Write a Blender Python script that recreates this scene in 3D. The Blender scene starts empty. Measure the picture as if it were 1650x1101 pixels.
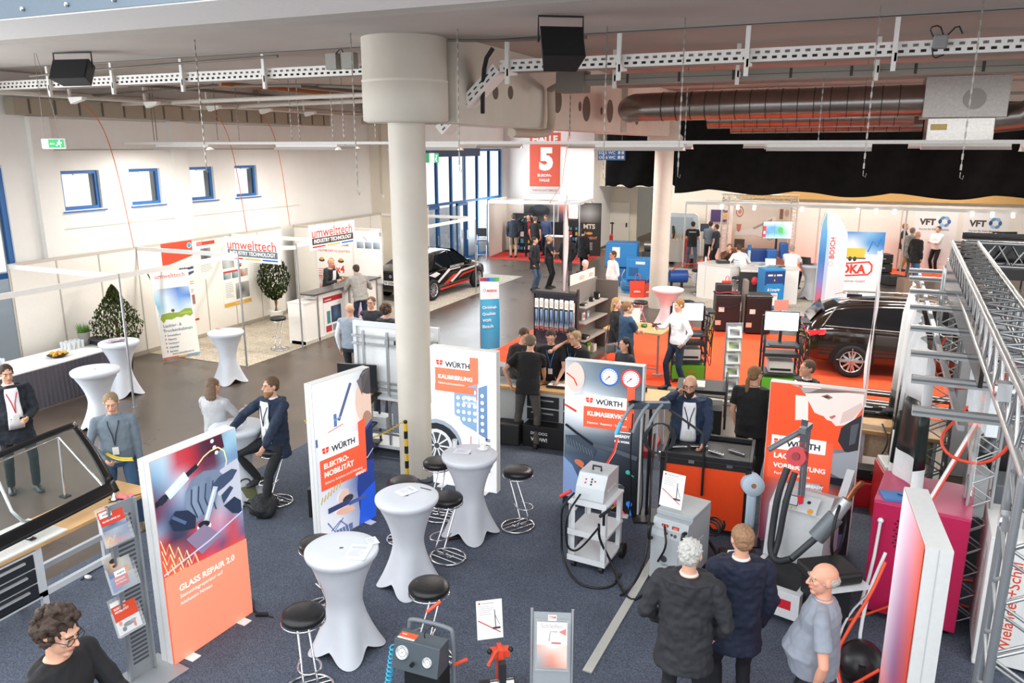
import bpy,math,random
from math import sin,cos,pi,radians,atan,sqrt
from mathutils import Vector,Matrix,noise
R=random.Random(7)
sc=bpy.context.scene
COL=sc.collection
CF,CH,TH,AZ=1262.0,4.7,atan(314.5/1262.0),radians(23.6)
cam=bpy.data.objects.new('camera',bpy.data.cameras.new('camera'));COL.objects.link(cam)
cam.location=(0,0,CH);cam.rotation_euler=(pi/2-TH,0,AZ)
cam.data.sensor_width=36;cam.data.lens=36*CF/1650;cam.data.clip_end=300
sc.camera=cam
w=bpy.data.worlds.new('sky');sc.world=w;w.use_nodes=True
w.node_tree.nodes['Background'].inputs[0].default_value=(0.93,0.97,1.0,1)
w.node_tree.nodes['Background'].inputs[1].default_value=1.15
def area(name,loc,rot,sx,sy,power,color=(1,1,1)):
 l=bpy.data.lights.new(name,'AREA');l.shape='RECTANGLE';l.size=sx;l.size_y=sy;l.energy=power;l.color=color
 o=bpy.data.objects.new(name,l);COL.objects.link(o);o.location=loc;o.rotation_euler=rot;return o
area('added_fill_behind_camera',(-4,-7,6.5),(radians(68),0,0),26,7,850,(0.93,0.96,1.0))  # added cool fill from behind the camera, an assumed window wall
area('added_fill_overhead',(-3,1.5,9.5),(0,0,0),22,7,620,(0.95,0.98,1.0))  # added soft fill from above the camera, for an assumed skylight
area('daylight_from_side_glazing',(-15.0,4.0,3.0),(0,radians(-90),0),5,8,750,(0.9,0.95,1.0))
area('daylight_from_entrance_glazing',(-15.0,28.5,2.6),(0,radians(-90),0),4,9,560,(0.82,0.92,1.0))
area('added_fill_right',(12.5,22,4.2),(0,radians(80),0),3,20,900,(1,.97,.93))  # added warm fill out of view, brightens the back and left walls
sc.view_settings.view_transform='Standard';sc.view_settings.look='None'
sc.view_settings.exposure=0.42;sc.view_settings.gamma=1.0;sc.view_settings.use_curve_mapping=False
try:
 sc.cycles.max_bounces=7;sc.cycles.diffuse_bounces=3;sc.cycles.glossy_bounces=3;sc.cycles.transmission_bounces=5
 sc.cycles.transparent_max_bounces=12;sc.cycles.caustics_reflective=False;sc.cycles.caustics_refractive=False
 sc.cycles.sample_clamp_indirect=6;sc.cycles.use_denoising=True
except Exception:pass
def ray(px,py):
 dx,dy=(px-825)/CF,-(py-550.5)/CF
 F=cos(TH)+dy*sin(TH);U=-sin(TH)+dy*cos(TH)
 return Vector((dx*cos(AZ)-F*sin(AZ),dx*sin(AZ)+F*cos(AZ),U))
def at(px,py,z=0.0):
 r=ray(px,py);t=(z-CH)/r.z;return Vector((t*r.x,t*r.y,z))
def atX(px,py,X):
 r=ray(px,py);t=X/r.x;return Vector((X,t*r.y,CH+t*r.z))
def atY(px,py,Y):
 r=ray(px,py);t=Y/r.y;return Vector((t*r.x,Y,CH+t*r.z))
def s2l(c):return tuple(((v/12.92)if v<=.04045 else((v+.055)/1.055)**2.4)for v in c)
def hexc(h):return s2l(tuple(int(h[i:i+2],16)/255 for i in(0,2,4)))
_M={}
def mat(h,rough=.5,metal=0.0,emit=0.0,noise_=.03,scale=25.0,alpha=1.0,trans=0.0,bump=0.0,spec=.5,coat=0.0,sheen=0.0):
 key=(h,rough,metal,emit,noise_,scale,alpha,trans,bump,spec,coat)
 if key in _M:return _M[key]
 m=bpy.data.materials.new('surface_'+h);m.use_nodes=True;nt=m.node_tree;b=nt.nodes['Principled BSDF']
 c=hexc(h)
 b.inputs['Roughness'].default_value=rough;b.inputs['Metallic'].default_value=metal
 b.inputs['Specular IOR Level'].default_value=spec
 if coat:b.inputs['Coat Weight'].default_value=coat;b.inputs['Coat Roughness'].default_value=.05
 b.inputs['Base Color'].default_value=(*c,1)
 if noise_ or bump:
  tc=nt.nodes.new('ShaderNodeTexCoord');n=nt.nodes.new('ShaderNodeTexNoise');n.inputs['Scale'].default_value=scale;n.inputs['Detail'].default_value=3
  nt.links.new(tc.outputs['Object'],n.inputs['Vector'])
  if noise_:
   r=nt.nodes.new('ShaderNodeMix');r.data_type='RGBA'
   r.inputs[6].default_value=(*[max(0,v*(1-noise_*2))for v in c],1);r.inputs[7].default_value=(*[min(1,v*(1+noise_*2))for v in c],1)
   nt.links.new(n.outputs['Fac'],r.inputs[0]);nt.links.new(r.outputs[2],b.inputs['Base Color'])
  if bump:
   bp=nt.nodes.new('ShaderNodeBump');bp.inputs['Strength'].default_value=bump;bp.inputs['Distance'].default_value=.01
   nt.links.new(n.outputs['Fac'],bp.inputs['Height']);nt.links.new(bp.outputs['Normal'],b.inputs['Normal'])
 if emit:
  b.inputs['Emission Color'].default_value=(*c,1);b.inputs['Emission Strength'].default_value=emit
 if alpha<1:b.inputs['Alpha'].default_value=alpha
 if trans:b.inputs['Transmission Weight'].default_value=trans
 _M[key]=m;return m
def print_mat(emit=0.0,rough=.45,alpha=1.0):
 key=('print',emit,rough,alpha)
 if key in _M:return _M[key]
 m=bpy.data.materials.new('printed_surface');m.use_nodes=True;nt=m.node_tree;b=nt.nodes['Principled BSDF']
 a=nt.nodes.new('ShaderNodeAttribute');a.attribute_name='Col'
 nt.links.new(a.outputs['Color'],b.inputs['Base Color']);b.inputs['Roughness'].default_value=rough
 if emit:
  nt.links.new(a.outputs['Color'],b.inputs['Emission Color']);b.inputs['Emission Strength'].default_value=emit
 if alpha<1:b.inputs['Alpha'].default_value=alpha
 _M[key]=m;return m
WHITE=lambda :mat('f2f1ee',.6)
CHROME=lambda :mat('d8d8da',.18,1.0,noise_=0)
ALU=lambda :mat('b9bcbf',.35,.9,noise_=.02)
BLACK=lambda :mat('16161a',.5)
class MB:
 def __init__(s):s.v=[];s.f=[];s.m=[];s.sm=[];s.mats=[];s.M=Matrix.Identity(4)
 def slot(s,m):
  if m not in s.mats:s.mats.append(m)
  return s.mats.index(m)
 def add(s,vs,fs,m,smooth=False):
  o=len(s.v);k=s.slot(m)
  s.v+=[s.M@Vector(p)for p in vs]
  for f in fs:s.f.append([i+o for i in f]);s.m.append(k);s.sm.append(smooth)
  return s
 def box(s,c,d,m,r=None,taper=1.0):
  x,y,z=d[0]/2,d[1]/2,d[2]/2;t=taper
  vs=[(-x,-y,-z),(x,-y,-z),(x,y,-z),(-x,y,-z),(-x*t,-y*t,z),(x*t,-y*t,z),(x*t,y*t,z),(-x*t,y*t,z)]
  Q=Matrix.Translation(Vector(c))@(r if r is not None else Matrix.Identity(4))
  return s.add([Q@Vector(p)for p in vs],[(0,3,2,1),(4,5,6,7),(0,1,5,4),(1,2,6,5),(2,3,7,6),(3,0,4,7)],m)
 def b2(s,x0,x1,y0,y1,z0,z1,m):return s.box(((x0+x1)/2,(y0+y1)/2,(z0+z1)/2),(x1-x0,y1-y0,z1-z0),m)
 def cyl(s,p0,p1,r0,m,r1=None,n=14,caps=True):
  p0,p1=Vector(p0),Vector(p1);r1=r0 if r1 is None else r1
  d=(p1-p0).normalized();u=d.orthogonal().normalized();w_=d.cross(u)
  vs=[]
  for p,r in((p0,r0),(p1,r1)):
   vs+=[p+(u*cos(2*pi*i/n)+w_*sin(2*pi*i/n))*r for i in range(n)]
  s.add(vs,[(i,(i+1)%n,n+(i+1)%n,n+i)for i in range(n)],m,True)
  if caps:s.add(vs[:n][::-1],[tuple(range(n))],m);s.add(vs[n:],[tuple(range(n))],m)
  return s
 def tube(s,pts,r,m,n=8,closed=False,smooth_path=0):
  P=[Vector(p)for p in pts]
  for _ in range(smooth_path):
   Q=[]if closed else[P[0]]
   for a,b in zip(P,P[1:]+([P[0]]if closed else[])):Q+=[a*.75+b*.25,a*.25+b*.75]
   if not closed:Q.append(P[-1])
   P=Q
  N=len(P);vs=[];u=None
  for i,p in enumerate(P):
   a=P[i-1]if(i or closed)else p;b=P[(i+1)%N]if(i<N-1 or closed)else p
   d=(b-a).normalized()
   if u is None:u=d.orthogonal().normalized()
   u=(u-d*u.dot(d));u=u.normalized()if u.length>1e-6 else d.orthogonal().normalized()
   w_=d.cross(u);rr=r[i]if isinstance(r,(list,tuple))else r
   vs+=[p+(u*cos(2*pi*k/n)+w_*sin(2*pi*k/n))*rr for k in range(n)]
  fs=[(i*n+k,i*n+(k+1)%n,((i+1)%N)*n+(k+1)%n,((i+1)%N)*n+k)for i in range(N if closed else N-1)for k in range(n)]
  s.add(vs,fs,m,True)
  if not closed:s.add(vs[:n][::-1],[tuple(range(n))],m);s.add(vs[-n:],[tuple(range(n))],m)
  return s
 def lathe(s,prof,m,n=24,c=(0,0,0),smooth=True,sx=1,sy=1,caps=True):
  vs=[(c[0]+r*cos(2*pi*i/n)*sx,c[1]+r*sin(2*pi*i/n)*sy,c[2]+z)for r,z in prof for i in range(n)]
  fs=[(j*n+i,j*n+(i+1)%n,(j+1)*n+(i+1)%n,(j+1)*n+i)for j in range(len(prof)-1)for i in range(n)]
  s.add(vs,fs,m,smooth)
  if caps:s.add(vs[:n][::-1],[tuple(range(n))],m);s.add(vs[-n:],[tuple(range(n))],m)
  return s
 def ball(s,c,r,m,n=12,R_=None):
  rx,ry,rz=(r,r,r)if not isinstance(r,(tuple,list))else r
  h=n//2;vs=[(0,0,-rz)]
  for j in range(1,h):
   a=-pi/2+pi*j/h;vs+=[(rx*cos(a)*cos(2*pi*i/n),ry*cos(a)*sin(2*pi*i/n),rz*sin(a))for i in range(n)]
  vs.append((0,0,rz));L=len(vs)-1
  fs=[(0,1+(i+1)%n,1+i)for i in range(n)]+[(L,L-n+i,L-n+(i+1)%n)for i in range(n)]
  fs+=[(1+j*n+i,1+j*n+(i+1)%n,1+(j+1)*n+(i+1)%n,1+(j+1)*n+i)for j in range(h-2)for i in range(n)]
  Q=Matrix.Translation(Vector(c))@(R_ if R_ is not None else Matrix.Identity(4))
  return s.add([Q@Vector(p)for p in vs],fs,m,True)
 def prism(s,pts,y0,y1,m,ax='y',smooth=False):
  f={'y':lambda a,b,t:(a,t,b),'x':lambda a,b,t:(t,a,b),'z':lambda a,b,t:(a,b,t)}[ax]
  n=len(pts);vs=[f(a,b,y0)for a,b in pts]+[f(a,b,y1)for a,b in pts]
  s.add(vs,[tuple(range(n))[::-1],tuple(range(n,2*n))],m)
  return s.add(vs,[(i,(i+1)%n,n+(i+1)%n,n+i)for i in range(n)],m,smooth)
 def loft(s,rings,m,smooth=True,caps=True):
  n=len(rings[0]);vs=[p for r in rings for p in r]
  s.add(vs,[(j*n+i,j*n+(i+1)%n,(j+1)*n+(i+1)%n,(j+1)*n+i)for j in range(len(rings)-1)for i in range(n)],m,smooth)
  if caps:s.add(list(rings[0])[::-1],[tuple(range(n))],m);s.add(list(rings[-1]),[tuple(range(n))],m)
  return s
 def grid(s,fn,nu,nv,m,smooth=True):
  vs=[fn(i/nu,j/nv)for j in range(nv+1)for i in range(nu+1)]
  return s.add(vs,[(j*(nu+1)+i,j*(nu+1)+i+1,(j+1)*(nu+1)+i+1,(j+1)*(nu+1)+i)for j in range(nv)for i in range(nu)],m,smooth)
 def build(s,name,parent=None,loc=None,rz=0.0,bevel=0,fix=True,label=None):
  me=bpy.data.meshes.new(name);me.from_pydata([tuple(p)for p in s.v],[],s.f)
  for m in s.mats:me.materials.append(m)
  me.polygons.foreach_set('material_index',s.m);me.polygons.foreach_set('use_smooth',s.sm);me.update()
  o=bpy.data.objects.new(name,me);COL.objects.link(o)
  if parent:o.parent=parent
  if loc is not None:o.location=loc
  o.rotation_euler.z=rz
  if bevel:
   b=o.modifiers.new('bevel','BEVEL');b.width=bevel;b.segments=2;b.limit_method='ANGLE';b.angle_limit=radians(40);b.use_clamp_overlap=True
  if label:o['label']=label
  return o
def RZ(a):return Matrix.Rotation(a,4,'Z')
def RX(a):return Matrix.Rotation(a,4,'X')
def RY(a):return Matrix.Rotation(a,4,'Y')
def T(x,y,z):return Matrix.Translation((x,y,z))
def thing(name,label,cat,loc=(0,0,0),rz=0.0,group=None):
 o=bpy.data.objects.new(name,None);COL.objects.link(o);o.empty_display_size=.1
 o.location=loc;o.rotation_euler.z=rz;tag(o,label,cat,group);return o
def tag(o,label,cat,group=None,kind=None):
 o['label']=label;o['category']=cat
 if group:o['group']=group
 if kind:o['kind']=kind
 return o
def struct(mb,name,**k):
 o=mb.build(name,**k);o['kind']='structure';return o
def dup(o,loc=None,rz=None,label=None,group=None):
 def kids(a):return[c for c in ALLKIDS(a)]
 def cp(a,par):
  c=a.copy();COL.objects.link(c)
  if par:c.parent=par
  for k in kids(a):cp(k,c)
  return c
 c=cp(o,None)
 if loc is not None:c.location=loc
 if rz is not None:c.rotation_euler.z=rz
 if label:c['label']=label
 if group:c['group']=group
 return c
def ALLKIDS(a):return[c for c in a.children]
_TX={}
def text_mesh(t,bold=0.0,shear=0.0):
 k=(t,bold,shear)
 if k not in _TX:
  c=bpy.data.curves.new('t','FONT');c.body=t;c.size=1;c.offset=bold;c.shear=shear;c.resolution_u=3
  o=bpy.data.objects.new('t',c);COL.objects.link(o)
  dg=bpy.context.evaluated_depsgraph_get();me=o.evaluated_get(dg).to_mesh()
  vs=[(v.co.x,v.co.y)for v in me.vertices];fs=[tuple(p.vertices)for p in me.polygons]
  o.evaluated_get(dg).to_mesh_clear();bpy.data.objects.remove(o);bpy.data.curves.remove(c)
  if vs:
   x0=min(v[0]for v in vs);x1=max(v[0]for v in vs)
  else:x0,x1=0,1
  _TX[k]=(vs,fs,x0,max(1e-3,x1-x0))
 return _TX[k]
class Print:
 def __init__(s,w,h,bg='f4f3f0'):
  s.w,s.h=w,h;s.v=[];s.f=[];s.c=[];s.k=0;s.poly([(0,0),(w,0),(w,h),(0,h)],bg)
 def _add(s,vs,fs,col):
  s.k+=1;d=-.0004*s.k;o=len(s.v)
  s.v+=[(x,d,z)for x,z in vs]
  for f in fs:s.f.append([i+o for i in f]);s.c.append(col)
  return s
 def clip(s,p):return(min(max(p[0],0),s.w),min(max(p[1],0),s.h))
 def poly(s,pts,c):pts=[s.clip(p)for p in pts];return s._add(pts,[tuple(range(len(pts)))],hexc(c))
 def rect(s,x,z,w,h,c):return s.poly([(x,z),(x+w,z),(x+w,z+h),(x,z+h)],c)
 def ell(s,x,z,rx,rz,c,n=20,a0=0,a1=360,rot=0):
  pts=[]
  for i in range(n):
   a=radians(a0+(a1-a0)*i/(n if a1-a0>=360 else n-1));px,pz=rx*cos(a),rz*sin(a);q=radians(rot)
   pts.append((x+px*cos(q)-pz*sin(q),z+px*sin(q)+pz*cos(q)))
  return s.poly(pts,c)
 def ring(s,x,z,r,t,c,n=24):
  vs=[s.clip((x+q*cos(2*pi*i/n),z+q*sin(2*pi*i/n)))for q in(r,r-t)for i in range(n)]
  return s._add(vs,[(i,(i+1)%n,n+(i+1)%n,n+i)for i in range(n)],hexc(c))
 def line(s,pts,t,c):
  vs=[];P=[Vector(p)for p in pts]
  for i,p in enumerate(P):
   d=(P[min(i+1,len(P)-1)]-P[max(i-1,0)]).normalized();nrm=Vector((-d.y,d.x))*t/2
   vs+=[s.clip(p+nrm),s.clip(p-nrm)]
  return s._add(vs,[(2*i,2*i+1,2*i+3,2*i+2)for i in range(len(P)-1)],hexc(c))
 def grad(s,x,z,w,h,rows):
  nr,nc=len(rows),len(rows[0]);C_=[[hexc(c)for c in r]for r in rows];N,K=max(2,nr*3),max(2,nc*3)
  s.k+=1;d=-.0004*s.k
  def sample(u,v):
   a,b=u*(nc-1),v*(nr-1);i,j=min(int(a),nc-2),min(int(b),nr-2);fa,fb=a-i,b-j
   return tuple((C_[j][i][q]*(1-fa)+C_[j][i+1][q]*fa)*(1-fb)+(C_[j+1][i][q]*(1-fa)+C_[j+1][i+1][q]*fa)*fb for q in range(3))
  for j in range(N):
   for i in range(K):
    o=len(s.v);x0,x1=x+w*i/K,x+w*(i+1)/K;z0,z1=z+h*(1-(j+1)/N),z+h*(1-j/N)
    s.v+=[(x0,d,z0),(x1,d,z0),(x1,d,z1),(x0,d,z1)];s.f.append([o,o+1,o+2,o+3])
    s.c.append([sample(i/K,(j+1)/N),sample((i+1)/K,(j+1)/N),sample((i+1)/K,j/N),sample(i/K,j/N)])
  return s
 def text(s,t,x,z,size,c,bold=.02,w=None,align='l',rot=0,sy=1.0):
  vs,fs,x0,tw=text_mesh(t,bold)
  if not vs:return s
  k=(w/tw)if w else size;sx=k;sz=k*sy
  off={'l':0,'c':-tw*sx/2,'r':-tw*sx}[align];q=radians(rot)
  P=[]
  for a,b in vs:
   px,pz=(a-x0)*sx+off,b*sz;P.append((x+px*cos(q)-pz*sin(q),z+px*sin(q)+pz*cos(q)))
  return s._add(P,fs,hexc(c))
 def lines(s,x,z,w,n,dz,t,c,seed=1):
  r=random.Random(seed)
  for i in range(n):s.rect(x,z-i*dz,w*r.uniform(.6,1),t,c)
  return s
 def build(s,name,parent=None,loc=None,rz=0.0,emit=0.0,rough=.45,alpha=1.0,rx=0.0,fn=None,label=None):
  V=s.v if fn is None else[fn(*p)for p in s.v]
  me=bpy.data.meshes.new(name);me.from_pydata(V,[],s.f);me.materials.append(print_mat(emit,rough,alpha))
  a=me.color_attributes.new('Col','FLOAT_COLOR','CORNER');buf=[]
  for f,c in zip(s.f,s.c):
   if isinstance(c,list):
    for q in c:buf+=[*q,1.0]
   else:buf+=[*c,1.0]*len(f)
  a.data.foreach_set('color',buf);me.update()
  o=bpy.data.objects.new(name,me);COL.objects.link(o)
  if parent:o.parent=parent
  if loc is not None:o.location=loc
  o.rotation_euler=(rx,0,rz)
  if label:o['label']=label
  return o
def floor_mat(name,c1,c2,rough,sc1,bump=0.0,speck=None,rvar=.15,tile=None):
 m=bpy.data.materials.new(name);m.use_nodes=True;nt=m.node_tree;b=nt.nodes['Principled BSDF']
 tc=nt.nodes.new('ShaderNodeTexCoord');n=nt.nodes.new('ShaderNodeTexNoise');n.inputs['Scale'].default_value=sc1;n.inputs['Detail'].default_value=6;n.inputs['Roughness'].default_value=.65
 nt.links.new(tc.outputs['Object'],n.inputs['Vector'])
 r=nt.nodes.new('ShaderNodeMix');r.data_type='RGBA';r.inputs[6].default_value=(*hexc(c1),1);r.inputs[7].default_value=(*hexc(c2),1)
 mr=nt.nodes.new('ShaderNodeMapRange');mr.inputs[1].default_value=.3;mr.inputs[2].default_value=.7;nt.links.new(n.outputs['Fac'],mr.inputs[0]);nt.links.new(mr.outputs[0],r.inputs[0])
 out=r.outputs[2]
 if speck:
  n2=nt.nodes.new('ShaderNodeTexNoise');n2.inputs['Scale'].default_value=speck;n2.inputs['Detail'].default_value=2;nt.links.new(tc.outputs['Object'],n2.inputs['Vector'])
  m2=nt.nodes.new('ShaderNodeMapRange');m2.inputs[1].default_value=.35;m2.inputs[2].default_value=.65;m2.inputs[3].default_value=.55;m2.inputs[4].default_value=1.5
  nt.links.new(n2.outputs['Fac'],m2.inputs[0]);mu=nt.nodes.new('ShaderNodeVectorMath');mu.operation='SCALE'
  nt.links.new(out,mu.inputs[0]);nt.links.new(m2.outputs[0],mu.inputs['Scale']);out=mu.outputs[0]
  if bump:
   bp=nt.nodes.new('ShaderNodeBump');bp.inputs['Strength'].default_value=bump;bp.inputs['Distance'].default_value=.004;nt.links.new(n2.outputs['Fac'],bp.inputs['Height']);nt.links.new(bp.outputs['Normal'],b.inputs['Normal'])
 if tile:
  bt=nt.nodes.new('ShaderNodeTexBrick');bt.offset=0;bt.inputs['Scale'].default_value=1;bt.inputs['Brick Width'].default_value=tile;bt.inputs['Row Height'].default_value=tile
  bt.inputs['Mortar Size'].default_value=.004;bt.inputs['Color1'].default_value=(1,1,1,1);bt.inputs['Color2'].default_value=(.93,.93,.93,1);bt.inputs['Mortar'].default_value=(.55,.55,.55,1)
  nt.links.new(tc.outputs['Object'],bt.inputs['Vector']);mu2=nt.nodes.new('ShaderNodeMix');mu2.data_type='RGBA';mu2.blend_type='MULTIPLY';mu2.inputs[0].default_value=1
  nt.links.new(out,mu2.inputs[6]);nt.links.new(bt.outputs['Color'],mu2.inputs[7]);out=mu2.outputs[2]
 nt.links.new(out,b.inputs['Base Color'])
 m3=nt.nodes.new('ShaderNodeMapRange');m3.inputs[3].default_value=rough-rvar/2;m3.inputs[4].default_value=rough+rvar/2;nt.links.new(n.outputs['Fac'],m3.inputs[0]);nt.links.new(m3.outputs[0],b.inputs['Roughness'])
 return m
F_DARK=floor_mat('dark_polished_floor','4a4038','60544a',.3,1.2,tile=None,rvar=.2)
F_CARPET=floor_mat('charcoal_fleece_carpet','444a57','565d6c',.95,.6,bump=.6,speck=85)
F_ORANGE=floor_mat('orange_carpet','ea4a20','f8582a',.95,1.5,speck=120)
F_BEIGE=floor_mat('beige_grey_carpet','a79d8c','bdb3a1',.95,2.5,speck=60)
F_GREY=floor_mat('light_grey_carpet','a8a196','bcb3a6',.9,1.5,speck=60)
F_WALK=floor_mat('beige_corridor_floor','b59c7c','c9b190',.4,2)
F_RED=floor_mat('red_carpet','b02a22','c23428',.95,2,speck=80)
def slab(name,x0,x1,y0,y1,z0,z1,m):return struct(MB().b2(x0,x1,y0,y1,z0,z1,m),name)
slab('floor',-30,16,-8,60,-.3,0,F_DARK)
slab('floor_carpet_charcoal',-7.87,9,-3,11.95,.0005,.008,F_CARPET)
slab('floor_carpet_orange',-7.55,3.4,15.0,20.65,.0005,.009,F_ORANGE)
slab('floor_carpet_booth_beige',-14.86,-11.95,12.85,18.2,.0005,.01,F_BEIGE)
slab('floor_carpet_car_booth',-14.8,-11.2,18.4,26.6,.0005,.009,F_GREY)
slab('floor_carpet_grey',-7.3,.95,23.35,31.0,.0005,.009,F_GREY)
slab('floor_carpet_red_corner',-14.7,-10.2,30.5,33.6,.0005,.009,F_RED)
slab('floor_carpet_red_back',-5.9,3.5,32.0,34.5,.0005,.009,F_ORANGE)
slab('floor_corridor',-11.4,-7.6,35.2,52,.0005,.008,F_WALK)
WP=floor_mat('white_wall_plaster','ebe8e3','f2f0ec',.75,.8,rvar=.05)
WB=floor_mat('cream_wall_plaster','e6ddcc','efe7d8',.75,.8,rvar=.05)
CEIL=floor_mat('ceiling_plaster','aea69f','b9b1aa',.85,.7,rvar=.05)
SKY=mat('dfeaf5',1)
def wall_with_holes(name,X,y0,y1,z0,z1,holes,th,m):
 mb=MB();holes=sorted(holes);y=y0
 for a,b,c,d in holes:
  mb.b2(X-th,X,y,a,z0,z1,m);mb.b2(X-th,X,a,b,z0,c,m);mb.b2(X-th,X,a,b,d,z1,m);y=b
 mb.b2(X-th,X,y,y1,z0,z1,m);return struct(mb,name)
XL=-15.3
wins=[(11.52,12.44),(13.22,14.10),(15.02,15.82),(16.58,17.42)]
wall_with_holes('wall_left',XL,10.3,23.0,0,6.35,[(a,b,3.38,4.2)for a,b in wins],.35,WP)
BLUE=mat('2f6cae',.45)
for i,(a,b)in enumerate(wins):
 fr=MB();t=.07;x=XL-.14
 fr.b2(x,x+.07,a,a+t,3.38,4.2,BLUE).b2(x,x+.07,b-t,b,3.38,4.2,BLUE).b2(x,x+.07,a+t,b-t,4.2-t,4.2,BLUE).b2(x,x+.07,a+t,b-t,3.38,3.38+t,BLUE)
 fr.b2(x-.01,x+.09,a+.0,b,3.355,3.378,BLUE)
 f=struct(fr,'window_%d'%(i+1))
 MB().b2(x+.02,x+.03,a+t,b-t,3.38+t,4.2-t,mat('eaf2f8',.02,trans=1.0,noise_=0)).build('pane',f)
 MB().box((x+.1,(a+b)/2,4.12),(.04,.3,.03),mat('e8e8e8',.4)).build('closer_arm',f)
 s_=struct(MB().b2(XL-.02,XL+.05,a-.05,b+.08,3.335,3.36,BLUE),'window_%d_sill'%(i+1))
for y in(10.9,14.45):
 struct(MB().b2(XL,XL+.12,y,y+.45,0,5.28,WP),'wall_left_pilaster')
ln=MB()
for y0,y1 in((11.4,14.4),(14.95,19.15)):
 ln.b2(XL,XL+.02,y0,y1,4.62,4.64,mat('b9aea0',.8)).b2(XL,XL+.02,y0,y1,3.0,3.012,mat('d6cdc0',.8)).b2(XL,XL+.02,y0,y1,5.25,5.265,mat('d6cdc0',.8))
struct(ln,'wall_left_joints')
def glazing(name,X,y0,y1,z0,z1,ny,zs,th=.1,door=None):
 mb=MB();ys=[y0+(y1-y0)*i/ny for i in range(ny+1)]
 for y in ys:mb.b2(X-.06,X+.06,y-th/2,y+th/2,z0,z1,BLUE)
 for z in zs:mb.b2(X-.05,X+.05,y0,y1,z-.05,z+.05,BLUE)
 f=struct(mb,name)
 for i in range(ny):
  MB().b2(X-.01,X+.01,ys[i]+th/2,ys[i+1]-th/2,z0+.05,z1-.05,mat('e4eef6',.02,trans=1.0,noise_=0)).build('pane',f)
 return f
glazing('window_5',XL-.1,6.6,10.25,.1,4.3,3,[.1,2.2,4.3])
struct(MB().b2(XL-.35,XL,5.6,10.3,4.35,6.35,WP),'wall_left_over_glazing')
struct(MB().b2(XL-.35,XL,-1,6.55,0,6.35,WP),'wall_left_near')
struct(MB().b2(XL-.3,-14.35,23.0,23.9,0,6.35,WB),'wall_pier')
pl=MB().b2(-14.9,-14.82,22.95,23.0,3.1,6.0,mat('d5ccba',.6)).b2(-14.93,-14.79,22.93,23.0,3.0,3.12,mat('e6e2da',.6))
tag(pl.build('lamp_conduit'),'cream cable duct running down the pier past the left wall corner','cable duct')
glazing('window_6',XL,23.95,33.6,0.05,4.55,8,[.05,2.45,4.55])
struct(MB().b2(XL-.25,XL+.1,23.9,33.8,4.6,6.35,WP),'wall_over_entrance')
frz=MB();frz.b2(XL+.02,XL+.12,25.5,31.3,4.3,4.62,mat('3b4d6b',.6))
struct(frz,'trim_1')
for y in(26.6,29.1):
 dr=thing('entrance_door','blue framed glass entrance door leaf, %s in the hall glazing'%('nearer one' if y<28 else 'farther one beside the corner booth'),'door',(XL+.08,y,0))
 MB().b2(-.03,.03,0,.07,0,2.4,BLUE).b2(-.03,.03,.93,1.0,0,2.4,BLUE).b2(-.03,.03,0,1,2.3,2.4,BLUE).b2(-.03,.03,0,1,0,.12,BLUE).build('door_frame',dr)
 MB().b2(.03,.07,.84,.87,.85,1.25,CHROME()).build('handle',dr)
struct(MB().b2(-15.5,-10.9,34.0,34.35,0,6.35,WP),'wall_back_left')
struct(MB().b2(-11.25,-10.9,34.35,36.8,0,6.35,WP),'wall_back_return')
struct(MB().b2(-11.25,-9.6,36.8,37.0,0,6.35,WB),'wall_door_bay')
struct(MB().b2(-10.9,-10.6,37.0,52,0,6.35,WB),'wall_corridor_left')
struct(MB().b2(-9.8,-7.2,40.5,40.7,0,3.2,WB),'wall_corridor_end')
struct(MB().b2(-13,-8.7,52,52.3,0,6.35,WB),'wall_corridor_back')
struct(MB().b2(-7.6,14,34.9,35.2,0,6.35,WB),'wall_back')
struct(MB().b2(-10.9,-7.6,34.9,35.2,2.95,6.35,WB),'wall_back_lintel')
struct(MB().b2(13.6,14,12,35.2,0,6.35,WB),'wall_right')
struct(MB().b2(-10.9,-10.87,34.4,36.8,0,.12,mat('5a544c',.5)),'baseboard_left')
struct(MB().b2(-12.4,-10.9,33.97,34.0,0,.12,mat('5a544c',.5)),'baseboard_back')
dd=thing('corridor_door','white corridor door with a dark handle beside the fire extinguisher','door',(-11.0,36.78,0))
MB().b2(.1,1.05,-.04,0,0,2.1,mat('efeae0',.5)).build('door_leaf',dd);MB().b2(.9,.96,-.09,-.04,.95,1.15,BLACK()).build('handle',dd)
fe=thing('fire_extinguisher','red fire extinguisher standing against the black post by the corridor','fire extinguisher',at(984,411))
MB().cyl((0,0,.25),(0,0,.85),.08,mat('c02020',.35)).ball((0,0,.85),.08,mat('c02020',.35)).build('bottle',fe)
MB().cyl((0,.1,0),(0,.1,1.45),.03,BLACK()).box((0,.08,1.4),(.16,.08,.06),BLACK()).build('post',fe)
slab('ceiling',-30,16,5.9,9.85,6.05,6.5,CEIL)
slab('ceiling_middle',-30,16,9.85,13.4,6.1,6.5,CEIL)
slab('ceiling_far',-30,16,13.4,60,6.2,6.55,CEIL)
for y,h_,w_ in((5.9,.1,.35),(6.36,.07,.2),(7.25,.07,.22),(9.8,.1,.12),(13.3,.16,.15),(17.5,.2,.25),(22.2,.2,.25),(27,.2,.25)):
 slab('ceiling_rib',-30,16,y,y+w_,6.05-h_ if y<9.5 else 6.2-h_-.05,6.12,CEIL)
MT=mat('6f7c88',.35,.6)
ez=atY(200,12,5.0).z
edge=MB().b2(-14,2,4.98,5.0,ez,6.3,MT).b2(-14,2,5.0,5.88,ez-.012,ez+.01,WHITE())
for i in range(12):edge.ball((-7.9+i*.55,4.97,ez+.06),.02,mat('c8d0d6',.3,.8),8)
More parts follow.
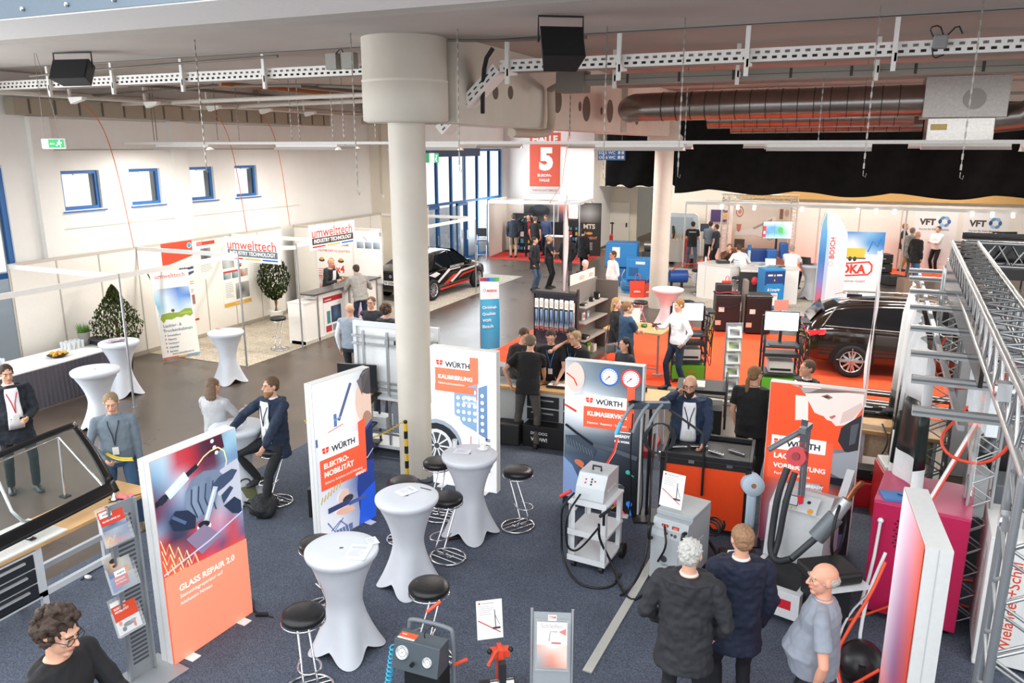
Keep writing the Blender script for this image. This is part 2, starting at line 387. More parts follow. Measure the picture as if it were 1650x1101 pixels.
tag(edge.build('shutter_box'),'grey metal shutter box with rivets along the near ceiling edge','shutter box')
CP=floor_mat('column_plaster','ccc4b7','d6cec2',.7,1.5,rvar=.05)
cx_,cy_=-5.59,9.3
mb=MB().lathe([(.245,0),(.245,5.0)],CP,40,(cx_,cy_,0));struct(mb,'pillar_front')
cc=MB().lathe([(.5,0),(.56,.03),(.56,.49),(.55,.5),(.565,.515),(.565,.53),(.55,.545),(.55,1.05),(.53,1.12)],CP,48,(cx_,cy_,5.0));struct(cc,'pillar_front_capital')
struct(MB().lathe([(.27,0),(.27,4.65)],CP,32,(-5.25,22.95,0)),'pillar_back')
struct(MB().lathe([(.5,0),(.5,.35),(.42,.42),(.42,1.2)],CP,32,(-5.25,22.95,4.62)),'pillar_back_capital')
bm=MB();bm.b2(-5.7,-5.05,9.7,13.0,5.0,6.15,CP).b2(-5.7,-5.12,13.0,18.0,5.0,6.2,CP).b2(-5.7,-5.05,18.0,23.3,4.98,6.25,CP).b2(-5.7,-4.98,17.9,18.3,4.98,6.2,CP)
struct(bm,'beam_main')
hl=MB()
for y,z,r in((10.95,5.47,.1),(11.5,5.5,.1),(13.0+.75,5.5,.22),(15.0,5.45,.09),(15.4,5.42,.24),(16.4,5.42,.08),(17.0,5.44,.24),(19.0,5.4,.2),(20,5.4,.1)):
 x=-5.05 if y<13 or y>18 else-5.12
 hl.cyl((x-.02,y,z),(x+.004,y,z),r,mat('6b5f55',.9),n=24)
struct(hl,'beam_main_service_openings')
struct(MB().b2(-30,-5.7,22.6,23.2,5.4,6.3,CP),'beam_cross')
def drape(name,x0,x1,Y,zt,zb,m,amp,n,label,seed=0):
 r=random.Random(seed);ph=[r.uniform(0,6)for _ in range(4)]
 def fn(u,v):
  x=x0+(x1-x0)*u;sag=.1*abs(sin(u*n*pi+ph[0]))*v+.04*sin(u*31+ph[3])*v
  return(x,Y+amp*sin(x*2.1+ph[1])*(.3+v)+amp*.5*sin(x*5+v*6+ph[2]),zt+(zb-zt)*v-sag*(1 if v>.5 else.2))
 mb=MB().grid(fn,int(abs(x1-x0)*9),18,m);o=mb.build(name)
 s=o.modifiers.new('thick','SOLIDIFY');s.thickness=.02
 return tag(o,label,'curtain')
BC=mat('141110',.95,noise_=.35,scale=3,spec=.2)
drape('black_drape',-6.4,9,30.0,6.22,3.12,BC,.12,5,'wide black cloth hung below the ceiling in front of the back booths')
drape('black_drape',-9.45,-6.3,31.0,6.22,3.22,BC,.1,3,'short black cloth hung left of the round back pillar',3)
struct(MB().b2(-4.6,9,34.5,34.6,2.6,3.0,mat('c79a5c',.6)),'trim_2')
PW=mat('ece8e2',.55)
def tray(name,x0,x1,y,z,label):
 mb=MB();h_=.15;d=.3
 rows=3
 zt=[z,z+.03,z+.06,z+.09,z+.12,z+h_]
 mb.b2(x0,x1,y,y+.006,z,z+.03,PW).b2(x0,x1,y,y+.006,z+.12,z+h_,PW).b2(x0,x1,y,y+.006,z+.06,z+.09,PW)
 n=int((x1-x0)/.11)
 for i in range(n):
  x=x0+i*.11;mb.b2(x,x+.055,y,y+.006,z+.03,z+.06,PW).b2(x+.03,x+.085,y,y+.006,z+.09,z+.12,PW)
 mb.b2(x0,x1,y+.006,y+d,z,z+.008,mat('8f8881',.7)).b2(x0,x1,y+d-.006,y+d,z,z+h_,PW)
 mb.b2(x0,x1,y+.1,y+d-.04,z+.02,z+.1,mat('5a534d',.8))
 return tag(mb.build(name),label,'cable tray')
t1=tray('cable_tray',-4.55,4.0,10.0,5.66,'perforated white cable tray running right from the big pillar')
t2=tray('cable_tray',-15.2,-6.0,10.0,5.7,'perforated white cable tray running left from the big pillar')
tt=MB();
tt.M=T(-4.55,10.0,5.66)@Matrix.Rotation(radians(-42),4,'Y')
tt.b2(-1.2,0,0,.006,0,.15,PW).b2(-1.2,0,.006,.3,0,.01,PW).b2(-1.2,0,.29,.3,0,.15,PW)
for i in range(10):tt.b2(-1.15+i*.115,-1.09+i*.115,-.002,0,.03,.05,mat('4a433d',.8)).b2(-1.12+i*.115,-1.06+i*.115,-.002,0,.09,.11,mat('4a433d',.8))
tag(tt.build('cable_tray'),'short sloping piece of cable tray beside the big round capital','cable tray')
HG='tray hangers under the ceiling'
def hanger(x,y,zt,zb,label):
 t=thing('tray_hanger',label,'bracket',(x,y,zt),0,HG)
 MB().b2(-.025,.025,0,.05,zb-zt,0,PW).b2(-.06,.06,-.02,.07,-.015,0,PW).build('post',t)
 MB().prism([(0.0,zb-zt+.1),(.3,zb-zt+.13),(.3,zb-zt+.16),(0,zb-zt+.19)],.0,.03,PW,'x').build('arm',t)
 return t
ON_=('first','second','third','fourth','fifth')
for i,x in enumerate((-13.2,-11.65,-10.1,-8.45,-6.55)):hanger(x,9.93,6.1,5.55,ON_[i]+' white tray bracket from the left, left of the big pillar')
for i,x in enumerate((-4.42,-2.9,-1.36,.2,1.75)):hanger(x,9.93,6.1,5.5,ON_[i]+' bracket rightwards from the big pillar on the perforated tray')
GT=mat('8d857b',.55)
tr=thing('cable_trunking','closed grey cable trunking running right from a grey junction box','cable trunking',(-4.1,12.1,5.62))
MB().b2(0,8,0,.2,0,.15,GT).b2(0,8,-.004,0,.07,.078,mat('5d564f',.7)).build('channel',tr)
sl=MB()
for i in range(9):sl.b2(.7+i*.78,.735+i*.78,-.006,0,.01,.14,mat('3a3530',.7))
sl.build('vent_slots',tr,label='dark slots in the trunking face')
MB().b2(-.42,.04,-.05,.3,-.1,.22,mat('7d756c',.6)).build('junction_box',tr,bevel=.01)
for i,x in enumerate((-3.55,-1.75,.05,1.8)):hanger(x,11.95,6.15,5.55,ON_[i]+' bracket rightwards from the junction box on the closed grey trunking')
CHM_=mat('8e8881',.4,.7)
DM=mat('8a8480',.28,.95,noise_=.1,scale=6)
def duct(name,pts,r,label,seg=.28):
 mb=MB();P=[Vector(p)for p in pts];mb.tube(P,r,DM,n=28)
 for q in(P[-2].lerp(P[-1],.25),P[-2].lerp(P[-1],.8)):mb.cyl(q,(q.x,q.y,6.22),.008,CHM_)
 for a,b in zip(P,P[1:]):
  L=(b-a).length;d=(b-a)/L;k=int(L/seg)
  for i in range(1,k):mb.cyl(a+d*(i*seg-.008),a+d*(i*seg+.008),r+.01,mat('4c4744',.4,.7),n=28)
 return tag(mb.build(name),label,'duct')
duct('spiral_duct',[(-4.55,16.6,5.45),(-4.3,16.1,5.46),(-4.0,16,5.46),(.9,16,5.48)],.27,'thick round spiral duct hanging nearest below the ceiling')
duct('spiral_duct',[(-3.4,19.2,5.3),(.9,19.2,5.32)],.2,'thinner spiral duct just behind and below the thick one')
duct('spiral_duct',[(-3.2,21.4,5.18),(1.2,21.4,5.2)],.16,'thinnest spiral duct, lowest of the three behind')
bx=thing('duct_box','large galvanised duct box joining the spiral ducts at the right','duct box',(1.5,16,5.47))
MB().b2(-.65,.6,-.45,.5,-.3,.38,mat('a19b96',.35,.8,noise_=.1)).build('upper_case',bx,bevel=.01)
MB().b2(-.55,.45,-.4,.45,-.72,-.3,mat('b4afa9',.25,.85,noise_=.1)).build('lower_case',bx,bevel=.01)
hh=MB().lathe([(.17,0),(.17,.01)],mat('8a847f',.4,.8),24);hh.build('hatch',bx,loc=(.1,-.46,0)).rotation_euler.x=pi/2
MB().b2(-.5,-.25,-.41,-.4,-.5,-.4,mat('d9c07a',.6)).build('sticker',bx,label='yellowish paper sticker')
duct('spiral_duct',[(1.9,15.9,5.15),(2.4,15.8,5.2),(2.8,15.4,5.5),(3.6,14.8,5.75),(5,14,5.85)],.24,'bent silver duct leaving the duct box to the right',.35)
LM=mat('fff6e6',.5,emit=5.0,noise_=0)
def lamp_row(y,z,x0,x1,units,name_label,pw=100):
 rl=thing('lamp_rail','long white light rail, '+name_label,'lamp rail',(0,y,z))
 MB().b2(x0,x1,-.03,.03,0,.05,PW).build('rail',rl)
 for a,b,on in units:
  t=thing('strip_light','%s strip light from the left in the %s'%(('first','second','third','fourth','fifth','sixth','seventh')[units.index((a,b,on))],name_label),'light',((a+b)/2,y,z),0,'strip lights '+name_label)
  L=b-a
  MB().b2(-L/2,L/2,-.05,.05,-.05,-.001,PW).prism([(-.14,-.11),(-.05,-.05),(.05,-.05),(.14,-.11),(.12,-.11),(.04,-.06),(-.04,-.06),(-.12,-.11)],-L/2,L/2,PW,'x').build('reflector',t)
  if on:la=area('strip_lamp_light',((a+b)/2,y,z-.13),(0,0,0),L,.2,pw*(.85 if a<-6 else 1),(1,.96,.9))
  MB().cyl((-L/2+.03,0,-.085),(L/2-.03,0,-.085),.02,LM if on else mat('f2efe8',.4),n=10).build('tube',t)
lamp_row(13.2,4.74,-20,9,[(-17.5,-16,0),(-14.3,-12.8,1),(-11.0,-9.5,1),(-8.3,-6.8,1),(-4.2,-2.7,1),(-1.4,.1,1),(2.0,3.5,1)],'row nearest the camera')
lamp_row(17.5,4.75,-22,9,[(-18,-16.5,0),(-13.5,-12,1),(-10.5,-9,1),(-4.9,-3.4,1),(-1.9,-.4,1),(1,2.5,1)],'row over the orange carpet')
lamp_row(22.5,4.76,-15,9,[(-11,-9.5,1),(-8,-6.5,1),(-3,-1.5,1),(1,2.5,1)],'row before the back pillar',120)
lamp_row(32.6,4.8,-13,9,[(-12,-10.5,1),(-8.5,-7,1),(-4.5,-3,1),(-1,.5,1),(2.5,4,1)],'row added behind the black cloth',95)  # extra lamps added to brighten the far wall and booths
PG=mat('cfc8be',.5);PD=mat('6f665c',.6)
for pts,r,m,lab in(([(-22,13.0,5.55),(-15,13.0,5.6),(-6,13.0,5.66)],.045,PG,'white pipe running across under the left ceiling'),([(-20,15.0,5.5),(-14.0,15.0,5.62),(-5.8,15.0,5.7)],.05,PG,'second white pipe farther back under the left ceiling'),([(-15.2,12.2,5.72),(-10.5,12.3,5.86),(-6.4,12.6,5.6)],.03,PD,'thin brown sloping pipe left of the big pillar'),([(-11.25,12.0,5.85),(-10.9,19.5,5.85)],.045,mat('a8672c',.5),'copper coloured pipe running back under the left ceiling'),([(-14.95,7.5,5.72),(-14.9,22.5,5.72)],.05,PG,'white pipe running back along the left wall top'),([(-13.6,9.0,5.6),(-13.5,22.8,5.55)],.035,PG,'slim white pipe running back over the left booths'),([(-12.4,10.6,5.8),(-12.2,22.8,5.8)],.03,PD,'thin brown pipe running back over the left booths'),([(-9.4,12.0,5.75),(-7.9,21.0,5.7)],.03,PD,'thin brown pipe running back beside the big round capital'),([(-12.9,9.4,5.84),(-10.6,9.4,5.9),(-7.8,9.5,5.95)],.02,PD,'thin dark conduit beside the left loudspeaker'),([(-4.95,9.3,6.0),(-4.4,9.6,6.0),(-3.3,9.9,6.02)],.018,PD,'thin conduit leaving the big capital along the ceiling'),([(-4.92,12.9,5.62),(-4.9,12.9,5.0),(-4.9,12.6,4.9),(-4.9,11.2,4.9)],.07,mat('b9aa98',.5),'beige drain pipe bending down at the beam end'),([(-4.95,12.9,5.62),(-4.6,12.5,5.68),(-4.5,12.2,5.7)],.05,mat('9a8b7b',.5),'brown conduit feeding the grey junction box'),([(-4.6,9.9,5.95),(-4.72,9.9,5.8),(-4.85,10.1,5.4),(-4.9,10.2,5.15)],.03,BLACK(),'thick black cable looping beside the sloping tray')):
 tag(MB().tube(pts,r,m,n=10,smooth_path=1).build('ceiling_pipe'),lab,'pipe')
bt=MB().b2(-15.25,-15.0,10.5,20.5,5.3,5.62,mat('a99f8e',.6))
for i in range(18):bt.b2(-15.0,-14.985,10.8+i*.55,10.84+i*.55,5.32,5.6,mat('6a6156',.7))
tag(bt.build('busbar_trunking'),'beige busbar trunking along the top of the left wall','cable trunking')
for y,z,lab in((12.55,2.5,'orange cable hanging from the ceiling before the first window'),(16.15,2.5,'orange cable hanging before the third small window'),(17.9,2.5,'orange cable hanging right of the last small window')):
 p=[(-14.9,y-.6,5.55),(-14.8,y-.3,5.2),(-14.75,y-.1,4.3),(-14.75,y+.1,z)]
 tag(MB().tube(p,.009,mat('e06a32',.5),n=6,smooth_path=2).build('hanging_cable'),lab,'cable')
tag(MB().tube([(-11.0,31,5.4),(-11.3,31,3.2),(-11.9,31.2,2.4)],.014,mat('e06a32',.5),n=6).build('hanging_cable'),'orange cable hanging behind the red hall banner','cable')
def speaker(loc,rz,w_,h_,label,tilt):
 t=thing('loudspeaker',label,'loudspeaker',loc,rz)
 c=MB();c.M=RX(tilt)
 c.prism([(-w_/2,0),(w_/2,0),(w_/2*.78,h_*.75),(-w_/2*.78,h_*.75)],-h_/2,h_/2,mat('1b1b1e',.55),'z');c.build('cabinet',t,bevel=.008)
 g=MB();g.M=RX(tilt);g.b2(-w_/2+.02,w_/2-.02,-.008,0,-h_/2+.02,h_/2-.02,mat('0e0e10',.8,bump=.5,scale=200));g.build('grille',t)
 MB().tube([(-w_/2-.01,h_*.35,0),(-w_/2-.01,h_*.35,h_/2+.08),(w_/2+.01,h_*.35,h_/2+.08),(w_/2+.01,h_*.35,0)],.012,BLACK(),n=6).build('bracket',t)
 return t
p=at(110,86,6.05)
speaker((-10.75,8.45,5.8),AZ+radians(-12),.62,.3,'black loudspeaker under the ceiling at the left edge',radians(-25))
speaker((-3.0,8.2,5.77),AZ+radians(8),.46,.36,'black loudspeaker under the ceiling right of the big pillar',radians(-30))
CG='ceiling chains'
def chain(px,y0px,y1px,Y,label,r=.006,zt=6.08):
 a=atY(px,y0px,Y);b=atY(px,y1px,Y);L=zt-b.z;n=int(L/.05)
 mb=MB()
 for i in range(n):
  z=-i*.05
  if i%2:mb.box((0,0,z-.025),(.018,.005,.056),CHM)
  else:mb.box((0,0,z-.025),(.005,.018,.056),CHM)
 mb.tube([(0,0,-L),(0,0,-L-.05),(.025,0,-L-.07),(.03,0,-L-.03)],.004,CHM,n=5)
 o=mb.build('hanging_chain',loc=(a.x,Y,zt));tag(o,label,'chain',CG);return o
CHM=mat('8e8881',.4,.7)
for px,y1,Y,lab in((313,270,8.3,'chain hanging left in front of the second small window'),(565,305,8.6,'long chain hanging just left of the big round capital'),(737,268,8.8,'chain hanging just right of the big round capital'),(978,280,9.3,'chain hanging right of the second loudspeaker'),(1103,277,9.0,'chain hanging in front of the spiral duct start'),(1414,275,9.0,'chain hanging left of the galvanised duct box'),(1577,278,8.8,'chain hanging right of the galvanised duct box')):
 chain(px,60,y1,Y,lab)
for px,Y in((462,13.2),(475,13.2),(530,13.2),(548,13.2),(340,13.2),(375,13.2),(235,13.2),(240,13.2),(920,13.2),(1110,13.2),(1330,13.2),(600,13.2)):
 chain(px,100,228,Y,'thin chain holding the light rail nearest the camera')
for i in range(5):
 t=thing('pipe_bracket',ON_[i]+' white flap bracket along the slim white pipe over the left booths','bracket',(-13.55,10.6+i*1.7,5.58));MB().prism([(0,0),(.38,0),(.36,-.05),(.06,-.12)],-.05,.05,PW,'y').b2(-.02,.02,-.02,.02,0,.3,PW).build('arm',t)
jb=thing('electrical_box','two grey electrical boxes on the cable tray left of the big pillar','electrical box',(-7.0,9.9,5.78))
MB().b2(-.26,-.08,-.02,.1,0,.22,mat('9a978f',.6)).b2(.02,.22,-.02,.1,0,.22,mat('9a978f',.6)).build('case',jb)
MB().tube([(-.1,0,.2),(0,0,.28),(.06,0,.2)],.01,BLACK(),n=6).build('cable',jb)
jb=thing('electrical_box','grey round junction box with looped cables on the right cable tray','electrical box',(.63,9.95,5.73))
MB().b2(-.07,.07,-.05,.05,-.02,.12,mat('8b8a88',.6)).build('case',jb,bevel=.02)
MB().tube([(-.07,0,.1),(-.12,0,.2),(-.02,0,.22),(.02,0,.12)],.008,BLACK(),n=6,smooth_path=1).tube([(.05,0,.1),(.15,0,.22),(.2,0,.12)],.008,BLACK(),n=6,smooth_path=1).tube([(-.07,0,0),(-.05,0,-.12),(.05,0,-.08)],.008,BLACK(),n=6,smooth_path=1).build('cable',jb)
sd=thing('ceiling_sensor','white square detector on the right end of the perforated tray','sensor',(2.0,9.88,5.62))
MB().b2(-.12,.12,-.05,0,-.12,.1,PW).build('case',sd);MB().b2(-.05,.05,-.06,-.05,-.05,.05,mat('c9b48e',.5)).build('lens',sd)
e=at(88,228,4.72);Q=Vector((-11.3,8.48,4.74))
ex=thing('exit_sign','green and white emergency exit sign hanging on two wires at the left','sign',Q,AZ-radians(5))
MB().b2(-.2,.2,-.03,.03,-.08,.08,mat('d9d6cf',.5)).build('housing',ex,bevel=.02)
pr=Print(.34,.12,'159a55');pr.rect(0,0,.09,.12,'f2f4e8');pr.line([(.12,.06),(.19,.06)],.012,'f0f4ee');pr.poly([(.11,.06),(.135,.075),(.135,.045)],'f0f4ee')
pr.ell(.27,.1,.012,.012,'ffffff').poly([(.25,.085),(.28,.09),(.27,.05),(.245,.055)],'ffffff').line([(.25,.055),(.22,.03),(.21,.04)],.012,'ffffff').line([(.265,.055),(.285,.035),(.28,.01)],.012,'ffffff').line([(.255,.085),(.23,.07)],.01,'ffffff').line([(.28,.085),(.3,.065),(.31,.075)],.01,'ffffff')
pr.build('sign_face',ex,loc=(-.17,-.031,-.06),emit=.5)
MB().tube([(-.15,0,.08),(-.13,0,1.3)],.004,CHM,n=5).tube([(.12,0,.08),(-.1,0,1.3)],.004,CHM,n=5).build('wire',ex)
def organic(mb,name,parent,vox,smooth=4,disp=0,dscale=.12,loc=None,rz=0,label=None,seed=0):
 o=mb.build(name,parent,loc=loc,rz=rz,label=label)
 r=o.modifiers.new('remesh','REMESH');r.mode='VOXEL';r.voxel_size=vox;r.use_smooth_shade=True
 if smooth:s=o.modifiers.new('smooth','SMOOTH');s.factor=.5;s.iterations=smooth
 if disp:
  key='clouds_%g'%dscale;t=bpy.data.textures.get(key)
  if t is None:t=bpy.data.textures.new(key,'CLOUDS');t.noise_scale=dscale;t.noise_depth=1
  d=o.modifiers.new('folds','DISPLACE');d.texture=t;d.strength=disp;d.mid_level=.5;d.texture_coords='GLOBAL'
 return o
def ik(a,c,l1,l2,hint):
 a,c=Vector(a),Vector(c);d=c-a;L=min(d.length,(l1+l2)*.999);d.normalize();c=a+d*L
 x=(l1*l1-l2*l2+L*L)/(2*L);hgt=sqrt(max(0,l1*l1-x*x));hv=Vector(hint);hv=hv-d*hv.dot(d)
 hv=hv.normalized()if hv.length>1e-4 else d.orthogonal().normalized()
 return a+d*x+hv*hgt,c
def limb(mb,pts,rs,m,n=12):
 mb.tube(pts,rs,m,n=n)
 for p,r in zip(pts,rs):mb.ball(p,r*.985,m,n)
def hand(mb,wrist,d,nrm,m,k=1.0,curl=.5,side=1,pinch=False):
 d=Vector(d).normalized();nrm=Vector(nrm);nrm=(nrm-d*nrm.dot(d)).normalized();x=d.cross(nrm)*side
 B=Matrix((x,d,nrm)).transposed()
 P=lambda a,b,c:Vector(wrist)+(x*a+d*b+nrm*c)*k
 mb.ball(P(0,.048,0),(.040*k,.052*k,.017*k),m,12,B.to_4x4());mb.ball(P(0,.005,0),(.028*k,.03*k,.021*k),m,10,B.to_4x4())
 for i,(a,L)in enumerate(((.029,.072),(.010,.08),(-.010,.074),(-.028,.058))):
  p=P(a,.082,0);ang=curl*(.55+.12*i);pts=[P(a*.8,.05,0),p];rs=[.0095*k,.0092*k]
  for s_,f in((.42,1),(.32,1.15),(.26,.9)):
   v=d*cos(ang)+nrm*sin(ang)+x*(a*1.2);p=p+v*(L*s_*k);pts.append(p);rs.append(rs[-1]*.93);ang+=curl*f
  limb(mb,pts,rs,m,8)
 t0=P(.028,.02,.006);t1=P(.052,.045,.012+.01*curl);t2=P(.052-.012*curl,.072,.02+.03*curl);t3=P(.045-.02*curl,.092,.028+.045*curl)
 limb(mb,[t0,t1,t2,t3],[.014*k,.0125*k,.011*k,.009*k],m,8)
SK={'light':'d9a58a','pale':'e3b79e','tan':'c68f70','red':'d79a80'}
PN=[0]
def person(loc,face,label,h=1.78,lean=0,hip=None,hipf=0.0,fL=(.1,.02),fR=(-.1,-.02),fz=(0,0),hL=None,hR=None,head=(0,0),skin='light',w=1.0,top=('shirt','dfe3e8','long'),legs='23262e',shoes='17181b',hair=('short','4a3424'),front=None,lan=None,vox=.012,beard=None,glasses=None,det=0,curl=(.5,.5),kneeL=(.15,1,0),kneeR=(-.15,1,0),elL=(.6,-.8,-.3),elR=(-.6,-.8,-.3),nL=None,nR=None,belly=0.0,side=0.0,fat=None,gdir=(0,0),twist=0):
 PN[0]+=1;S=h/1.78;V=lambda l,f,u:Vector((l,-f,u))
 sk=mat(SK[skin],.5,noise_=.05,scale=12,spec=.4)
 hz=.53*h if hip is None else hip;P=V(0,hipf,hz)
 la=radians(lean);up=Vector((side,-sin(la),cos(la))).normalized();fw=Vector((0,-cos(la),-sin(la)));fw=(fw-up*fw.dot(up)).normalized();lf=Vector((1,0,0));lf=(lf-up*lf.dot(up)).normalized()
 if twist:q=Matrix.Rotation(radians(twist),3,up);fw2=q@fw;lf2=q@lf
 else:fw2,lf2=fw,lf
 def ax(t):
  a=min(1,max(0,t/.25));return(lf.lerp(lf2,a).normalized(),fw.lerp(fw2,a).normalized())
 def ring(t,rx,ry,inf=0.0,f0=0.0,n=20,wide=w):
  l_,f_=ax(t);c=P+up*(t*h)+f_*(f0*h);return[c+l_*((rx*h*wide+inf)*cos(2*pi*i/n))+f_*((ry*h*wide+inf)*sin(2*pi*i/n))for i in range(n)]
 bl=belly
 prof=[(-.05,.07,.055,0),(-.02,.095,.068,0),(.03,.098,.07+bl*.5,bl*.4),(.08,.088+bl*.4,.064+bl,bl*.8),(.14,.09+bl*.2,.064+bl*.6,bl*.5),(.2,.1,.068,.004),(.25,.105,.064,0),(.285,.095,.052,-.004),(.31,.055,.04,-.004),(.325,.034,.034,0)]
 l2,f2=ax(1);shL,shR=P+up*(.277*h)+l2*(.107*h*w),P+up*(.277*h)-l2*(.107*h*w);nb=P+up*(.318*h)
 ua,fa=.172*h,.15*h
 hL=V(*hL)if hL is not None else shL+V(.05,.04,-.31*h);hR=V(*hR)if hR is not None else shR+V(-.05,.04,-.31*h)
 eL,wL=ik(shL,hL,ua,fa,V(*elL));eR,wR=ik(shR,hR,ua,fa,V(*elR))
 aL,aR=V(fL[0],fL[1],.075*S+fz[0]),V(fR[0],fR[1],.075*S+fz[1]);hjL,hjR=P+V(.055*h*w,0,-.015*h),P+V(-.055*h*w,0,-.015*h)
 kL,aL=ik(hjL,aL,.25*h,.245*h,V(*kneeL));kR,aR=ik(hjR,aR,.25*h,.245*h,V(*kneeR))
 b=MB();b.loft([ring(t,rx*.95,ry*.95,0,f0)for t,rx,ry,f0 in prof],sk)
 for s_,e,w_ in((shL,eL,wL),(shR,eR,wR)):
  limb(b,[s_,s_.lerp(e,.5),e,e.lerp(w_,.35),w_],[.048*S,.043*S,.036*S,.038*S,.024*S],sk)
 for j,k,a in((hjL,kL,aL),(hjR,kR,aR)):limb(b,[j,j.lerp(k,.5),k,k.lerp(a,.35),a],[.078*S,.068*S,.05*S,.052*S,.033*S],sk)
 yaw,pit=radians(head[0]),radians(head[1]*.55)
 hf=(fw2*.35+V(0,1,0)*.65);hf.z=0;hf=hf.normalized()if hf.length>.05 else V(0,1,0);hf=Matrix.Rotation(yaw,3,'Z')@hf
 hl=hf.cross(Vector((0,0,1))).normalized()*-1;q=Matrix.Rotation(pit,3,hl);hfw=q@hf;hup=hl.cross(hfw)*-1
 if hup.z<0:hup=-hup
 hc=nb+(up*.5+Vector((0,0,1))*.25+hup*.25).normalized()*(.088*h)+hfw*.012
 HB=Matrix((hl,hfw,hup)).transposed().to_4x4();SH=S*1.06;H=lambda l,f,u:hc+(hl*l+hfw*f+hup*u)*SH
 e3=lambda a,c_,d_:(a*SH,c_*SH,d_*SH)
 limb(b,[nb-up*.02,nb.lerp(H(0,-.015,-.04),.6),H(0,-.012,-.03)],[.058*S,.052*S,.052*S],sk)
 b.ball(H(0,-.012,.025),e3(.074,.092,.086),sk,20,HB);b.ball(H(0,.022,-.035),e3(.06,.066,.075),sk,16,HB);b.ball(H(0,.062,-.09),e3(.03,.026,.022),sk,10,HB)
 b.ball(H(0,.074,.033),e3(.05,.017,.011),sk,12,HB);b.ball(H(.034,.062,-.012),e3(.022,.022,.02),sk,10,HB).ball(H(-.034,.062,-.012),e3(.022,.022,.02),sk,10,HB)
 limb(b,[H(0,.084,.022),H(0,.098,0),H(0,.11,-.02)],[.009*S,.011*S,.014*S],sk,8);b.ball(H(.011,.097,-.026),.009*S,sk,8).ball(H(-.011,.097,-.026),.009*S,sk,8)
 b.ball(H(0,.082,-.052),e3(.026,.013,.007),sk,10,HB).ball(H(0,.08,-.064),e3(.022,.013,.008),sk,10,HB)
 for s_ in(1,-1):b.ball(H(s_*.076,-.008,-.002),e3(.011,.019,.031),sk,10,HB)
 dL=(wL-eL).normalized();dR=(wR-eR).normalized()
 hand(b,wL,dL,V(*nL)if nL else V(-1,-.1,0),sk,S,curl[0],1);hand(b,wR,dR,V(*nR)if nR else V(1,-.1,0),sk,S,curl[1],-1)
 loc=Vector((loc[0],loc[1],loc[2]if len(loc)>2 else 0));rz=AZ+radians(face)
 body=organic(b,'person',None,vox,3,loc=loc,rz=rz);tag(body,label,'person')
 kind,tc,sl=top;tm=mat(tc,.8,noise_=.08,scale=9,bump=.15)
 inf={'jacket':.026,'coat':.03,'sweater':.018,'hoodie':.026,'shirt':.014,'tshirt':.013,'polo':.014,'vest':.016}[kind]
 c=MB();tp=list(prof)
 if kind in('jacket','coat'):tp=[(-.12 if lean<60 else-.06,.106,.078+bl*.3,0),(-.08,.103,.076+bl*.3,0)]+[(t,max(rx,.094),max(ry,.066),f0)for t,rx,ry,f0 in tp[1:]]
 elif kind in('hoodie','tshirt','polo','sweater'):tp=[(-.06,.099,.072+bl*.3,0)]+[(t,max(rx,.09),ry,f0)for t,rx,ry,f0 in tp[1:]]
 else:tp=[(-.015,.094,.07+bl*.4,bl*.3)]+tp[2:]
 tp=[q_ for q_ in tp if q_[0]<.32]+[(.318,.036,.036,0)]
 c.loft([ring(t,rx,ry,inf,f0)for t,rx,ry,f0 in tp],tm)
 for s_,e,w_ in((shL,eL,wL),(shR,eR,wR)):
  i2=inf*.75;r0=.05*S+i2
  c.tube([nb.lerp(s_,.35)-up*.015*S,s_-up*.004],[.045*S+i2*.5,r0],tm,12).ball(s_-up*.004,r0,tm,12)
  if kind=='vest':continue
  if sl=='long':limb(c,[s_,s_.lerp(e,.5),e,e.lerp(w_,.5),e.lerp(w_,.97)],[r0,.046*S+i2,.042*S+i2,.038*S+i2,.03*S+i2*.7],tm)
  elif sl=='rolled':limb(c,[s_,s_.lerp(e,.5),e,e.lerp(w_,.25)],[r0,.048*S+i2,.043*S+i2,.043*S+i2],tm)
  else:c.tube([s_,s_.lerp(e,.66)],[r0,.047*S+i2+.008],tm,14)
 if kind=='hoodie':c.ball(nb-fw2*.05*S+up*.01,(.1*S,.075*S,.05*S),tm,12)
 organic(c,kind,body,vox,3,disp=.034 if kind in('jacket','coat','hoodie')else.016,dscale=.09)
 if kind=='vest':
  v_=MB()
  for s_,e,w_ in((shL,eL,wL),(shR,eR,wR)):limb(v_,[s_,s_.lerp(e,.5),e,e.lerp(w_,.5),e.lerp(w_,.97)],[.056*S,.053*S,.048*S,.044*S,.036*S],mat(front or 'f0f0f0',.8))
  organic(v_,'shirt_sleeves',body,vox,3,disp=.014,dscale=.09)
 if front and kind!='vest':
  fm=mat(front,.7,noise_=.04);rings=[]
  for t,hw in((.308,.32),(.285,.36),(.25,.34),(.2,.34),(.13,.38),(.06,.42),(.0,.42))if kind!='coat' else():
   f0,rx,ry=None,None,None
   for p0,p1 in zip(tp,tp[1:]):
    if p0[0]<=t<=p1[0]:a=(t-p0[0])/(p1[0]-p0[0]);rx,ry,f0=[p0[k]*(1-a)+p1[k]*a for k in(1,2,3)];break
   l_,f_=ax(t);cc_=P+up*(t*h)+f_*(f0*h);row=[]
   for i in range(7):
    g=(i-3)/3*hw;row.append(cc_+l_*((rx*h*w+inf+.009)*sin(g))+f_*((ry*h*w+inf+.011)*cos(g)))
   rings.append(row)
  if rings:
   s_=MB();vs=[p for r_ in rings for p in r_];s_.add(vs,[(j*7+i,j*7+i+1,(j+1)*7+i+1,(j+1)*7+i)for j in range(len(rings)-1)for i in range(6)],fm,True)
   o=s_.build('shirt_front',body);sd_=o.modifiers.new('thick','SOLIDIFY');sd_.thickness=.01
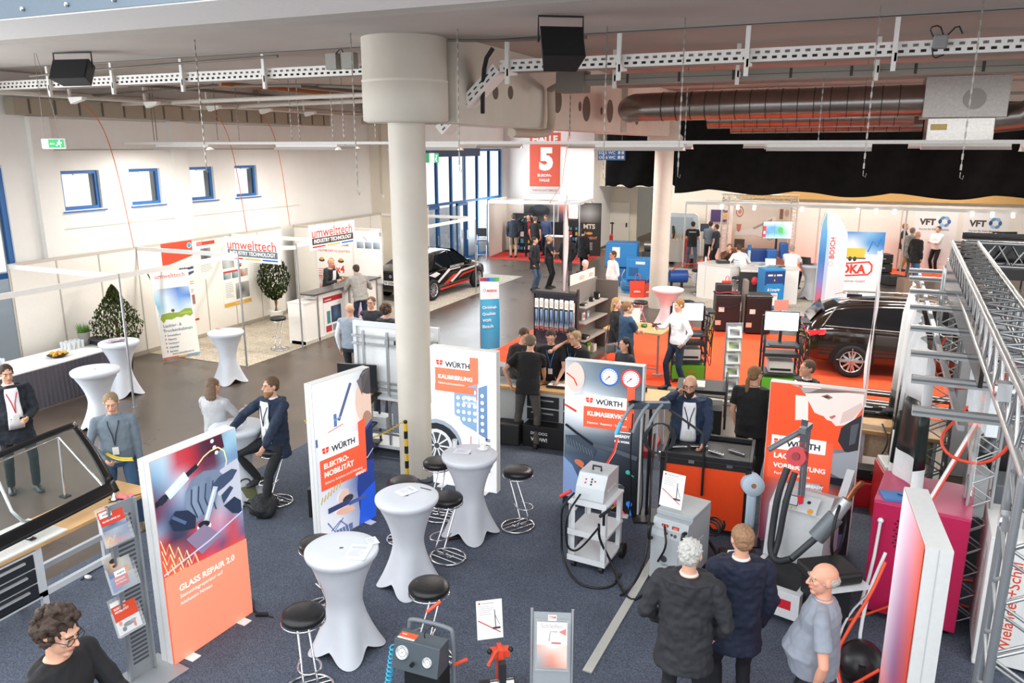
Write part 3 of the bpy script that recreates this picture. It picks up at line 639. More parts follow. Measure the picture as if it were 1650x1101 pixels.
 if kind in('shirt','polo','jacket','coat'):
  cm=mat(front if front else tc,.7)
  cr=MB();rr=[]
  for z_,r_ in((-.03,.066),(.0,.061),(.016,.058)):rr.append([nb+up*(z_*S)+(l2*cos(2*pi*i/18)+f2*sin(2*pi*i/18)*.98)*(r_*S)+f2*(.004 if z_>0 else 0)for i in range(18)])
  cr.loft(rr,cm,caps=False);o=cr.build('collar',body);sd_=o.modifiers.new('thick','SOLIDIFY');sd_.thickness=.008
 if kind in('jacket','coat'):
  jc=MB();jc.loft([[nb+up*(z_*S)+(l2*cos(2*pi*i/20)+f2*sin(2*pi*i/20))*(r_*S)for i in range(3,28)if True][:18]for z_,r_ in((-.05,.092),(-.012,.08),(.002,.074),(-.015,.07))],tm,caps=False)if False else jc.grid(lambda u,v:nb+up*(((-.055,-.018,.002)[min(2,int(v*2+.01))])*S)+(l2*cos(pi*1.28*u+pi*.86)+f2*sin(pi*1.28*u+pi*.86))*((.094,.082,.073)[min(2,int(v*2+.01))]*S),14,2,tm);o=jc.build('jacket_collar',body);sd_=o.modifiers.new('thick','SOLIDIFY');sd_.thickness=.01
 if lan:
  lm=mat(lan,.6);a=ax(.2)[1]
  z0=inf+(.036 if front else.02)
  top_=[nb-f2*.07*S+up*.01,nb+l2*.07*S+up*.0,P+up*(.27*h)+l2*.055*h*.6+f2*(.056*h*w+z0),P+up*(.2*h)+l2*.02+f2*(.07*h*w+z0),P+up*(.13*h)+f2*((.066+bl)*h*w+z0+.01)]
  mir=[nb-f2*.07*S+up*.01]+[p-l2*(2*(p-P-up*((p-P).dot(up))).dot(l2))for p in top_[1:]]
  MB().tube(top_,.0065,lm,6).tube(mir[::-1],.0065,lm,6).build('lanyard',body)
  bd=MB();bp=P+up*(.09*h)+f2*((.066+bl)*h*w+z0+.012);bd.add([bp+l2*x+up*y for x,y in((-.035,-.05),(.035,-.05),(.035,.05),(-.035,.05))],[(0,1,2,3)],mat('e9e7e2',.5));o=bd.build('badge',body);s_=o.modifiers.new('t','SOLIDIFY');s_.thickness=.004
 lm=mat(legs,.85,noise_=.1,scale=7,bump=.2);t_=MB()
 t_.loft([ring(t,rx,ry,.007,f0)for t,rx,ry,f0 in((-.06,.078,.06,0),(-.02,.096,.07,0),(.02,.097,.069+bl*.3,bl*.2),(.05,.09,.066+bl*.5,bl*.3))],lm)
 for j,k,a in((hjL,kL,aL),(hjR,kR,aR)):limb(t_,[j,j.lerp(k,.5),k,k.lerp(a,.5),a+(k-a)*.04],[.088*S*w,.078*S,.062*S,.058*S,.052*S],lm)
 organic(t_,'trousers',body,vox,3,disp=.014,dscale=.1)
 for a,g,nm in((aL,gdir[0]or 8,'L'),(aR,gdir[1]or-8,'R')):
  sh=MB();sh.M=Matrix.Translation(a-Vector((0,0,.075*S)))@RZ(radians(g));sm_=mat(shoes,.45);vs=[]
  sh.loft([[(x*wd*S,-f*S,z*S)for x,z in((-1,0),(-1.02,.25),(-.8,1*hh_),(0,1.2*hh_),(.8,1*hh_),(1.02,.25),(1,0))]if False else[(x*wd*S,-f*S,max(0,z)*S*hh_)for x,z in((-.9,0),(-1,.3),(-.7,.85),(0,1),(.7,.85),(1,.3),(.9,0))]for f,wd,hh_ in((-.075,.022,.05),(-.065,.036,.085),(-.02,.04,.1),(.03,.042,.095),(.09,.046,.06),(.15,.044,.045),(.185,.028,.035),(.195,.01,.02))],sm_)
  sh.build('shoe',body)
 hs,hcol=hair;hm=mat(hcol,.75,noise_=.25,scale=60,bump=.6);hb=MB()
 if hs in('short','curly','long','pony','wavy'):
  hb.ball(H(0,-.02,.036),e3(.082,.093,.084),hm,20,HB).ball(H(0,-.045,-.01),e3(.072,.062,.062),hm,14,HB)
 if hs=='thin':hb.ball(H(0,-.03,.028),e3(.079,.083,.075),hm,20,HB).ball(H(0,-.045,-.012),e3(.07,.06,.06),hm,14,HB)
 if hs=='fringe':hb.ball(H(0,-.03,-.006),e3(.083,.085,.052),hm,18,HB)
 if hs in('curly','wavy'):
  rr=random.Random(5);kk=150 if hs=='curly' else 90;am=.026 if hs=='curly' else.01
  for i in range(kk):
   z_=rr.uniform(-.55,1);a=rr.uniform(0,2*pi);q_=sqrt(max(0,1-z_*z_));l_,f_=q_*cos(a),q_*sin(a)
   if f_>.55 and z_<.45:continue
   hb.ball(H(l_*(.08+am*.7),-.02+f_*(.092+am*.6),.036+z_*(.084+am*.6)),rr.uniform(.5,1)*am*S,hm,7)
 if hs=='long':
  for i in range(-3,4):a=i/3*1.25;limb(hb,[H(sin(a)*.07,-.02-.06*cos(a),.04),H(sin(a)*.088,-.03-.062*cos(a),-.06),H(sin(a)*.085,-.03-.06*cos(a),-.15),H(sin(a)*.07,-.035-.05*cos(a),-.21)],[.026*S,.028*S,.026*S,.012*S],hm,8)
 if hs=='pony':limb(hb,[H(0,-.1,.0),H(0,-.125,-.06),H(0,-.12,-.16),H(.01,-.11,-.26)],[.022*S,.03*S,.03*S,.012*S],hm,8)
 if hb.v:organic(hb,'hair',body,min(vox,.008),2 if hs!='curly' else 1,disp=.012 if hs!='curly' else.016,dscale=.02)
 if beard:
  q_=MB();bm_=mat(beard,.9,noise_=.2,scale=60,bump=.5);q_.ball(H(0,.03,-.075),e3(.062,.064,.05),bm_,16,HB).ball(H(0,.055,-.105),e3(.045,.038,.045),bm_,14,HB)
  organic(q_,'beard',body,min(vox,.008),2,disp=.008,dscale=.02)
 if glasses:
  g=MB();gm=mat(glasses,.3)
  for s_ in(1,-1):
   g.tube([H(s_*.034+.024*cos(a),.1,.008+.018*sin(a))for a in[2*pi*i/14 for i in range(14)]],.0022*S,gm,5,closed=True);g.tube([H(s_*.058,.1,.012),H(s_*.077,.04,.012),H(s_*.079,-.01,.006)],.0022*S,gm,5)
  g.tube([H(-.01,.102,.012),H(.01,.102,.012)],.0022*S,gm,5);g.build('glasses',body)
 if det:
  for s_ in(1,-1):
   MB().ball(H(s_*.031,.0745,.008),.0108*S,mat('c4b8ae',.3),12).ball(H(s_*.031,.0825,.007),.0066*S,mat('2a2018',.2),8).build('eye',body)
   MB().tube([H(s_*.014,.092,.03),H(s_*.034,.092,.035),H(s_*.052,.08,.03)],.0042*S,hm,6).build('eyebrow',body)
  MB().tube([H(-.022,.086,-.056),H(0,.096,-.057),H(.022,.086,-.056)],.004*S,mat('a85c50',.5),6).build('lips',body)
 return body,dict(W=lambda v:loc+RZ(rz).to_3x3()@Vector(v),rz=rz,H=H,wL=wL,wR=wR,P=P,up=up,fw=fw2,nb=nb,S=S,dL=dL,dR=dR,shL=shL,shR=shR)
CLOTH=mat('d0d4db',.75,noise_=.02,bump=.1,scale=8)
def cover_mesh(h=1.06,R0=.34,Rw=.165,Rf=.37,seed=0,ang=0.0):
 mb=MB();N=64;rings=[];rr=random.Random(seed)
 prof=[(h+.004,0.02),(h+.006,R0*.6),(h+.003,R0-.012),(h-.006,R0),(h-.03,R0+.002),(h-.055,R0-.006),(h-.075,R0-.02)]
 for z,r in prof:rings.append([(r*cos(2*pi*i/N),r*sin(2*pi*i/N),z+(0.0015*sin(i*2.9)if z<h-.02 else 0))for i in range(N)])
 for k in range(1,17):
  t=k/16;ring_=[]
  for i in range(N):
   a=2*pi*i/N+ang;q=abs(cos(2*(a-ang+pi/4*0)))
   q=max(abs(cos(a-ang)),abs(sin(a-ang)));c4=((q-.7071)/.2929)**2.6
   waist=Rw+(R0-.02-Rw)*(1-min(1,t/.52))**1.9+.0025*sin(i*3.3)*(1-t)
   low=max(0,(t-.45)/.55)**1.55
   foot=Rw+(Rf-Rw)*low*(.42+.58*c4)
   r=waist if t<.45 else max(foot,waist if t<.6 else 0)
   z=(h-.075)*(1-t)+.1*low**3*(1-((q-.7071)/.2929)**1.3)+.004
   ring_.append((r*cos(a),r*sin(a),z))
  rings.append(ring_)
 return mb.loft(rings,CLOTH,caps=False)
def bar_table(loc,label,rz=0.0,ang=0.0,seed=0,group='white covered standing tables',h=1.06,R0=.34):
 t=thing('standing_table',label,'table',loc,rz,group)
 m=cover_mesh(h,R0,seed=seed,ang=ang);o=m.build('stretch_cover',t)
 MB().lathe([(R0-.02,h-.03),(R0-.02,h-.002)],mat('8c8c8c',.5),32).build('table_top',t)
 MB().cyl((0,0,.02),(0,0,h-.03),.03,CHROME()).build('pole',t);return t
LEA=lambda :mat('19191b',.35,noise_=.1,bump=.15,scale=30)
def stool(loc,label,rz=0.0,h=.79,group='round black bar stools with chrome loops',style=0):
 t=thing('bar_stool',label,'stool',loc,rz,group)
 MB().lathe([(.02,h-.085),(.15,h-.085),(.178,h-.075),(.19,h-.05),(.19,h-.025),(.175,h-.006),(.12,h+.004),(.01,h+.006)],LEA(),36).build('seat',t)
 MB().tube([(.186*cos(a),.186*sin(a),h-.088)for a in[2*pi*i/36 for i in range(36)]],.008,CHROME(),8,closed=True).build('seat_ring',t)
 if style==0:
  for x in(-.045,.045):MB().tube([(x,.14,h-.09),(x,.12,h-.16),(x*1.3,-.13,.2),(x*1.4,-.14,.12),(x*1.2,-.03,.02),(x,.05,.015)],.011,CHROME(),8,smooth_path=2).build('leg',t)
  MB().tube([(-.055,.0,.33),(-.11,-.14,.335),(-.06,-.26,.34),(.06,-.26,.34),(.11,-.14,.335),(.055,.0,.33)],.009,CHROME(),8,smooth_path=2).build('footrest',t)
  b=MB().tube([(.215*cos(a),.19*sin(a),.014)for a in[2*pi*i/36 for i in range(36)]],.012,CHROME(),8,closed=True)
  for y in(-.07,.03,.1):b.tube([(-sqrt(max(0,1-(y/.19)**2))*.21,y,.014),(sqrt(max(0,1-(y/.19)**2))*.21,y,.014)],.009,CHROME(),8)
  b.build('base_ring',t)
 elif style==1:
  for a in(.4,2.5,4.4):MB().tube([(.07*cos(a+2),.07*sin(a+2),h-.09),(.26*cos(a),.26*sin(a),.012)],.011,CHROME(),8).build('leg',t)
  MB().tube([(.15*cos(a),.15*sin(a),.3)for a in[2*pi*i/24 for i in range(24)]],.008,CHROME(),8,closed=True).build('footrest',t)
 else:
  MB().cyl((0,0,.03),(0,0,h-.09),.03,CHROME(),n=16).build('column',t);MB().lathe([(.21,0),(.21,.012),(.05,.04),(.03,.06)],CHROME(),32).build('base',t)
  MB().tube([(.13*cos(a),.13*sin(a)-.08,.28)for a in[2*pi*i/24 for i in range(24)]],.009,CHROME(),8,closed=True).build('footrest',t)
 return t
def wurth(p,x,z,w,o='f0512c',dark='3a3c44'):
 h=w*.3;p.rect(x,z,w,h,'fbfaf8');s=w*.085;cx,cz=x+w*.13,z+h*.55
 p.rect(cx-s,cz+s*.15,s*.9,s*.6,'e8432c').rect(cx+s*.12,cz+s*.15,s*.9,s*.6,'e8432c').poly([(cx-s,cz),(cx-s*.1,cz),(cx-s*.1,cz-s*.75),(cx-s*.75,cz-s*.55)],'e8432c').poly([(cx+s*1.02,cz),(cx+s*.12,cz),(cx+s*.12,cz-s*.75),(cx+s*.77,cz-s*.55)],'e8432c').rect(cx-s,cz-s*.02,s*2.02,s*.1,'e8432c')
 p.text('WÜRTH',x+w*.28,z+h*.3,1,dark,bold=.035,w=w*.62,sy=1.0);return p
def lightbox(p,loc,rz,label,w=1.0,h=2.03,d=.12,emit=1.0,feet=True):
 t=thing('light_box',label,'light box',loc,rz,'upright illuminated advertising boxes')
 f=MB();F=mat('dcdcda',.5);b=.03
 f.b2(0,b,0,d,0,h,F).b2(w-b,w,0,d,0,h,F).b2(b,w-b,0,d,0,b,F).b2(b,w-b,0,d,h-b,h,F).b2(b,w-b,d*.6,d*.62,b,h-b,mat('d8d8d6',.7))
 f.b2(-.002,0,d*.45,d*.5,0,h,mat('c2c3c4',.5)).b2(w,w+.002,d*.45,d*.5,0,h,mat('c2c3c4',.5));f.build('frame',t,bevel=.003)
 p.build('printed_front',t,loc=(.006,-.003,.006),emit=emit*.32)
 if feet:
  for x in(.17,w-.17):MB().b2(x-.05,x+.05,-.12,d+.12,0,.008,mat('f4f4f2',.4)).build('foot_plate',t)
 return t
def screen(t,w,h,loc,img='f3f6fa',rz=0.0,name='screen',p=None,emit=1.0,back='1b1c1f'):
 c=MB();c.b2(-w/2-.012,w/2+.012,0,.03,-.012,h+.012,mat(back,.4));o=c.build(name,t,loc=loc,rz=rz)
 if p is None:p=Print(w,h,img)
 p.build('display',o,loc=(-w/2,-.002,0),emit=emit,rough=.2);return o
def cable(pts,r,col,label,name='cable',rough=.5,sm=2,cat='cable',group=None):
 o=MB().tube(pts,r,mat(col,rough),7,smooth_path=sm).build(name);return tag(o,label,cat,group)
def leaf_ball(name,parent,c,rx,rz,n,leaf,col1,col2,seed,shape=None,top=1.0):
 rr=random.Random(seed);mb=MB();ms=[mat(col1,.8,noise_=.2,scale=8,spec=.15),mat(col2,.8,noise_=.2,scale=8,spec=.15),mat('4c6428',.8,spec=.15)]
 for i in range(n):
  z=rr.uniform(-1,1);a=rr.uniform(0,2*pi);q=sqrt(1-z*z)*(rr.random()**.35)
  rad=rx*(shape(z)if shape else 1);p=Vector((c[0]+rad*q*cos(a),c[1]+rad*q*sin(a),c[2]+rz*z))
  Rm=Matrix.Rotation(rr.uniform(0,6.3),3,'Z')@Matrix.Rotation(rr.uniform(.2,1.6),3,'X');l=leaf*rr.uniform(.6,1.2)
  vs=[p+Rm@Vector(v)for v in((0,-l,0),(l*.38,-.1*l,.1*l),(0,l,0),(-l*.38,-.1*l,.1*l))]
  mb.add(vs,[(0,1,2),(0,2,3)],ms[0 if rr.random()<.6 else(1 if rr.random()<.8 else 2)])
 return mb.build(name,parent)
PANEL=mat('f0ebe2',.6,noise_=.02);RAIL=mat('c9c2b6',.45,.25,noise_=.02)
BH=2.5
def wall_run(ys,X,label):
 for a,b in zip(ys,ys[1:]):
  t=thing('booth_wall',label,'booth wall panel',(X,(a+b)/2,0),0,'white booth wall panels along the left wall');L=b-a
  MB().b2(-.015,.015,-L/2+.02,L/2-.02,.1,BH-.05,PANEL).build('panel',t)
  MB().b2(-.02,.02,-L/2,L/2,BH-.06,BH,RAIL).build('top_rail',t);MB().b2(-.018,.018,-L/2+.02,L/2-.02,0,.1,mat('b5aa9a',.6)).build('skirting',t)
  MB().cyl((0,-L/2,0),(0,-L/2,BH),.02,RAIL).build('post',t)
wall_run([9.85+i*.99 for i in range(9)],-14.9,'white booth wall panel between slim metal posts behind the caterer\'s table and posters')
wall_run([18.3+i*.99 for i in range(9)],-14.9,'white booth wall panel behind the parked black saloon')
def rail(p0,p1,label,z=BH,h=.09):
 p0,p1=Vector((*p0,z)),Vector((*p1,z));d=p1-p0;L=d.length
 o=MB().b2(0,L,-.018,.018,-h,0,mat('f2efe9',.45)).build('booth_rail',loc=p0,rz=math.atan2(d.y,d.x));return tag(o,label,'rail')
rail((-14.86,12.83),(-11.95,12.83),'white overhead rail crossing from the wall to the middle booth post')
rail((-14.86,9.85),(-11.95,9.85),'white overhead rail nearest the camera at the left booth')
rail((-11.95,9.85),(-11.95,12.81),'front overhead rail of the caterer\'s booth')
rail((-11.95,7.2),(-11.95,9.83),'front overhead rail leaving the picture at the left')
rail((-14.86,15.8),(-11.95,15.8),'overhead rail over the booth with the plant in the white pot')
rail((-11.95,14.75),(-11.95,18.3),'front overhead rail over the counter with two men')
rail((-14.86,18.35),(-11.95,18.35),'overhead rail at the far side of the counter booth')
rail((-14.86,22.9),(-11.3,22.9),'overhead rail behind the parked saloon')
rail((-11.3,18.3),(-11.3,22.88),'overhead rail in front of the parked saloon')
for x,y,lab in((-11.95,9.85,'slim aluminium booth post in front of the bushy plant'),(-11.95,12.83,'slim aluminium booth post beside the farthest left standing table'),(-11.95,14.75,'slim aluminium booth post at the left end of the counter'),(-11.95,18.3,'slim booth post just before the saloon\'s rear bumper'),(-11.3,22.9,'slim booth post in front of the saloon\'s front door')):
 tag(MB().cyl((0,0,0),(0,0,BH),.021,ALU(),n=12).b2(-.03,.03,-.03,.03,0,.01,ALU()).build('booth_post',loc=(x,y,0)),lab,'post')
sw=thing('booth_wall','white booth wall standing across behind the counter, with the big posters','booth wall panel',(-14.86,18.3,0))
MB().b2(0,2.9,-.015,.015,0,BH-.06,PANEL).b2(0,2.9,-.02,.02,BH-.06,BH,RAIL).build('panel',sw)
def umwelt(loc,rz,w,label,gray='5f6b70'):
 h=w*.335;p=Print(w,h,'fbfbf9');p.text('umwelttech',w*.04,h*.5,1,'e0442e',bold=.012,w=w*.9,sy=1.0)
 p.rect(w*.04,h*.2,w*.92,h*.28,gray).text('INDUSTRY TECHNOLOGY',w*.08,h*.27,1,'ffffff',bold=.02,w=w*.84,sy=1.05)
 p.rect(w*.04,h*.08,w*.28,h*.07,'d63a2c').rect(w*.36,h*.08,w*.29,h*.07,'f0b04c').rect(w*.68,h*.08,w*.28,h*.07,'2d6cc0')
 t=thing('fascia_sign',label,'sign',loc,rz);MB().b2(0,w,0,.03,0,h,mat('f6f5f2',.5)).build('board',t)
 p.build('printed_front',t,loc=(0,-.002,0),emit=.25,rough=.3)
a=atY(372,408,13.3);a=at(374,406,2.3)
umwelt((-13.0,13.6,2.2),radians(-3),1.6,'white sign with red lettering over a blue-grey bar, on the left booth rail')
umwelt((-11.93,15.25,2.27),radians(88),1.75,'white sign with red lettering over a dark brown bar, above the counter','3f3833')
rail((-13.2,13.66),(-11.95,14.75),'short rail behind the left white sign',2.45)
def poster(loc,rz,p,label,th=.006):
 t=MB().b2(0,p.w,0,th,0,p.h,mat('f4f2ee',.6)).build('wall_poster',loc=loc,rz=rz);p.build('print',t,loc=(0,-.001,0));return tag(t,label,'poster')
XP=-14.878
p=Print(1.0,.5,'c8472f');p.poly([(0,0),(1,.2),(1,0)],'f0ece4');p.ring(.88,.36,.1,.02,'dfe9f0').ell(.88,.36,.075,.075,'3f9ccb').text('ISO',.84,.34,.07,'ffffff')
p=Print(.95,2.0,'efece6');p.rect(0,1.62,.95,.38,'cf4a30').poly([(0,1.62),(.95,1.62),(0,1.45)],'cf4a30').ring(.86,1.88,.07,.015,'e8f2f6').ell(.86,1.88,.055,.055,'3a9cc8')
p.poly([(.4,1.3),(.62,1.45),(.93,1.4),(.93,1.3),(.6,1.28)],'303c5e').poly([(.4,1.2),(.6,1.1),(.93,1.2),(.93,1.25)],'4a506a').text('HALLEN',.55,1.35,.1,'ffffff').ell(.3,1.05,.05,.05,'d8442e')
p.rect(.05,.72,.26,.26,'9aa0a4').rect(.05,.99,.26,.05,'3b4256');p.lines(.4,.98,.5,6,.05,.018,'d08a4a',2)
p.grad(.05,.42,.38,.24,[['888d92','b0b4b8','4c5560'],['55606a','8e9498','3a3f46']]).grad(.5,.42,.38,.24,[['c8543c','8e949a','b04a34'],['4a5058','d05a40','767c84']])
p.rect(.2,.3,.4,.05,'33405a').grad(.1,.0,.7,.28,[['d8d8d4','a8a8a4','d8d8d4'],['c8c8c4','3a3032','c4c4c0'],['9a9a96','c04434','8e8e8a']]).rect(0,-.0,.95,.05,'c8372a')
poster((XP,13.5,.48),radians(90),p,'tall grey poster with vehicle photos, dark red band below and orange top, beside the banner')
p=Print(.6,.95,'eeebe5');p.rect(0,.86,.6,.09,'d0452f').text('MULTI',.03,.885,.05,'ffffff').grad(.1,.48,.34,.3,[['9aa0a0','6b7074','a8acae'],['55595e','3c3038','8c9094']]).text('4.2',.2,.62,.1,'2b2b30',bold=.03);p.lines(.06,.4,.45,6,.04,.012,'b4ada6',3);p.poly([(.3,.42),(.5,.46),(.5,.42)],'c0443a')
poster((XP,14.6,1.45),radians(90),p,'smaller poster with an orange heading, high beside the tall vehicle poster')
p=Print(1.0,1.75,'efede8');p.grad(.4,1.45,.5,.25,[['b8b6b2','8c8a88','c0beba'],['55575a','a8a4a0','76787a']]).grad(.05,1.0,.42,.4,[['c04a3c','b8bcbc','9a9e9e'],['a8b0b0','d0d2d0','7a8082'],['8a9290','c8cac8','a0a4a4']])
for i in range(3):p.rect(.6,1.32-i*.14,.14,.03,'c8362c').ell(.67,1.29-i*.14,.06,.025,'44484c')
for i,c in enumerate(('6f9aa0','5a8a86','d07a50')):p.grad(.05+i*.31,.72,.27,.2,[[c,'d8d8d4','9a9ea0'],['44484c',c,'b8bab8']])
p.rect(.05,.88,.58,.05,'c84438');p.grad(.45,.15,.5,.42,[['c8c6c2','9a9894','b4b0ac'],['8c8a86','3c3e42','a8a49e'],['54565a','b0aca8','66686c']]);p.lines(.08,.6,.3,9,.045,.012,'b0aaa2',5).rect(0,0,1.0,.09,'dfa93c').text('www.umwelttech.at',.4,.03,.04,'fff6e0')
poster((XP,15.35,.62),radians(90),p,'white poster with car workshop photos and a yellow band below, left of the potted tree')
p=Print(.7,1.0,'f2efe9');p.lines(.08,.9,.5,14,.055,.012,'c2bcb4',8)
poster((XP,16.45,1.2),radians(90),p,'pale poster with faint grey lines behind the potted tree')
p=Print(1.25,2.05,'f4f1ec');p.grad(.62,1.68,.5,.34,[['d8d8d4','5a5e62','c8c8c4'],['a8aaa8','3c4044','e0a040'],['b8bab8','e0903a','8a8c8c']]).text('WELTNEUHEIT 4.2 QUATTRO',.05,1.5,1,'d8553e',w=1.1)
for i in range(3):p.ell(.18+i*.33,1.25,.1,.05,'3b3f44').ell(.18+i*.33,1.29,.07,.04,'dfa53a')
p.text('4x4',.5,.92,.3,'e0472e',bold=.02).lines(.05,.98,.35,3,.06,.02,'d8765e',4);p.grad(.05,.2,1.1,.62,[['d04a3a','d8d4cc','6c6e70','e0a848'],['e8e6e2','44484c','9c9e9c','3a6cae'],['c0443a','8a8c8c','3a3c40','d0ceca'],['e0a040','c8c6c2','6c7074','e8e6e2']])
poster((-14.1,18.27,.3),0,p,'large poster with red 4x4 lettering on the booth wall behind the bald man')
p=Print(.9,1.3,'f4f2ee');
for i in range(3):p.grad(.08+i*.27,.95,.22,.18,[['8fa8c0','c8d4dc'],['4c5864','9aa4ac']])
p.line([(.3,1.28),(.42,1.16)],.02,'8a9098').ell(.8,.2,.04,.04,'e8d0c8')
poster((-12.78,18.27,1.0),0,p,'pale poster with three small pictures right of the 4x4 poster')
p=Print(.85,1.95,'f2f0ea');p.text('umwelttech',.1,1.8,1,'d8492f',bold=.01,w=.66)
p.grad(.02,.95,.8,.62,[['e8eaea','a0b8d8','4a78c0','b8cce4'],['a8d8ec','d8e8f0','6a98d8','4c80c8'],['60c0e0','e0eef4','a8c8e8','d0e0ee'],['c0e4f0','f0f4f4','d8e8ec','c8dce8']])
p.poly([(.08,.9),(.12,1.0),(.3,1.02),(.5,1.0),(.65,1.07),(.8,1.06),(.82,.93),(.75,.88),(.66,.93),(.55,.88),(.45,.9),(.32,.86),(.2,.88),(.14,.8)],'8fa838').poly([(.5,.96),(.6,1.0),(.78,1.0),(.8,.95)],'a8c048').ell(.38,1.06,.04,.035,'5a5c34').rect(.375,1.0,.012,.05,'4a4030').poly([(.0,1.3),(.0,.9),(.07,1.0),(.04,1.2)],'f2f0ea')
p.text('Lackier- &',.12,.7,.1,'3a6a88',bold=.006).text('Trockenkabinen',.1,.59,1,'3a6a88',bold=.006,w=.66)
for i,s_ in enumerate(('Entwicklung','Planung','Fertigung','Vertrieb','Service')):p.rect(.12,.5-i*.09,.02,.04,'d8553e').text(s_,.18,.49-i*.09,.062,'7c8a90')
p.text('www.umwelttech.at',.22,.07,1,'8a9498',w=.5).rect(0,0,.35,.03,'e0552e').rect(.35,0,.2,.03,'f0b04c').rect(.55,0,.3,.03,'5a9ccc')
a=at(263,583);b=at(317,570)
t=thing('banner_stand','x-frame banner with a sky and meadow picture in front of the bushy plant','banner',a,radians(68))
MB().b2(0,.85,.0,.006,.04,2.0,mat('f0eee8',.6)).build('fabric',t).rotation_euler.x=radians(-7)
p.build('print',t,loc=(0,-.002,.05),rx=radians(-7))
MB().tube([(.05,.02,.03),(.4,.42,.9),(-.03,.3,2.0)],.012,BLACK(),6,smooth_path=2).tube([(.8,.02,.03),(.42,.42,.9),(.84,.28,2.0)],.01,BLACK(),6,smooth_path=2).tube([(.41,.42,.9),(.3,.75,0)],.012,BLACK(),6).ball((.41,.42,.9),.03,BLACK(),8).build('stand_rods',t)
TY0,TY1,TX0,TX1=7.6,11.0,-14.45,-13.45
t=thing('buffet_table','long buffet table with white cloth and pleated dark grey skirt at the left wall','table',((TX0+TX1)/2,(TY0+TY1)/2,0))
w2,l2_=.5,1.7
MB().b2(-w2,w2,-l2_,l2_,.735,.765,mat('f3f2ef',.7,bump=.2)).build('cloth',t,bevel=.01)
def pleat(u,v):
 s_=u*(2*l2_+4*w2*.5);
 L1,L2=2*l2_,2*w2;s_=u*(L1+2*L2)
 if s_<L2:x,y,nx,ny=-w2+s_,-l2_,0,-1
 elif s_<L2+L1:x,y,nx,ny=w2,-l2_+s_-L2,1,0
 else:x,y,nx,ny=w2-(s_-L2-L1),l2_,0,1
 d=.012+.014*sin(s_*70)*(.4+.6*v)+.01*v;return(x+nx*d,y+ny*d,.74-.72*v)
MB().grid(pleat,520,5,mat('55525a',.8,noise_=.1)).build('skirt',t)
def onTable(x,y,z=.766):return((TX0+TX1)/2+x,(TY0+TY1)/2+y,z)
tp=thing('fruit_tray','black hexagonal tray heaped with yellow fruit on the buffet table','tray',onTable(.1,.55))
MB().lathe([(.12,0),(.2,.05),(.19,.05),(.11,.012)],mat('221c1a',.5),6,smooth=False).build('tray',tp)
fr=MB();rr=random.Random(3)
for i in range(26):fr.ball((rr.uniform(-.11,.11),rr.uniform(-.11,.11),.04+rr.uniform(0,.05)),rr.uniform(.02,.035),mat('e0b040' if i%3 else 'c8862c',.5),8)
fr.build('fruit_pieces',tp)['kind']='stuff'
GLS=mat('f0f4f6',.1,noise_=0,alpha=.45)
CG2='clear plastic cups on the buffet table'
cup0=None
for k,(x,y,n)in enumerate([(-.3+dx*.1,.95+dy*.1,0)for dx in range(3)for dy in range(4)]+[(-.35+dx*.1,-.75+dy*.1,0)for dx in range(3)for dy in range(5)]):
 if cup0 is None:
  cup0=MB().lathe([(.025,0),(.036,.16),(.034,.16),(.024,.005)],GLS,12,caps=False).build('plastic_cup',loc=onTable(x,y));tag(cup0,'clear plastic cup standing on the buffet table','cup',CG2)
 else:dup(cup0,onTable(x,y,.766))
pt=thing('potted_grass','bushy green grass in a grey pot on the buffet table','plant',onTable(-.25,1.42))
MB().lathe([(.09,0),(.12,.26),(.125,.27),(.11,.27),(.1,.24),(.01,.24)],mat('8c8a86',.7),24).build('pot',pt)
gr=MB();rr=random.Random(8)
for i in range(220):
 a=rr.uniform(0,6.3);q=rr.random()**.5*.1;h_=rr.uniform(.12,.24);l=rr.uniform(0,.08)
 gr.add([(q*cos(a)-.006,q*sin(a),.24),(q*cos(a)+.006,q*sin(a),.24),((q+l)*cos(a),(q+l)*sin(a),.24+h_)],[(0,1,2)],mat('4f7a30' if i%2 else '6a9440',.6))
gr.build('grass_blades',pt)
pt=thing('potted_grass','tiny green plant in a small pale pot at the left end of the buffet table','plant',onTable(.05,-1.0))
MB().lathe([(.035,0),(.05,.09),(.045,.09),(.04,.08),(.01,.08)],mat('b4bab4',.6),16).build('pot',pt);leaf_ball('leaves',pt,(0,0,.12),.05,.05,60,.02,'4a7a34','7a9a50',2)
bp=thing('bushy_plant','tall bushy evergreen in a black pot beside the buffet table','plant',(-14.0,11.35,0))
MB().lathe([(.2,0),(.26,.45),(.27,.48),(.24,.48),(.22,.42),(.01,.42)],mat('1c1c1e',.5),28).build('pot',bp)
MB().cyl((0,0,.4),(0,0,1.2),.03,mat('5a4632',.8)).build('stem',bp)
leaf_ball('foliage',bp,(0,0,1.12),.52,.78,3200,.046,'2c3418','444c24',4,shape=lambda z:(1-.55*max(0,z))*(.75+.25*cos(z*2.2)))
bk=thing('folding_crate','black open crate leaning on the buffet table end before the bushy plant','crate',(-13.9,10.92,.766));MB().b2(-.3,.3,-.14,.1,0,.1,mat('2a2a2c',.6)).b2(-.35,.35,-.2,.12,.1,.12,mat('38383b',.6)).build('tray',bk)
ft=thing('potted_tree','round headed potted tree in a white basket pot inside the counter booth','plant',(-14.4,16.75,.01))
MB().lathe([(.14,0),(.19,.3),(.2,.33),(.18,.33),(.16,.28),(.01,.28)],mat('eceae4',.7,bump=.8,scale=40),28).build('pot',ft)
for k in(-1,0,1):MB().tube([(.03*k,0,.28),(-.04*k,.03,.6),(.04*k,0,.95)],.02,mat('7a5a3c',.8),8,smooth_path=1).build('trunk',ft)
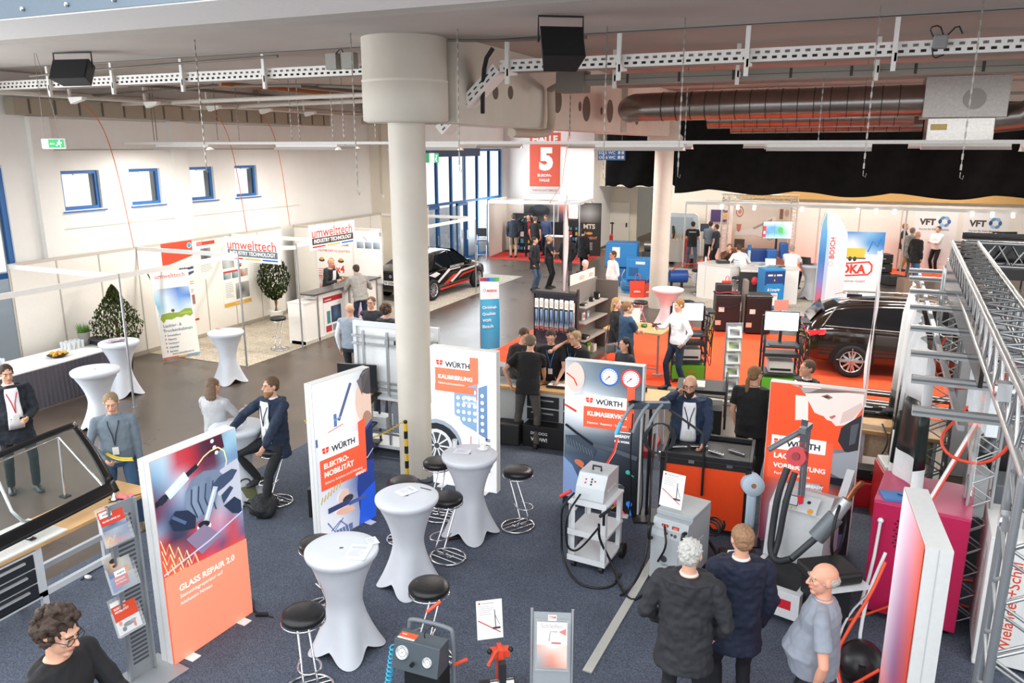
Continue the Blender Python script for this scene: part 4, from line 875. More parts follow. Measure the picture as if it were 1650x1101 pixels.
leaf_ball('foliage',ft,(0,0,1.25),.42,.62,1700,.06,'1f2a12','323c1c',6,shape=lambda z:.75+.3*cos(z*1.3+.3))
def L2(name,*a):return MB()
t=thing('booth_counter','white booth counter with a raised dark top and a product poster on its front','counter',(-11.95,14.9,.01),radians(90))
CW=mat('f1eee8',.5)
MB().b2(0,.55,.02,.5,0,1.0,CW).b2(0,.55,0,.52,1.0,1.03,mat('e0dcd4',.4)).build('end_cabinet',t)
MB().b2(.55,3.15,.02,.42,.05,1.02,CW).b2(.5,.55,-.0,.05,0,1.2,ALU()).b2(3.12,3.17,0,.05,0,1.2,ALU()).b2(1.83,1.87,-.01,.03,0,1.15,ALU()).b2(0,3.15,.0,.44,0,.08,mat('c8c2b8',.6)).b2(.55,3.15,.015,.4,1.02,1.14,CW).build('body',t)
MB().b2(.3,3.25,-.08,.4,1.16,1.2,mat('4c4a4a',.3)).b2(.5,3.1,.1,.2,1.1,1.16,ALU()).build('counter_top',t,bevel=.005)
p=Print(.8,.95,'f1efea');p.rect(0,.8,.8,.13,'b0242c').text('umwelttech',.05,.84,.06,'f4ecec').grad(.3,.25,.42,.42,[['2a3c5c','3c5474','22304c'],['1c2a44','5a7494','2c3c58'],['3a4c68','1e2c44','44546c']]).rect(.12,.25,.14,.32,'4a8a90').rect(.06,.04,.24,.16,'b83a3c').rect(.34,.04,.2,.16,'8c949c')
p.build('poster',t,loc=(.75,.012,.1))
p=Print(.6,.75,'e8e2f0');p.grad(.05,.1,.5,.6,[['d8d0e4','7a4a9c','e8e0ec'],['8c58a8','f0e8f4','6a3c8c'],['d0444a','b898c8','4a2c6c']]);p.build('poster',t,loc=(2.1,.012,.12))
stool((-12.3,14.35,.01),'bar stool behind the left end of the white counter',.3,style=0)
def car_body(prof,wid,wheels,wr,paint,name_thing,loc,rz,label,wagon=False,roof=(),decals=None,long_=4.6):
 t=thing(name_thing,label,'car',loc,rz)
 b=MB();rings=[]
 for y,zl,zb,zt,hw,ht in prof:
  half=[(hw*.86,zl),(hw*.97,zl+.09),(hw,zl+(zb-zl)*.45),(hw*.985,zb-.1),(hw*.95,zb),(ht+(hw*.95-ht)*.5,zb+(zt-zb)*.5),(ht,zt-.05*(zt-zb)-.01),(ht*.82,zt-.003),(ht*.4,zt+.006)]
  half2=[(-x,z)for x,z in half[::-1]]
  rings.append([(x,y,z)for x,z in half+half2])
 b.loft(rings,paint,smooth=True);o=b.build('body_shell',t);s=o.modifiers.new('sub','SUBSURF');s.levels=2;s.render_levels=2
 return t,o
def wheel(t,x,y,r,side,rim='d0d0d4',n=10):
 w_=MB();w_.M=T(x,y,r)@RZ(pi/2 if side>0 else-pi/2)@RX(pi/2)
 w_.lathe([(r*.62,-.1),(r*.9,-.11),(r,-.07),(r,.07),(r*.9,.105),(r*.66,.1),(r*.64,.06)],mat('1a1a1b',.8),36,caps=False)
 o=w_.build('wheel',t)
 q=MB();q.M=w_.M;rm=mat(rim,.25,.85,noise_=0);q.lathe([(r*.66,.1),(r*.6,.095),(r*.6,.02),(r*.655,.02)],rm,36,caps=False);q.lathe([(.001,.085),(.05,.085),(.06,.07),(.07,.02)],rm,16)
 q.lathe([(.02,.01),(r*.62,.012)],mat('101011',.6),32)
 for i in range(n):
  a=2*pi*i/n;d=Vector((cos(a),sin(a),0));e=Vector((-sin(a),cos(a),0));wd=.022
  v=[d*.04-e*wd,d*.04+e*wd,d*r*.62+e*wd*.9,d*r*.62-e*wd*.9];zz=(.085,.085,.09,.09)
  q.add([p+Vector((0,0,z))for p,z in zip(v,zz)]+[p+Vector((0,0,z-.03))for p,z in zip(v,zz)],[(0,1,2,3),(0,4,5,1),(1,5,6,2),(3,2,6,7),(0,3,7,4)],rm)
 q.build('rim',o);return o
GLASS=mat('15191c',.05,noise_=0,spec=.8,coat=.3)
def side_poly(t,name,pts,xf,side,m,th=.004):
 mb=MB();
 P=[(side*(xf(y,z)),y,z)for y,z in pts];Q=[(side*(xf(y,z)-.03),y,z)for y,z in pts];n=len(pts)
 mb.add(P+Q,[tuple(range(n)),tuple(range(n,2*n))[::-1]]+[(i,(i+1)%n,n+(i+1)%n,n+i)for i in range(n)],m);return mb.build(name,t)
def fine(pts,k=4):
 out=[]
 for a,b in zip(pts,pts[1:]+pts[:1]):out+=[(a[0]+(b[0]-a[0])*i/k,a[1]+(b[1]-a[1])*i/k)for i in range(k)]
 return out
PB=mat('0b0b0d',.12,noise_=0,coat=1.0)
sal=[(-2.28,.42,.78,.98,.62,.55),(-2.22,.3,.86,1.0,.82,.66),(-1.95,.24,.92,1.06,.88,.68),(-1.6,.22,.93,1.1,.9,.68),(-1.2,.2,.93,1.28,.91,.62),(-.75,.2,.93,1.43,.91,.58),(-.2,.2,.92,1.46,.91,.58),(.3,.2,.91,1.42,.91,.58),(.75,.2,.9,1.22,.91,.62),(1.15,.21,.88,.98,.9,.7),(1.6,.22,.8,.88,.89,.72),(2.0,.25,.72,.8,.85,.66),(2.25,.3,.62,.7,.72,.55),(2.33,.4,.55,.6,.5,.4)]
rear=at(693,480);
t,o=car_body(sal,0,None,.33,PB,'saloon_car',(-12.75,22.55,.01),radians(-4),'black saloon car with white and red striped livery parked in the left booth')
xs=lambda y,z:.905 if z<.93 else.905-(z-.93)*.62
for s_ in(1,):
 side_poly(t,'side_window',fine([(-1.22,.96),(-.72,1.34),(-.1,1.4),(-.05,.97)]),xs,s_,GLASS);side_poly(t,'side_window',fine([(.0,.97),(-.03,1.4),(.32,1.36),(.95,.97)]),xs,s_,GLASS)
 W_=mat('e8e6e4',.3,noise_=0);R_=mat('d8341f',.35,noise_=0);xf=lambda y,z:.915-(abs(y)>1.9)*.04
 for pts,m in(([(-1.0,.5),(-.3,.82),(.3,.82),(.35,.88),(-.35,.88),(-1.05,.56)],W_),([(-.2,.42),(.4,.68),(1.5,.74),(1.5,.79),(.35,.74),(-.3,.46)],W_),([(-.7,.42),(-.1,.66),(.15,.66),(-.45,.42)],R_),([(.2,.5),(.5,.62),(1.4,.66),(1.4,.62),(.55,.56)],R_),([(-.9,.25),(.9,.3),(.9,.35),(-.9,.3)],R_),([(-1.5,.8),(-1.1,.86),(-.9,.78),(-1.2,.7)],W_)):
  side_poly(t,'livery_stripe',fine(pts,2),xf,s_,m)
 pr=Print(.9,.12,'0c0c0e');pr.text('DEVELOPMENT CAR',.02,.03,1,'e8e8e6',w=.86,bold=.02);pr.build('lettering',t,loc=(.921,-.35,.86),rz=radians(90))
 for y in(-1.35,1.42):wheel(t,.86*s_,y,.33,s_)
for y in(-1.35,1.42):wheel(t,-.86,y,.33,-1)
rp=Print(1.3,.5,'0c0c0e');rp.rect(.35,.13,.6,.13,'e4e6ea').rect(.35,.13,.05,.13,'2c4fa0').text('W 3206VR',.42,.16,.1,'16181c',w=.48).ell(.65,.4,.045,.045,'d0d4da').ell(.65,.4,.03,.03,'3a6ab0').rect(.0,.3,.22,.1,'8c1a1a').rect(1.08,.3,.22,.1,'8c1a1a')
rp.build('rear_plate_and_lights',t,loc=(-.65,-2.3,.42))
MB().b2(-.5,.5,-1.62,-1.3,1.06,1.28,GLASS)if False else None
wsn=MB();wsn.add([(-.5,-1.28,1.3),(.5,-1.28,1.3),(.62,-1.72,1.08),(-.62,-1.72,1.08)],[(0,1,2,3)],GLASS);wsn.build('rear_window',t);MB().add([(-.52,.5,1.4),(.52,.5,1.4),(.64,1.12,1.02),(-.64,1.12,1.02)],[(3,2,1,0)],GLASS).build('windscreen',t)
for s_ in(-1,1):MB().ball((s_*.98,.78,1.0),(.1,.05,.065),PB,12).build('wing_mirror',t)
OR='f2603e'
p=Print(.97,2.018,'ff7048')
p.grad(0,.8,.97,1.218,[['a8c4d8','b8d4e4','c83c44','b83440','50283c','401c30','8cb4cc','b4d8e8'],['7ca8c8','b0c8dc','c05060','c02c38','582840','4c2438','98c4d8','90b8d0'],['5c7090','90a8c4','c8c4d4','b84858','6c3048','60304c','6c94b8','6c8cb0'],['5c2c44','806078','a8b4cc','8898b4','8c98b4','8494b0','a8b4c8','8ca0c0'],['743c58','506080','7888a8','8090ac','8090a8','9ca4b8','c0c4d0','b4bccc'],['88a0bc','3c4868','405070','586884','6c7c98','a0a8bc','c4c8d4','bcc4d0'],['d84c48','44304c','384058','c04c54','b87c90','d0a4b8','7888a8','a8b8d0'],['e05444','c0605c','8c4c60','c83c44','c87c94','b888a8','c84854','7c8cb0'],['e85840','d87050','b0485c','d04448','b85070','705070','d05058','506090'],['ec5c40','e86048','d04c50','d84844','d85050','c04858','d04c50','d85850']])
def A_(u,v):return(u*.97,2.018-v*(1.118+.06*u))
def AP(pts,c):p.poly([A_(*q)for q in pts],c)
def AL(pts,t_,c):p.line([A_(*q)for q in pts],t_,c)
AP([(.62,.0),(.82,0),(.84,.12),(.64,.16)],'4c1c30')
for u,v in((.7,.03),(.72,.09),(.74,.14)):p.ell(u*.97,A_(u,v)[1],.022,.02,'dce4f4')
AL([(.0,.37),(.14,.33)],.055,'141c2c');AL([(.05,.36),(.12,.335)],.075,'202838');AL([(.14,.33),(.37,.225)],.1,'d4e8f4');AL([(.16,.31),(.35,.215)],.04,'f8fcff');AL([(.37,.225),(.5,.18)],.05,'1c2434')
AL([(.5,.18),(.58,.13),(.66,.105),(.76,.1),(.83,.15),(.85,.24),(.81,.34)],.014,'f4e4ac')
AP([(.76,.3),(.98,.26),(1,.3),(1,.72),(.9,.7),(.8,.58),(.7,.5)],'c2c6d2')
AP([(.34,.36),(.42,.28),(.56,.25),(.72,.28),(.8,.36),(.72,.46),(.66,.58),(.55,.64),(.42,.66),(.36,.58)],'74849c')
for i in range(4):AL([(.36+.085*i,.36-.015*i),(.34+.08*i,.48),(.4+.075*i,.62-.01*i)],.05,('7c8ca4','8494ac','7888a0','6c7c96')[i]);AL([(.405+.085*i,.36),(.385+.08*i,.48),(.44+.075*i,.62)],.014,'2c3c58')
AP([(.64,.4),(.74,.35),(.9,.33),(.97,.36),(.9,.42),(.78,.46),(.68,.48)],'3c4c68');AP([(.74,.52),(.86,.47),(.9,.5),(.82,.56),(.76,.6)],'34445f');AP([(.76,.62),(.9,.58),(.98,.64),(.98,.76),(.86,.72)],'26344e')
AP([(.12,.55),(.2,.48),(.34,.52),(.42,.6),(.4,.7),(.28,.68),(.16,.64)],'222e46');AL([(.16,.52),(.3,.62)],.03,'54688c')
AL([(.68,.42),(.6,.56),(.53,.68)],.06,'bcc8d8');AL([(.66,.44),(.53,.66)],.018,'f0f6fc');p.ell(A_(.5,.72)[0],A_(.5,.72)[1],.085,.045,'e8ecf4',rot=-15).ell(A_(.5,.7)[0],A_(.5,.7)[1],.07,.035,'1c2030',rot=-15).ell(A_(.49,.745)[0],A_(.49,.745)[1],.08,.03,'e84c3c',rot=-15)
AP([(.28,.76),(.5,.7),(.7,.86),(.44,.95)],'8c7c98');AL([(.0,.98),(.55,.86),(.98,.74)],.016,'c8d4ec')
for k in range(3):AL([(.0+.045*i,.72+.09*k+.03*i+(.06 if i%2 else-.05))for i in range(10-k)],.015,'f8dca0')
p.poly([(0,0),(.97,0),(.97,.84),(0,.9)],'ff9a7a')
p.text('GLASS REPAIR 2.0',.14,.69,1,'fff4ec',bold=.03,w=.66).text('Steinschlagreparatur auf',.14,.62,1,'fff0e8',bold=.015,w=.5).text('höchstem Niveau',.14,.55,1,'fff0e8',bold=.015,w=.36)
lightbox(p,(-5.43,4.55,.009),radians(86),'glass repair light box: gloved hands picture above an orange field',w=.98,d=.15,emit=.95)
p=Print(.93,2.018,'f6f7f9')
p.grad(0,0,.93,2.018,[['f8f8f8','f6f8fa','e0e6ee','b8c0cc'],['f8f8f8','f2f4f8','e8e8ea','a09c9c'],['f0f2f8','f8f8f8','f0eeee','d8b8a8'],['e0e6f0','f0f2f6','d8dce8','4c5470'],['d8e0ec','e8ecf4','8890b0','303c6c'],['dfe5ee','d0d8e8','6878b0','2848a0'],['f6f6f8','e8ecf4','a0a8c8','2850c0'],['f8f8f8','f0f2f8','b8c0d8','3060d0']])
p.line([(.38,1.48),(.6,1.9)],.045,'56648a').rect(.3,1.42,.05,.16,'5a7cb0').line([(.3,1.5),(.42,1.52)],.02,'8098c0').line([(.2,1.38),(.45,1.42)],.012,'f07058')
p.ell(.86,1.62,.2,.3,'e2c4b2').ell(.93,1.86,.2,.18,'4c4848').poly([(.7,1.9),(.78,1.7),(.78,1.98),(.93,2.01)],'6c6868').ell(.86,1.32,.09,.16,'a88470',rot=10).ell(.72,1.52,.04,.06,'e8c8b6').poly([(.72,1.2),(.93,1.35),(.93,.3),(.66,.05),(.62,.5),(.68,.9)],'2a4494').poly([(.74,1.18),(.93,1.3),(.93,.8),(.7,.85)],'20284c').line([(.72,.9),(.82,.86),(.93,.95)],.012,'e8eaf0').poly([(.68,.4),(.93,.5),(.93,0),(.62,0)],'2c60e0')
p.rect(0,1.25,.03,.1,'5868a0');wurth(p,.06,1.07,.62);p.poly([(.68,1.37),(.8,1.4),(.8,.9),(.68,.87)],OR);p.rect(.04,.68,.76,.39,OR).text('ELEKTRO-',.1,.95,1,'fff2ea',bold=.035,w=.4).text('MOBILITÄT',.1,.84,1,'fff2ea',bold=.035,w=.48).text('Sicheres Arbeiten am E-Fahrzeug',.1,.75,1,'ffe8e0',bold=.01,w=.62).text('#READY',.6,.69,1,'ffffff',bold=.04,w=.18)
for i in range(7):p.line([(.02+.05*i,.52+.02*i),(.05+.05*i,.6+.02*i)],.018,'c8a860')
p.ell(.38,.5,.1,.08,'eac8ba',rot=40).ell(.45,.44,.09,.05,'403c44').rect(.12,.36,.36,.07,'3c4674').rect(.46,.34,.3,.05,'5060a0').ell(.4,.3,.16,.045,'eebca4',rot=-10).line([(.15,.12),(.3,.2),(.45,.05)],.02,'7c88b8').line([(.1,.25),(.2,.1),(.35,.22)],.015,'4c5c9c').rect(.2,0,.3,.1,'6c7ca8')
for i in range(5):p.line([(.24+.05*i,0),(.22+.05*i,.1)],.008,'e8ecf4')
lightbox(p,(-5.56,6.96,.009),radians(79),'electric mobility light box: man in blue work jacket, orange title panel',w=.94,emit=1.05)
p=Print(.99,2.018,'fafafa')
p.rect(.05,1.7,.55,.22,'ffffff');wurth(p,.06,1.7,.6);p.rect(.6,1.32,.13,.6,'f47a58').rect(.07,1.4,.6,.33,'f47a58').text('KALIBRIERUNG',.12,1.58,1,'fff8f4',bold=.035,w=.52).text('Fahrerassistenzsysteme',.12,1.5,1,'fff0ea',bold=.01,w=.4).text('exakt eingestellt',.12,1.44,1,'fff0ea',bold=.01,w=.28)
p.poly([(.36,1.42),(.7,1.55),(.7,.86),(.36,1.0)],'88a8c8').poly([(.72,1.5),(.86,1.56),(.86,.78),(.72,.84)],'6c8cb4').rect(.715,.8,.012,.76,'f8f8fa')
for i in range(4):
 for j in range(5):p.ell(.42+.085*i,1.03+.1*j,.026,.028,'f0f4fa')
for j in range(6):p.ell(.79,.9+.1*j,.026,.028,'f4f8fc')
p.rect(.07,1.4,.6,.1,'f47a58').text('#READY',.5,1.33,1,'ffffff',bold=.05,w=.2).text('FOR WORK',.5,1.26,1,'f0f0f4',bold=.05,w=.2)
p.ell(.0,.78,.55,.42,'eef0f4').ell(.08,.62,.4,.36,'9aa6b4').ell(.08,.58,.36,.34,'26282c').ell(.08,.58,.25,.25,'d8dade').ell(.08,.58,.2,.2,'44464c')
for i in range(10):
 a=2*pi*i/10;p.line([(.08+.04*cos(a),.58+.04*sin(a)),(.08+.22*cos(a),.58+.22*sin(a))],.022,'e4e6ea')
p.poly([(0,.95),(.0,.8),(-.0,.3),(0,.3)],'eeeeee').line([(.62,.8),(.6,.4)],.012,'b82c3c')
for k in range(6):p.rect(.84,.3+.09*k,.07,.05,'8a94a4').rect(.84,.32+.09*k,.03,.03,'3c4454')
p.line([(.74,.8),(.74,.1)],.02,'c4ccd8')
lightbox(p,(-5.22,9.12,.009),radians(1),'calibration light box: car wheel and blue perforated panels, beside the big pillar',w=1.0,emit=.9)
p=Print(1.0,2.018,'30343c')
p.grad(0,0,1.0,2.018,[['b0b8bc','7c8890','5c6c78','4c5c68','3c4c58'],['e0d8d4','8c9ca8','70808c','5c6c78','48565f'],['f4f4f2','eceef0','c8ced4','9ca4ac','5c6468'],['c8d0d8','dfe3e8','c8ccd4','8c9098','4c545c'],['788490','5c6874','586470','444c58','343a44'],['485460','3c4858','404c5c','2c343e','20242c'],['6c84ac','384860','242c3a','1c2028','14161c'],['7c94c0','405478','1c2028','14161a','101216'],['5c6c90','2c3850','16181c','101216','0c0e12']])
for x,c in((.58,'3c68b8'),(.86,'d83c38')):
 p.ell(x,1.85,.13,.13,c).ell(x,1.85,.105,.105,'e8eef2')
 for i in range(14):
  a=radians(-30+i*17.5);p.line([(x+.08*cos(a),1.85+.08*sin(a)),(x+.1*cos(a),1.85+.1*sin(a))],.008,'5c6874')
 p.line([(x,1.85),(x-.05,1.8)],.008,'303438').ell(x,1.85,.012,.012,'c02020')
p.ell(.14,1.8,.12,.2,'e8c8bc').line([(.02,1.85),(.12,1.78),(.17,1.68)],.018,'d83c30').line([(.17,1.7),(.23,1.6),(.13,1.57)],.03,'c8ccd4').line([(.0,1.42),(.16,1.34)],.03,'c84838')
wurth(p,.26,1.42,.56);p.rect(.82,1.2,.1,.55,OR).rect(.26,1.15,.6,.28,OR).text('KLIMASERVICE',.31,1.31,1,'fff4ee',bold=.04,w=.52).text('Diagnose · Reparatur · Reinigung',.31,1.2,1,'ffe8e0',bold=.02,w=.52)
p.text('#READY',.68,1.06,1,'f4f4f6',bold=.05,w=.2).text('FOR WORK',.68,.99,1,'f4f4f6',bold=.05,w=.2).rect(.68,1.13,.22,.01,'ffffff')
p.line([(.02,1.15),(.2,1.03),(.42,.9)],.035,'14161a').poly([(.02,1.0),(.2,1.02),(.44,.84),(.4,.74),(.05,.88)],'3c4654')
for i in range(9):p.line([(.05+.04*i,.98-.018*i),(.08+.04*i,.86-.014*i)],.006,'707c88')
p.line([(.4,.92),(.66,.88),(.98,.8)],.06,'4c545e').poly([(0,.7),(.12,.6),(.2,.45),(.22,.25),(.16,0),(0,0)],'8098c4').line([(.72,1.05),(.68,.85),(.55,.6),(.42,.4),(.34,.2)],.03,'d83c34').line([(.735,1.05),(.69,.84),(.56,.59),(.43,.39)],.006,'f8b0a0')
p.line([(.2,.62),(.3,.56),(.44,.5),(.52,.42)],.03,'e87040').line([(.44,.6),(.54,.5),(.66,.62)],.03,'d86038').ell(.22,.64,.07,.04,'c87050',rot=-20).ell(.7,.36,.13,.06,'9aa0a8',rot=10).ell(.74,.37,.1,.04,'3c4048',rot=10).ell(.87,.6,.03,.03,'38b0a0').line([(.85,.6),(.95,.55)],.015,'48a090')
p.ell(.73,.14,.04,.04,'e03c68').ell(.9,.16,.04,.04,'3c80e0').line([(.75,.12),(.85,.0)],.03,'d8404c').line([(.9,.12),(.93,.0)],.025,'3878d0').rect(.0,.0,.5,.14,'1c2230').line([(.3,.35),(.5,.25)],.02,'c8ccd4')
lightbox(p,(-3.27,9.2,.009),radians(3),'air conditioning service light box: two gauges above a dark engine bay',w=1.03,emit=.8)
p=Print(1.0,2.018,'ee5228')
p.grad(0,0,1.0,1.3,[['f05a30','f05a30','e8e4e4','c8ccd0','606468','a8acb0'],['ee5830','e8502c','44485c','787c84','7c8088','989ca4'],['d85030','e0583c','5c6478','6c7480','2c3038','484c54'],['b84434','a08898','b0c0d0','b8c8d8','e85c38','2c2c34'],['98303c','a0a8b8','c0d4e4','c8dcec','e05c40','d04c38'],['88283c','9c8ca4','a8bcd0','7080a0','1c1c28','201c28'],['70243c','584c64','3c3c50','1c1824','282030','14141c']])
AQ=lambda pts,c:p.poly([(u,2.015-v*2.03)for u,v in pts],c)
AQ([(.28,.06),(.42,.06),(.44,.2),(.3,.21)],'f4dcd4');AQ([(.22,0),(.34,.0),(.4,.065),(.5,.15),(.55,.16),(.6,.165),(.64,.185),(.69,.19),(.74,.215),(.82,.205),(.92,.17),(1,.09),(1,0)],'ead8d0')
AQ([(.22,0),(.3,0),(.37,.045),(.45,.03),(.56,.0),(1,0),(1,.012),(.3,.012)],'a89c98');AQ([(.55,.05),(.62,.035),(.68,.05),(.64,.065)],'8c6c60');AQ([(.58,.05),(.62,.043),(.65,.052),(.61,.058)],'3c2c28');AQ([(.66,.165),(.72,.15),(.73,.16),(.69,.178)],'b86860');AQ([(.8,.13),(.98,.06),(1,.09),(.9,.165),(.78,.2)],'d4bcb4')
AQ([(.86,.19),(1,.13),(1,.36),(.86,.36),(.78,.3),(.8,.22)],'2c2c32');AQ([(.9,.2),(.98,.18),(.96,.3),(.9,.32)],'50545c');AQ([(.74,.38),(.9,.36),(1,.34),(1,.5),(.88,.53),(.74,.5)],'949aa2')
AQ([(.18,.49),(.5,.47),(.66,.53),(.5,.58),(.25,.57)],'4c5464');AQ([(.5,.53),(.95,.52),(.96,.57),(.55,.56)],'1c1e26');AQ([(.36,.57),(.62,.57),(.66,.61),(.34,.61)],'a4acb4');AQ([(.3,.61),(.7,.62),(.72,.72),(.34,.7)],'c4d8e8');AQ([(.3,.64),(.71,.66),(.71,.67),(.3,.65)],'5c88b8');AQ([(.2,.7),(.74,.73),(.6,.8),(.3,.82)],'e4e8ee');AQ([(.62,.76),(1,.7),(1,1),(.5,1)],'18161e');AQ([(.66,.9),(.95,.86),(.9,.96),(.7,.97)],'4c4470')
wurth(p,.06,1.2,.6,dark='34363c');p.poly([(.66,1.36),(.74,1.36),(.74,.74),(.66,.74)],OR).rect(.04,.84,.64,.37,OR).text('LACK-',.1,1.1,1,'fff4ee',bold=.035,w=.25).text('VORBEREITUNG',.1,.98,1,'fff4ee',bold=.035,w=.58).text('Perfekte Ergebnisse',.12,.89,1,'ffe8e0',bold=.01,w=.4).text('#READY',.48,.78,1,'f8f4f4',bold=.05,w=.2).text('FOR WORK',.48,.72,1,'f8f4f4',bold=.05,w=.2)
lightbox(p,(-.74,9.24,.009),radians(0),'paint preparation light box: man\'s face bending over a sander, orange title panel',w=1.02,emit=.85)
p=Print(1.0,2.018,'e8583c');p.grad(0,0,1,2.018,[['f8f0f4','e8b0c0','f06040'],['f0e4f0','c890b0','e8583c'],['e8d0e0','9c70a0','d84c40'],['f06040','e85c3c','e05040']])
lightbox(p,(.56,6.62,.009),radians(-85),'nearly edge-on light box in front of the pink machine at the right',w=1.05,d=.17,emit=.9)
bar_table((-4.1,5.42,.009),'nearest white standing table, its foot close to the bottom edge',ang=radians(40),seed=1)
bar_table((-4.13,6.64,.009),'middle white standing table of the front row, with a pen on its top',ang=radians(25),seed=2)
bar_table((-4.04,7.96,.009),'white standing table before the calibration light box, with a cup and glass',ang=radians(35),seed=3)
bar_table((-7.36,7.62,.0),'white standing table between the seated man and the long haired woman',ang=radians(20),seed=4,R0=.36)
bar_table((-11.5,8.8,.0),'white standing table nearest the left edge of the picture',ang=radians(30),seed=5,R0=.38)
bar_table((-12.78,10.36,.0),'white standing table with magazines before the buffet table end',ang=radians(30),seed=6,R0=.36)
bar_table((-11.5,11.83,.0),'white standing table with a small card, alone beside the booth post',ang=radians(25),seed=7,R0=.35)
stool((-4.06,4.78,.009),'nearest black bar stool at the bottom left of the first standing table',AZ+radians(25))
stool((-3.28,5.6,.009),'black bar stool right of the nearest standing table, behind the grey gauge machine',AZ+radians(-30))
stool((-3.57,8.36,.009),'free standing black bar stool left of the air conditioning light box',AZ+radians(35))
stool((-4.62,8.2,.009),'black bar stool between the pillar and the calibration light box',AZ+radians(-20))
stool((-4.72,5.85,.009),'black bar stool mostly hidden behind the nearest standing table',AZ+radians(60))
stool((-4.72,7.5,.009),'black bar stool just behind the middle standing table',AZ+radians(10))
stool((-4.02,7.32,.009),'black bar stool half hidden between the middle and far standing tables',AZ+radians(-35))
q=at(440,716,.84);stool((q.x,q.y,.009),'bar stool under the seated man in the navy blazer',AZ+radians(-30))
q=at(352,700,.84);stool((q.x,q.y,0),'bar stool under the long haired woman',AZ+radians(40))
stool((-6.75,8.9,.0),'dark stool with a thick base beside the trolley behind the seated man',.5,style=2)
def obj1(mb,name,label,cat,loc,rz=0,group=None,bevel=0):return tag(mb.build(name,loc=loc,rz=rz,bevel=bevel),label,cat,group)
obj1(MB().cyl((-.07,0,0),(.07,0,0),.005,mat('1c1c20',.4)),'pen','black pen lying on the middle standing table','pen',at(686,788,1.077),AZ+radians(-28))
p=Print(.2,.28,'dfe3ee');p.rect(.02,.2,.16,.05,'c8cee0').lines(.02,.17,.14,6,.022,.006,'c0c6d8')
def paper(px,py,z,label,w=.2,h=.28,rz=0,col='e6e9f2',name='paper_sheet',cat='paper'):
 q=at(px,py,z);t=MB().b2(-w/2,w/2,-h/2,h/2,0,.002,mat('f0f1f4',.6)).build(name,loc=q,rz=rz);p=Print(w,h,col);p.rect(w*.1,h*.7,w*.7,h*.15,'c4cadc').lines(w*.1,h*.6,w*.75,5,h*.09,h*.025,'b8bed0')
 p.build('print',t,loc=(-w/2,-h/2,.0035),rx=-pi/2 if False else 0,fn=lambda x,y,z_:(x,z_,-y));return tag(t,label,cat)
paper(577,890,1.077,'pale printed sheet on the nearest standing table',rz=.3);paper(600,872,1.077,'small pale card on the nearest standing table',.1,.14,rz=.9)
paper(655,792,1.077,'pale flyer on the middle standing table',.16,.22,rz=-.4,col='f0f0f4')
paper(745,728,1.077,'white leaflet on the table before the calibration light box',.2,.15,rz=.2)
q=at(778,724,1.075);t=thing('coffee_cup','white coffee cup on a saucer on the table before the calibration light box','cup',q)
MB().lathe([(.02,0),(.07,.008),(.075,.014),(.03,.008)],mat('f4f4f4',.3),24).build('saucer',t);MB().lathe([(.02,.01),(.032,.03),(.036,.06),(.033,.06),(.02,.02)],mat('f4f4f4',.3),20).build('cup',t);MB().tube([(.034,0,.05),(.055,0,.045),(.05,0,.025),(.03,0,.025)],.004,mat('f4f4f4',.3),6).build('handle',t)
def glass(q,label):return obj1(MB().lathe([(.025,0),(.034,.11),(.031,.11),(.023,.008)],GLS,16),'water_glass',label,'glass',q)
glass(at(733,722,1.077),'clear drinking glass at the back left of the table before the calibration light box');glass(at(394,686,1.077),'clear drinking glass on the table before the seated man')
q=at(186,549,1.08)
for i,(dx,dy,c)in enumerate(((-.06,0,'b08ca4'),(.05,.04,'8c6c88'),(.02,-.06,'c8b4c0'))):
 tag(MB().b2(-.1,.1,-.07,.07,0,.006+.004*i,mat(c,.5,noise_=.4,scale=20)).build('magazine',loc=(q.x+dx,q.y+dy,1.07+.009*i),rz=i*.7),('purple magazine fanned out on the standing table before the buffet','dark magazine beside the purple one on the standing table before the buffet','pale pinkish magazine on top of the pile on the standing table before the buffet')[i],'magazine')
obj1(MB().b2(-.06,.06,-.04,.04,0,.004,mat('b08878',.6,noise_=.4,scale=30)),'business_card','small brownish card on the lone standing table','card',at(352,530,1.072))
WOOD=mat('c49a68',.5,noise_=.15,scale=4);GF=mat('c9ccd0',.5)
x0,x1,y0,y1=-7.72,-7.12,2.6,6.0
t=thing('workbench','long wooden workbench with drawers under the windscreen at the left edge','workbench',(0,0,.009))
MB().b2(x0,x1,y0,y1,.82,.86,WOOD).build('bench_top',t,bevel=.004);MB().b2(x0,x1,y0,y1-1.1,.86,.875,mat('d5d3cc',.35)).build('mat',t)
for y in(5.65,4.55):
 for x in(x0+.04,x1-.07):MB().b2(x,x+.05,y,y+.06,0,.82,GF).build('leg',t)
MB().b2(x1-.07,x1-.02,2.6,5.7,.28,.34,GF).b2(x0+.04,x0+.09,2.6,5.7,.28,.34,GF).build('stretcher',t)
MB().b2(x0+.02,x1-.02,2.9,4.55,.3,.8,mat('d0d2d6',.5)).build('drawer_case',t)
for k,z in enumerate((.32,.48,.64)):
 for j,y in enumerate((2.95,3.75)):
  d=MB().b2(x1-.02,x1-.005,y,y+.76,z,z+.14,mat('1f2228',.5)).build('drawer',t);MB().b2(x1-.004,x1+.02,y+.1,y+.66,z+.09,z+.11,mat('d8d8da',.3,.6)).build('handle',d)
ws=thing('windscreen','large car windscreen with black border held on a chrome stand at the left edge','windscreen',(0,0,.009))
A,B,C_,D=Vector((-7.2,3.4,.98)),Vector((-6.75,5.75,1.02)),Vector((-7.98,5.55,1.62)),Vector((-8.3,3.5,1.62))
A=at(-120,950,.95);B=at(193,792,.95);C_=at(121,681,1.62);D=at(-90,770,1.55)
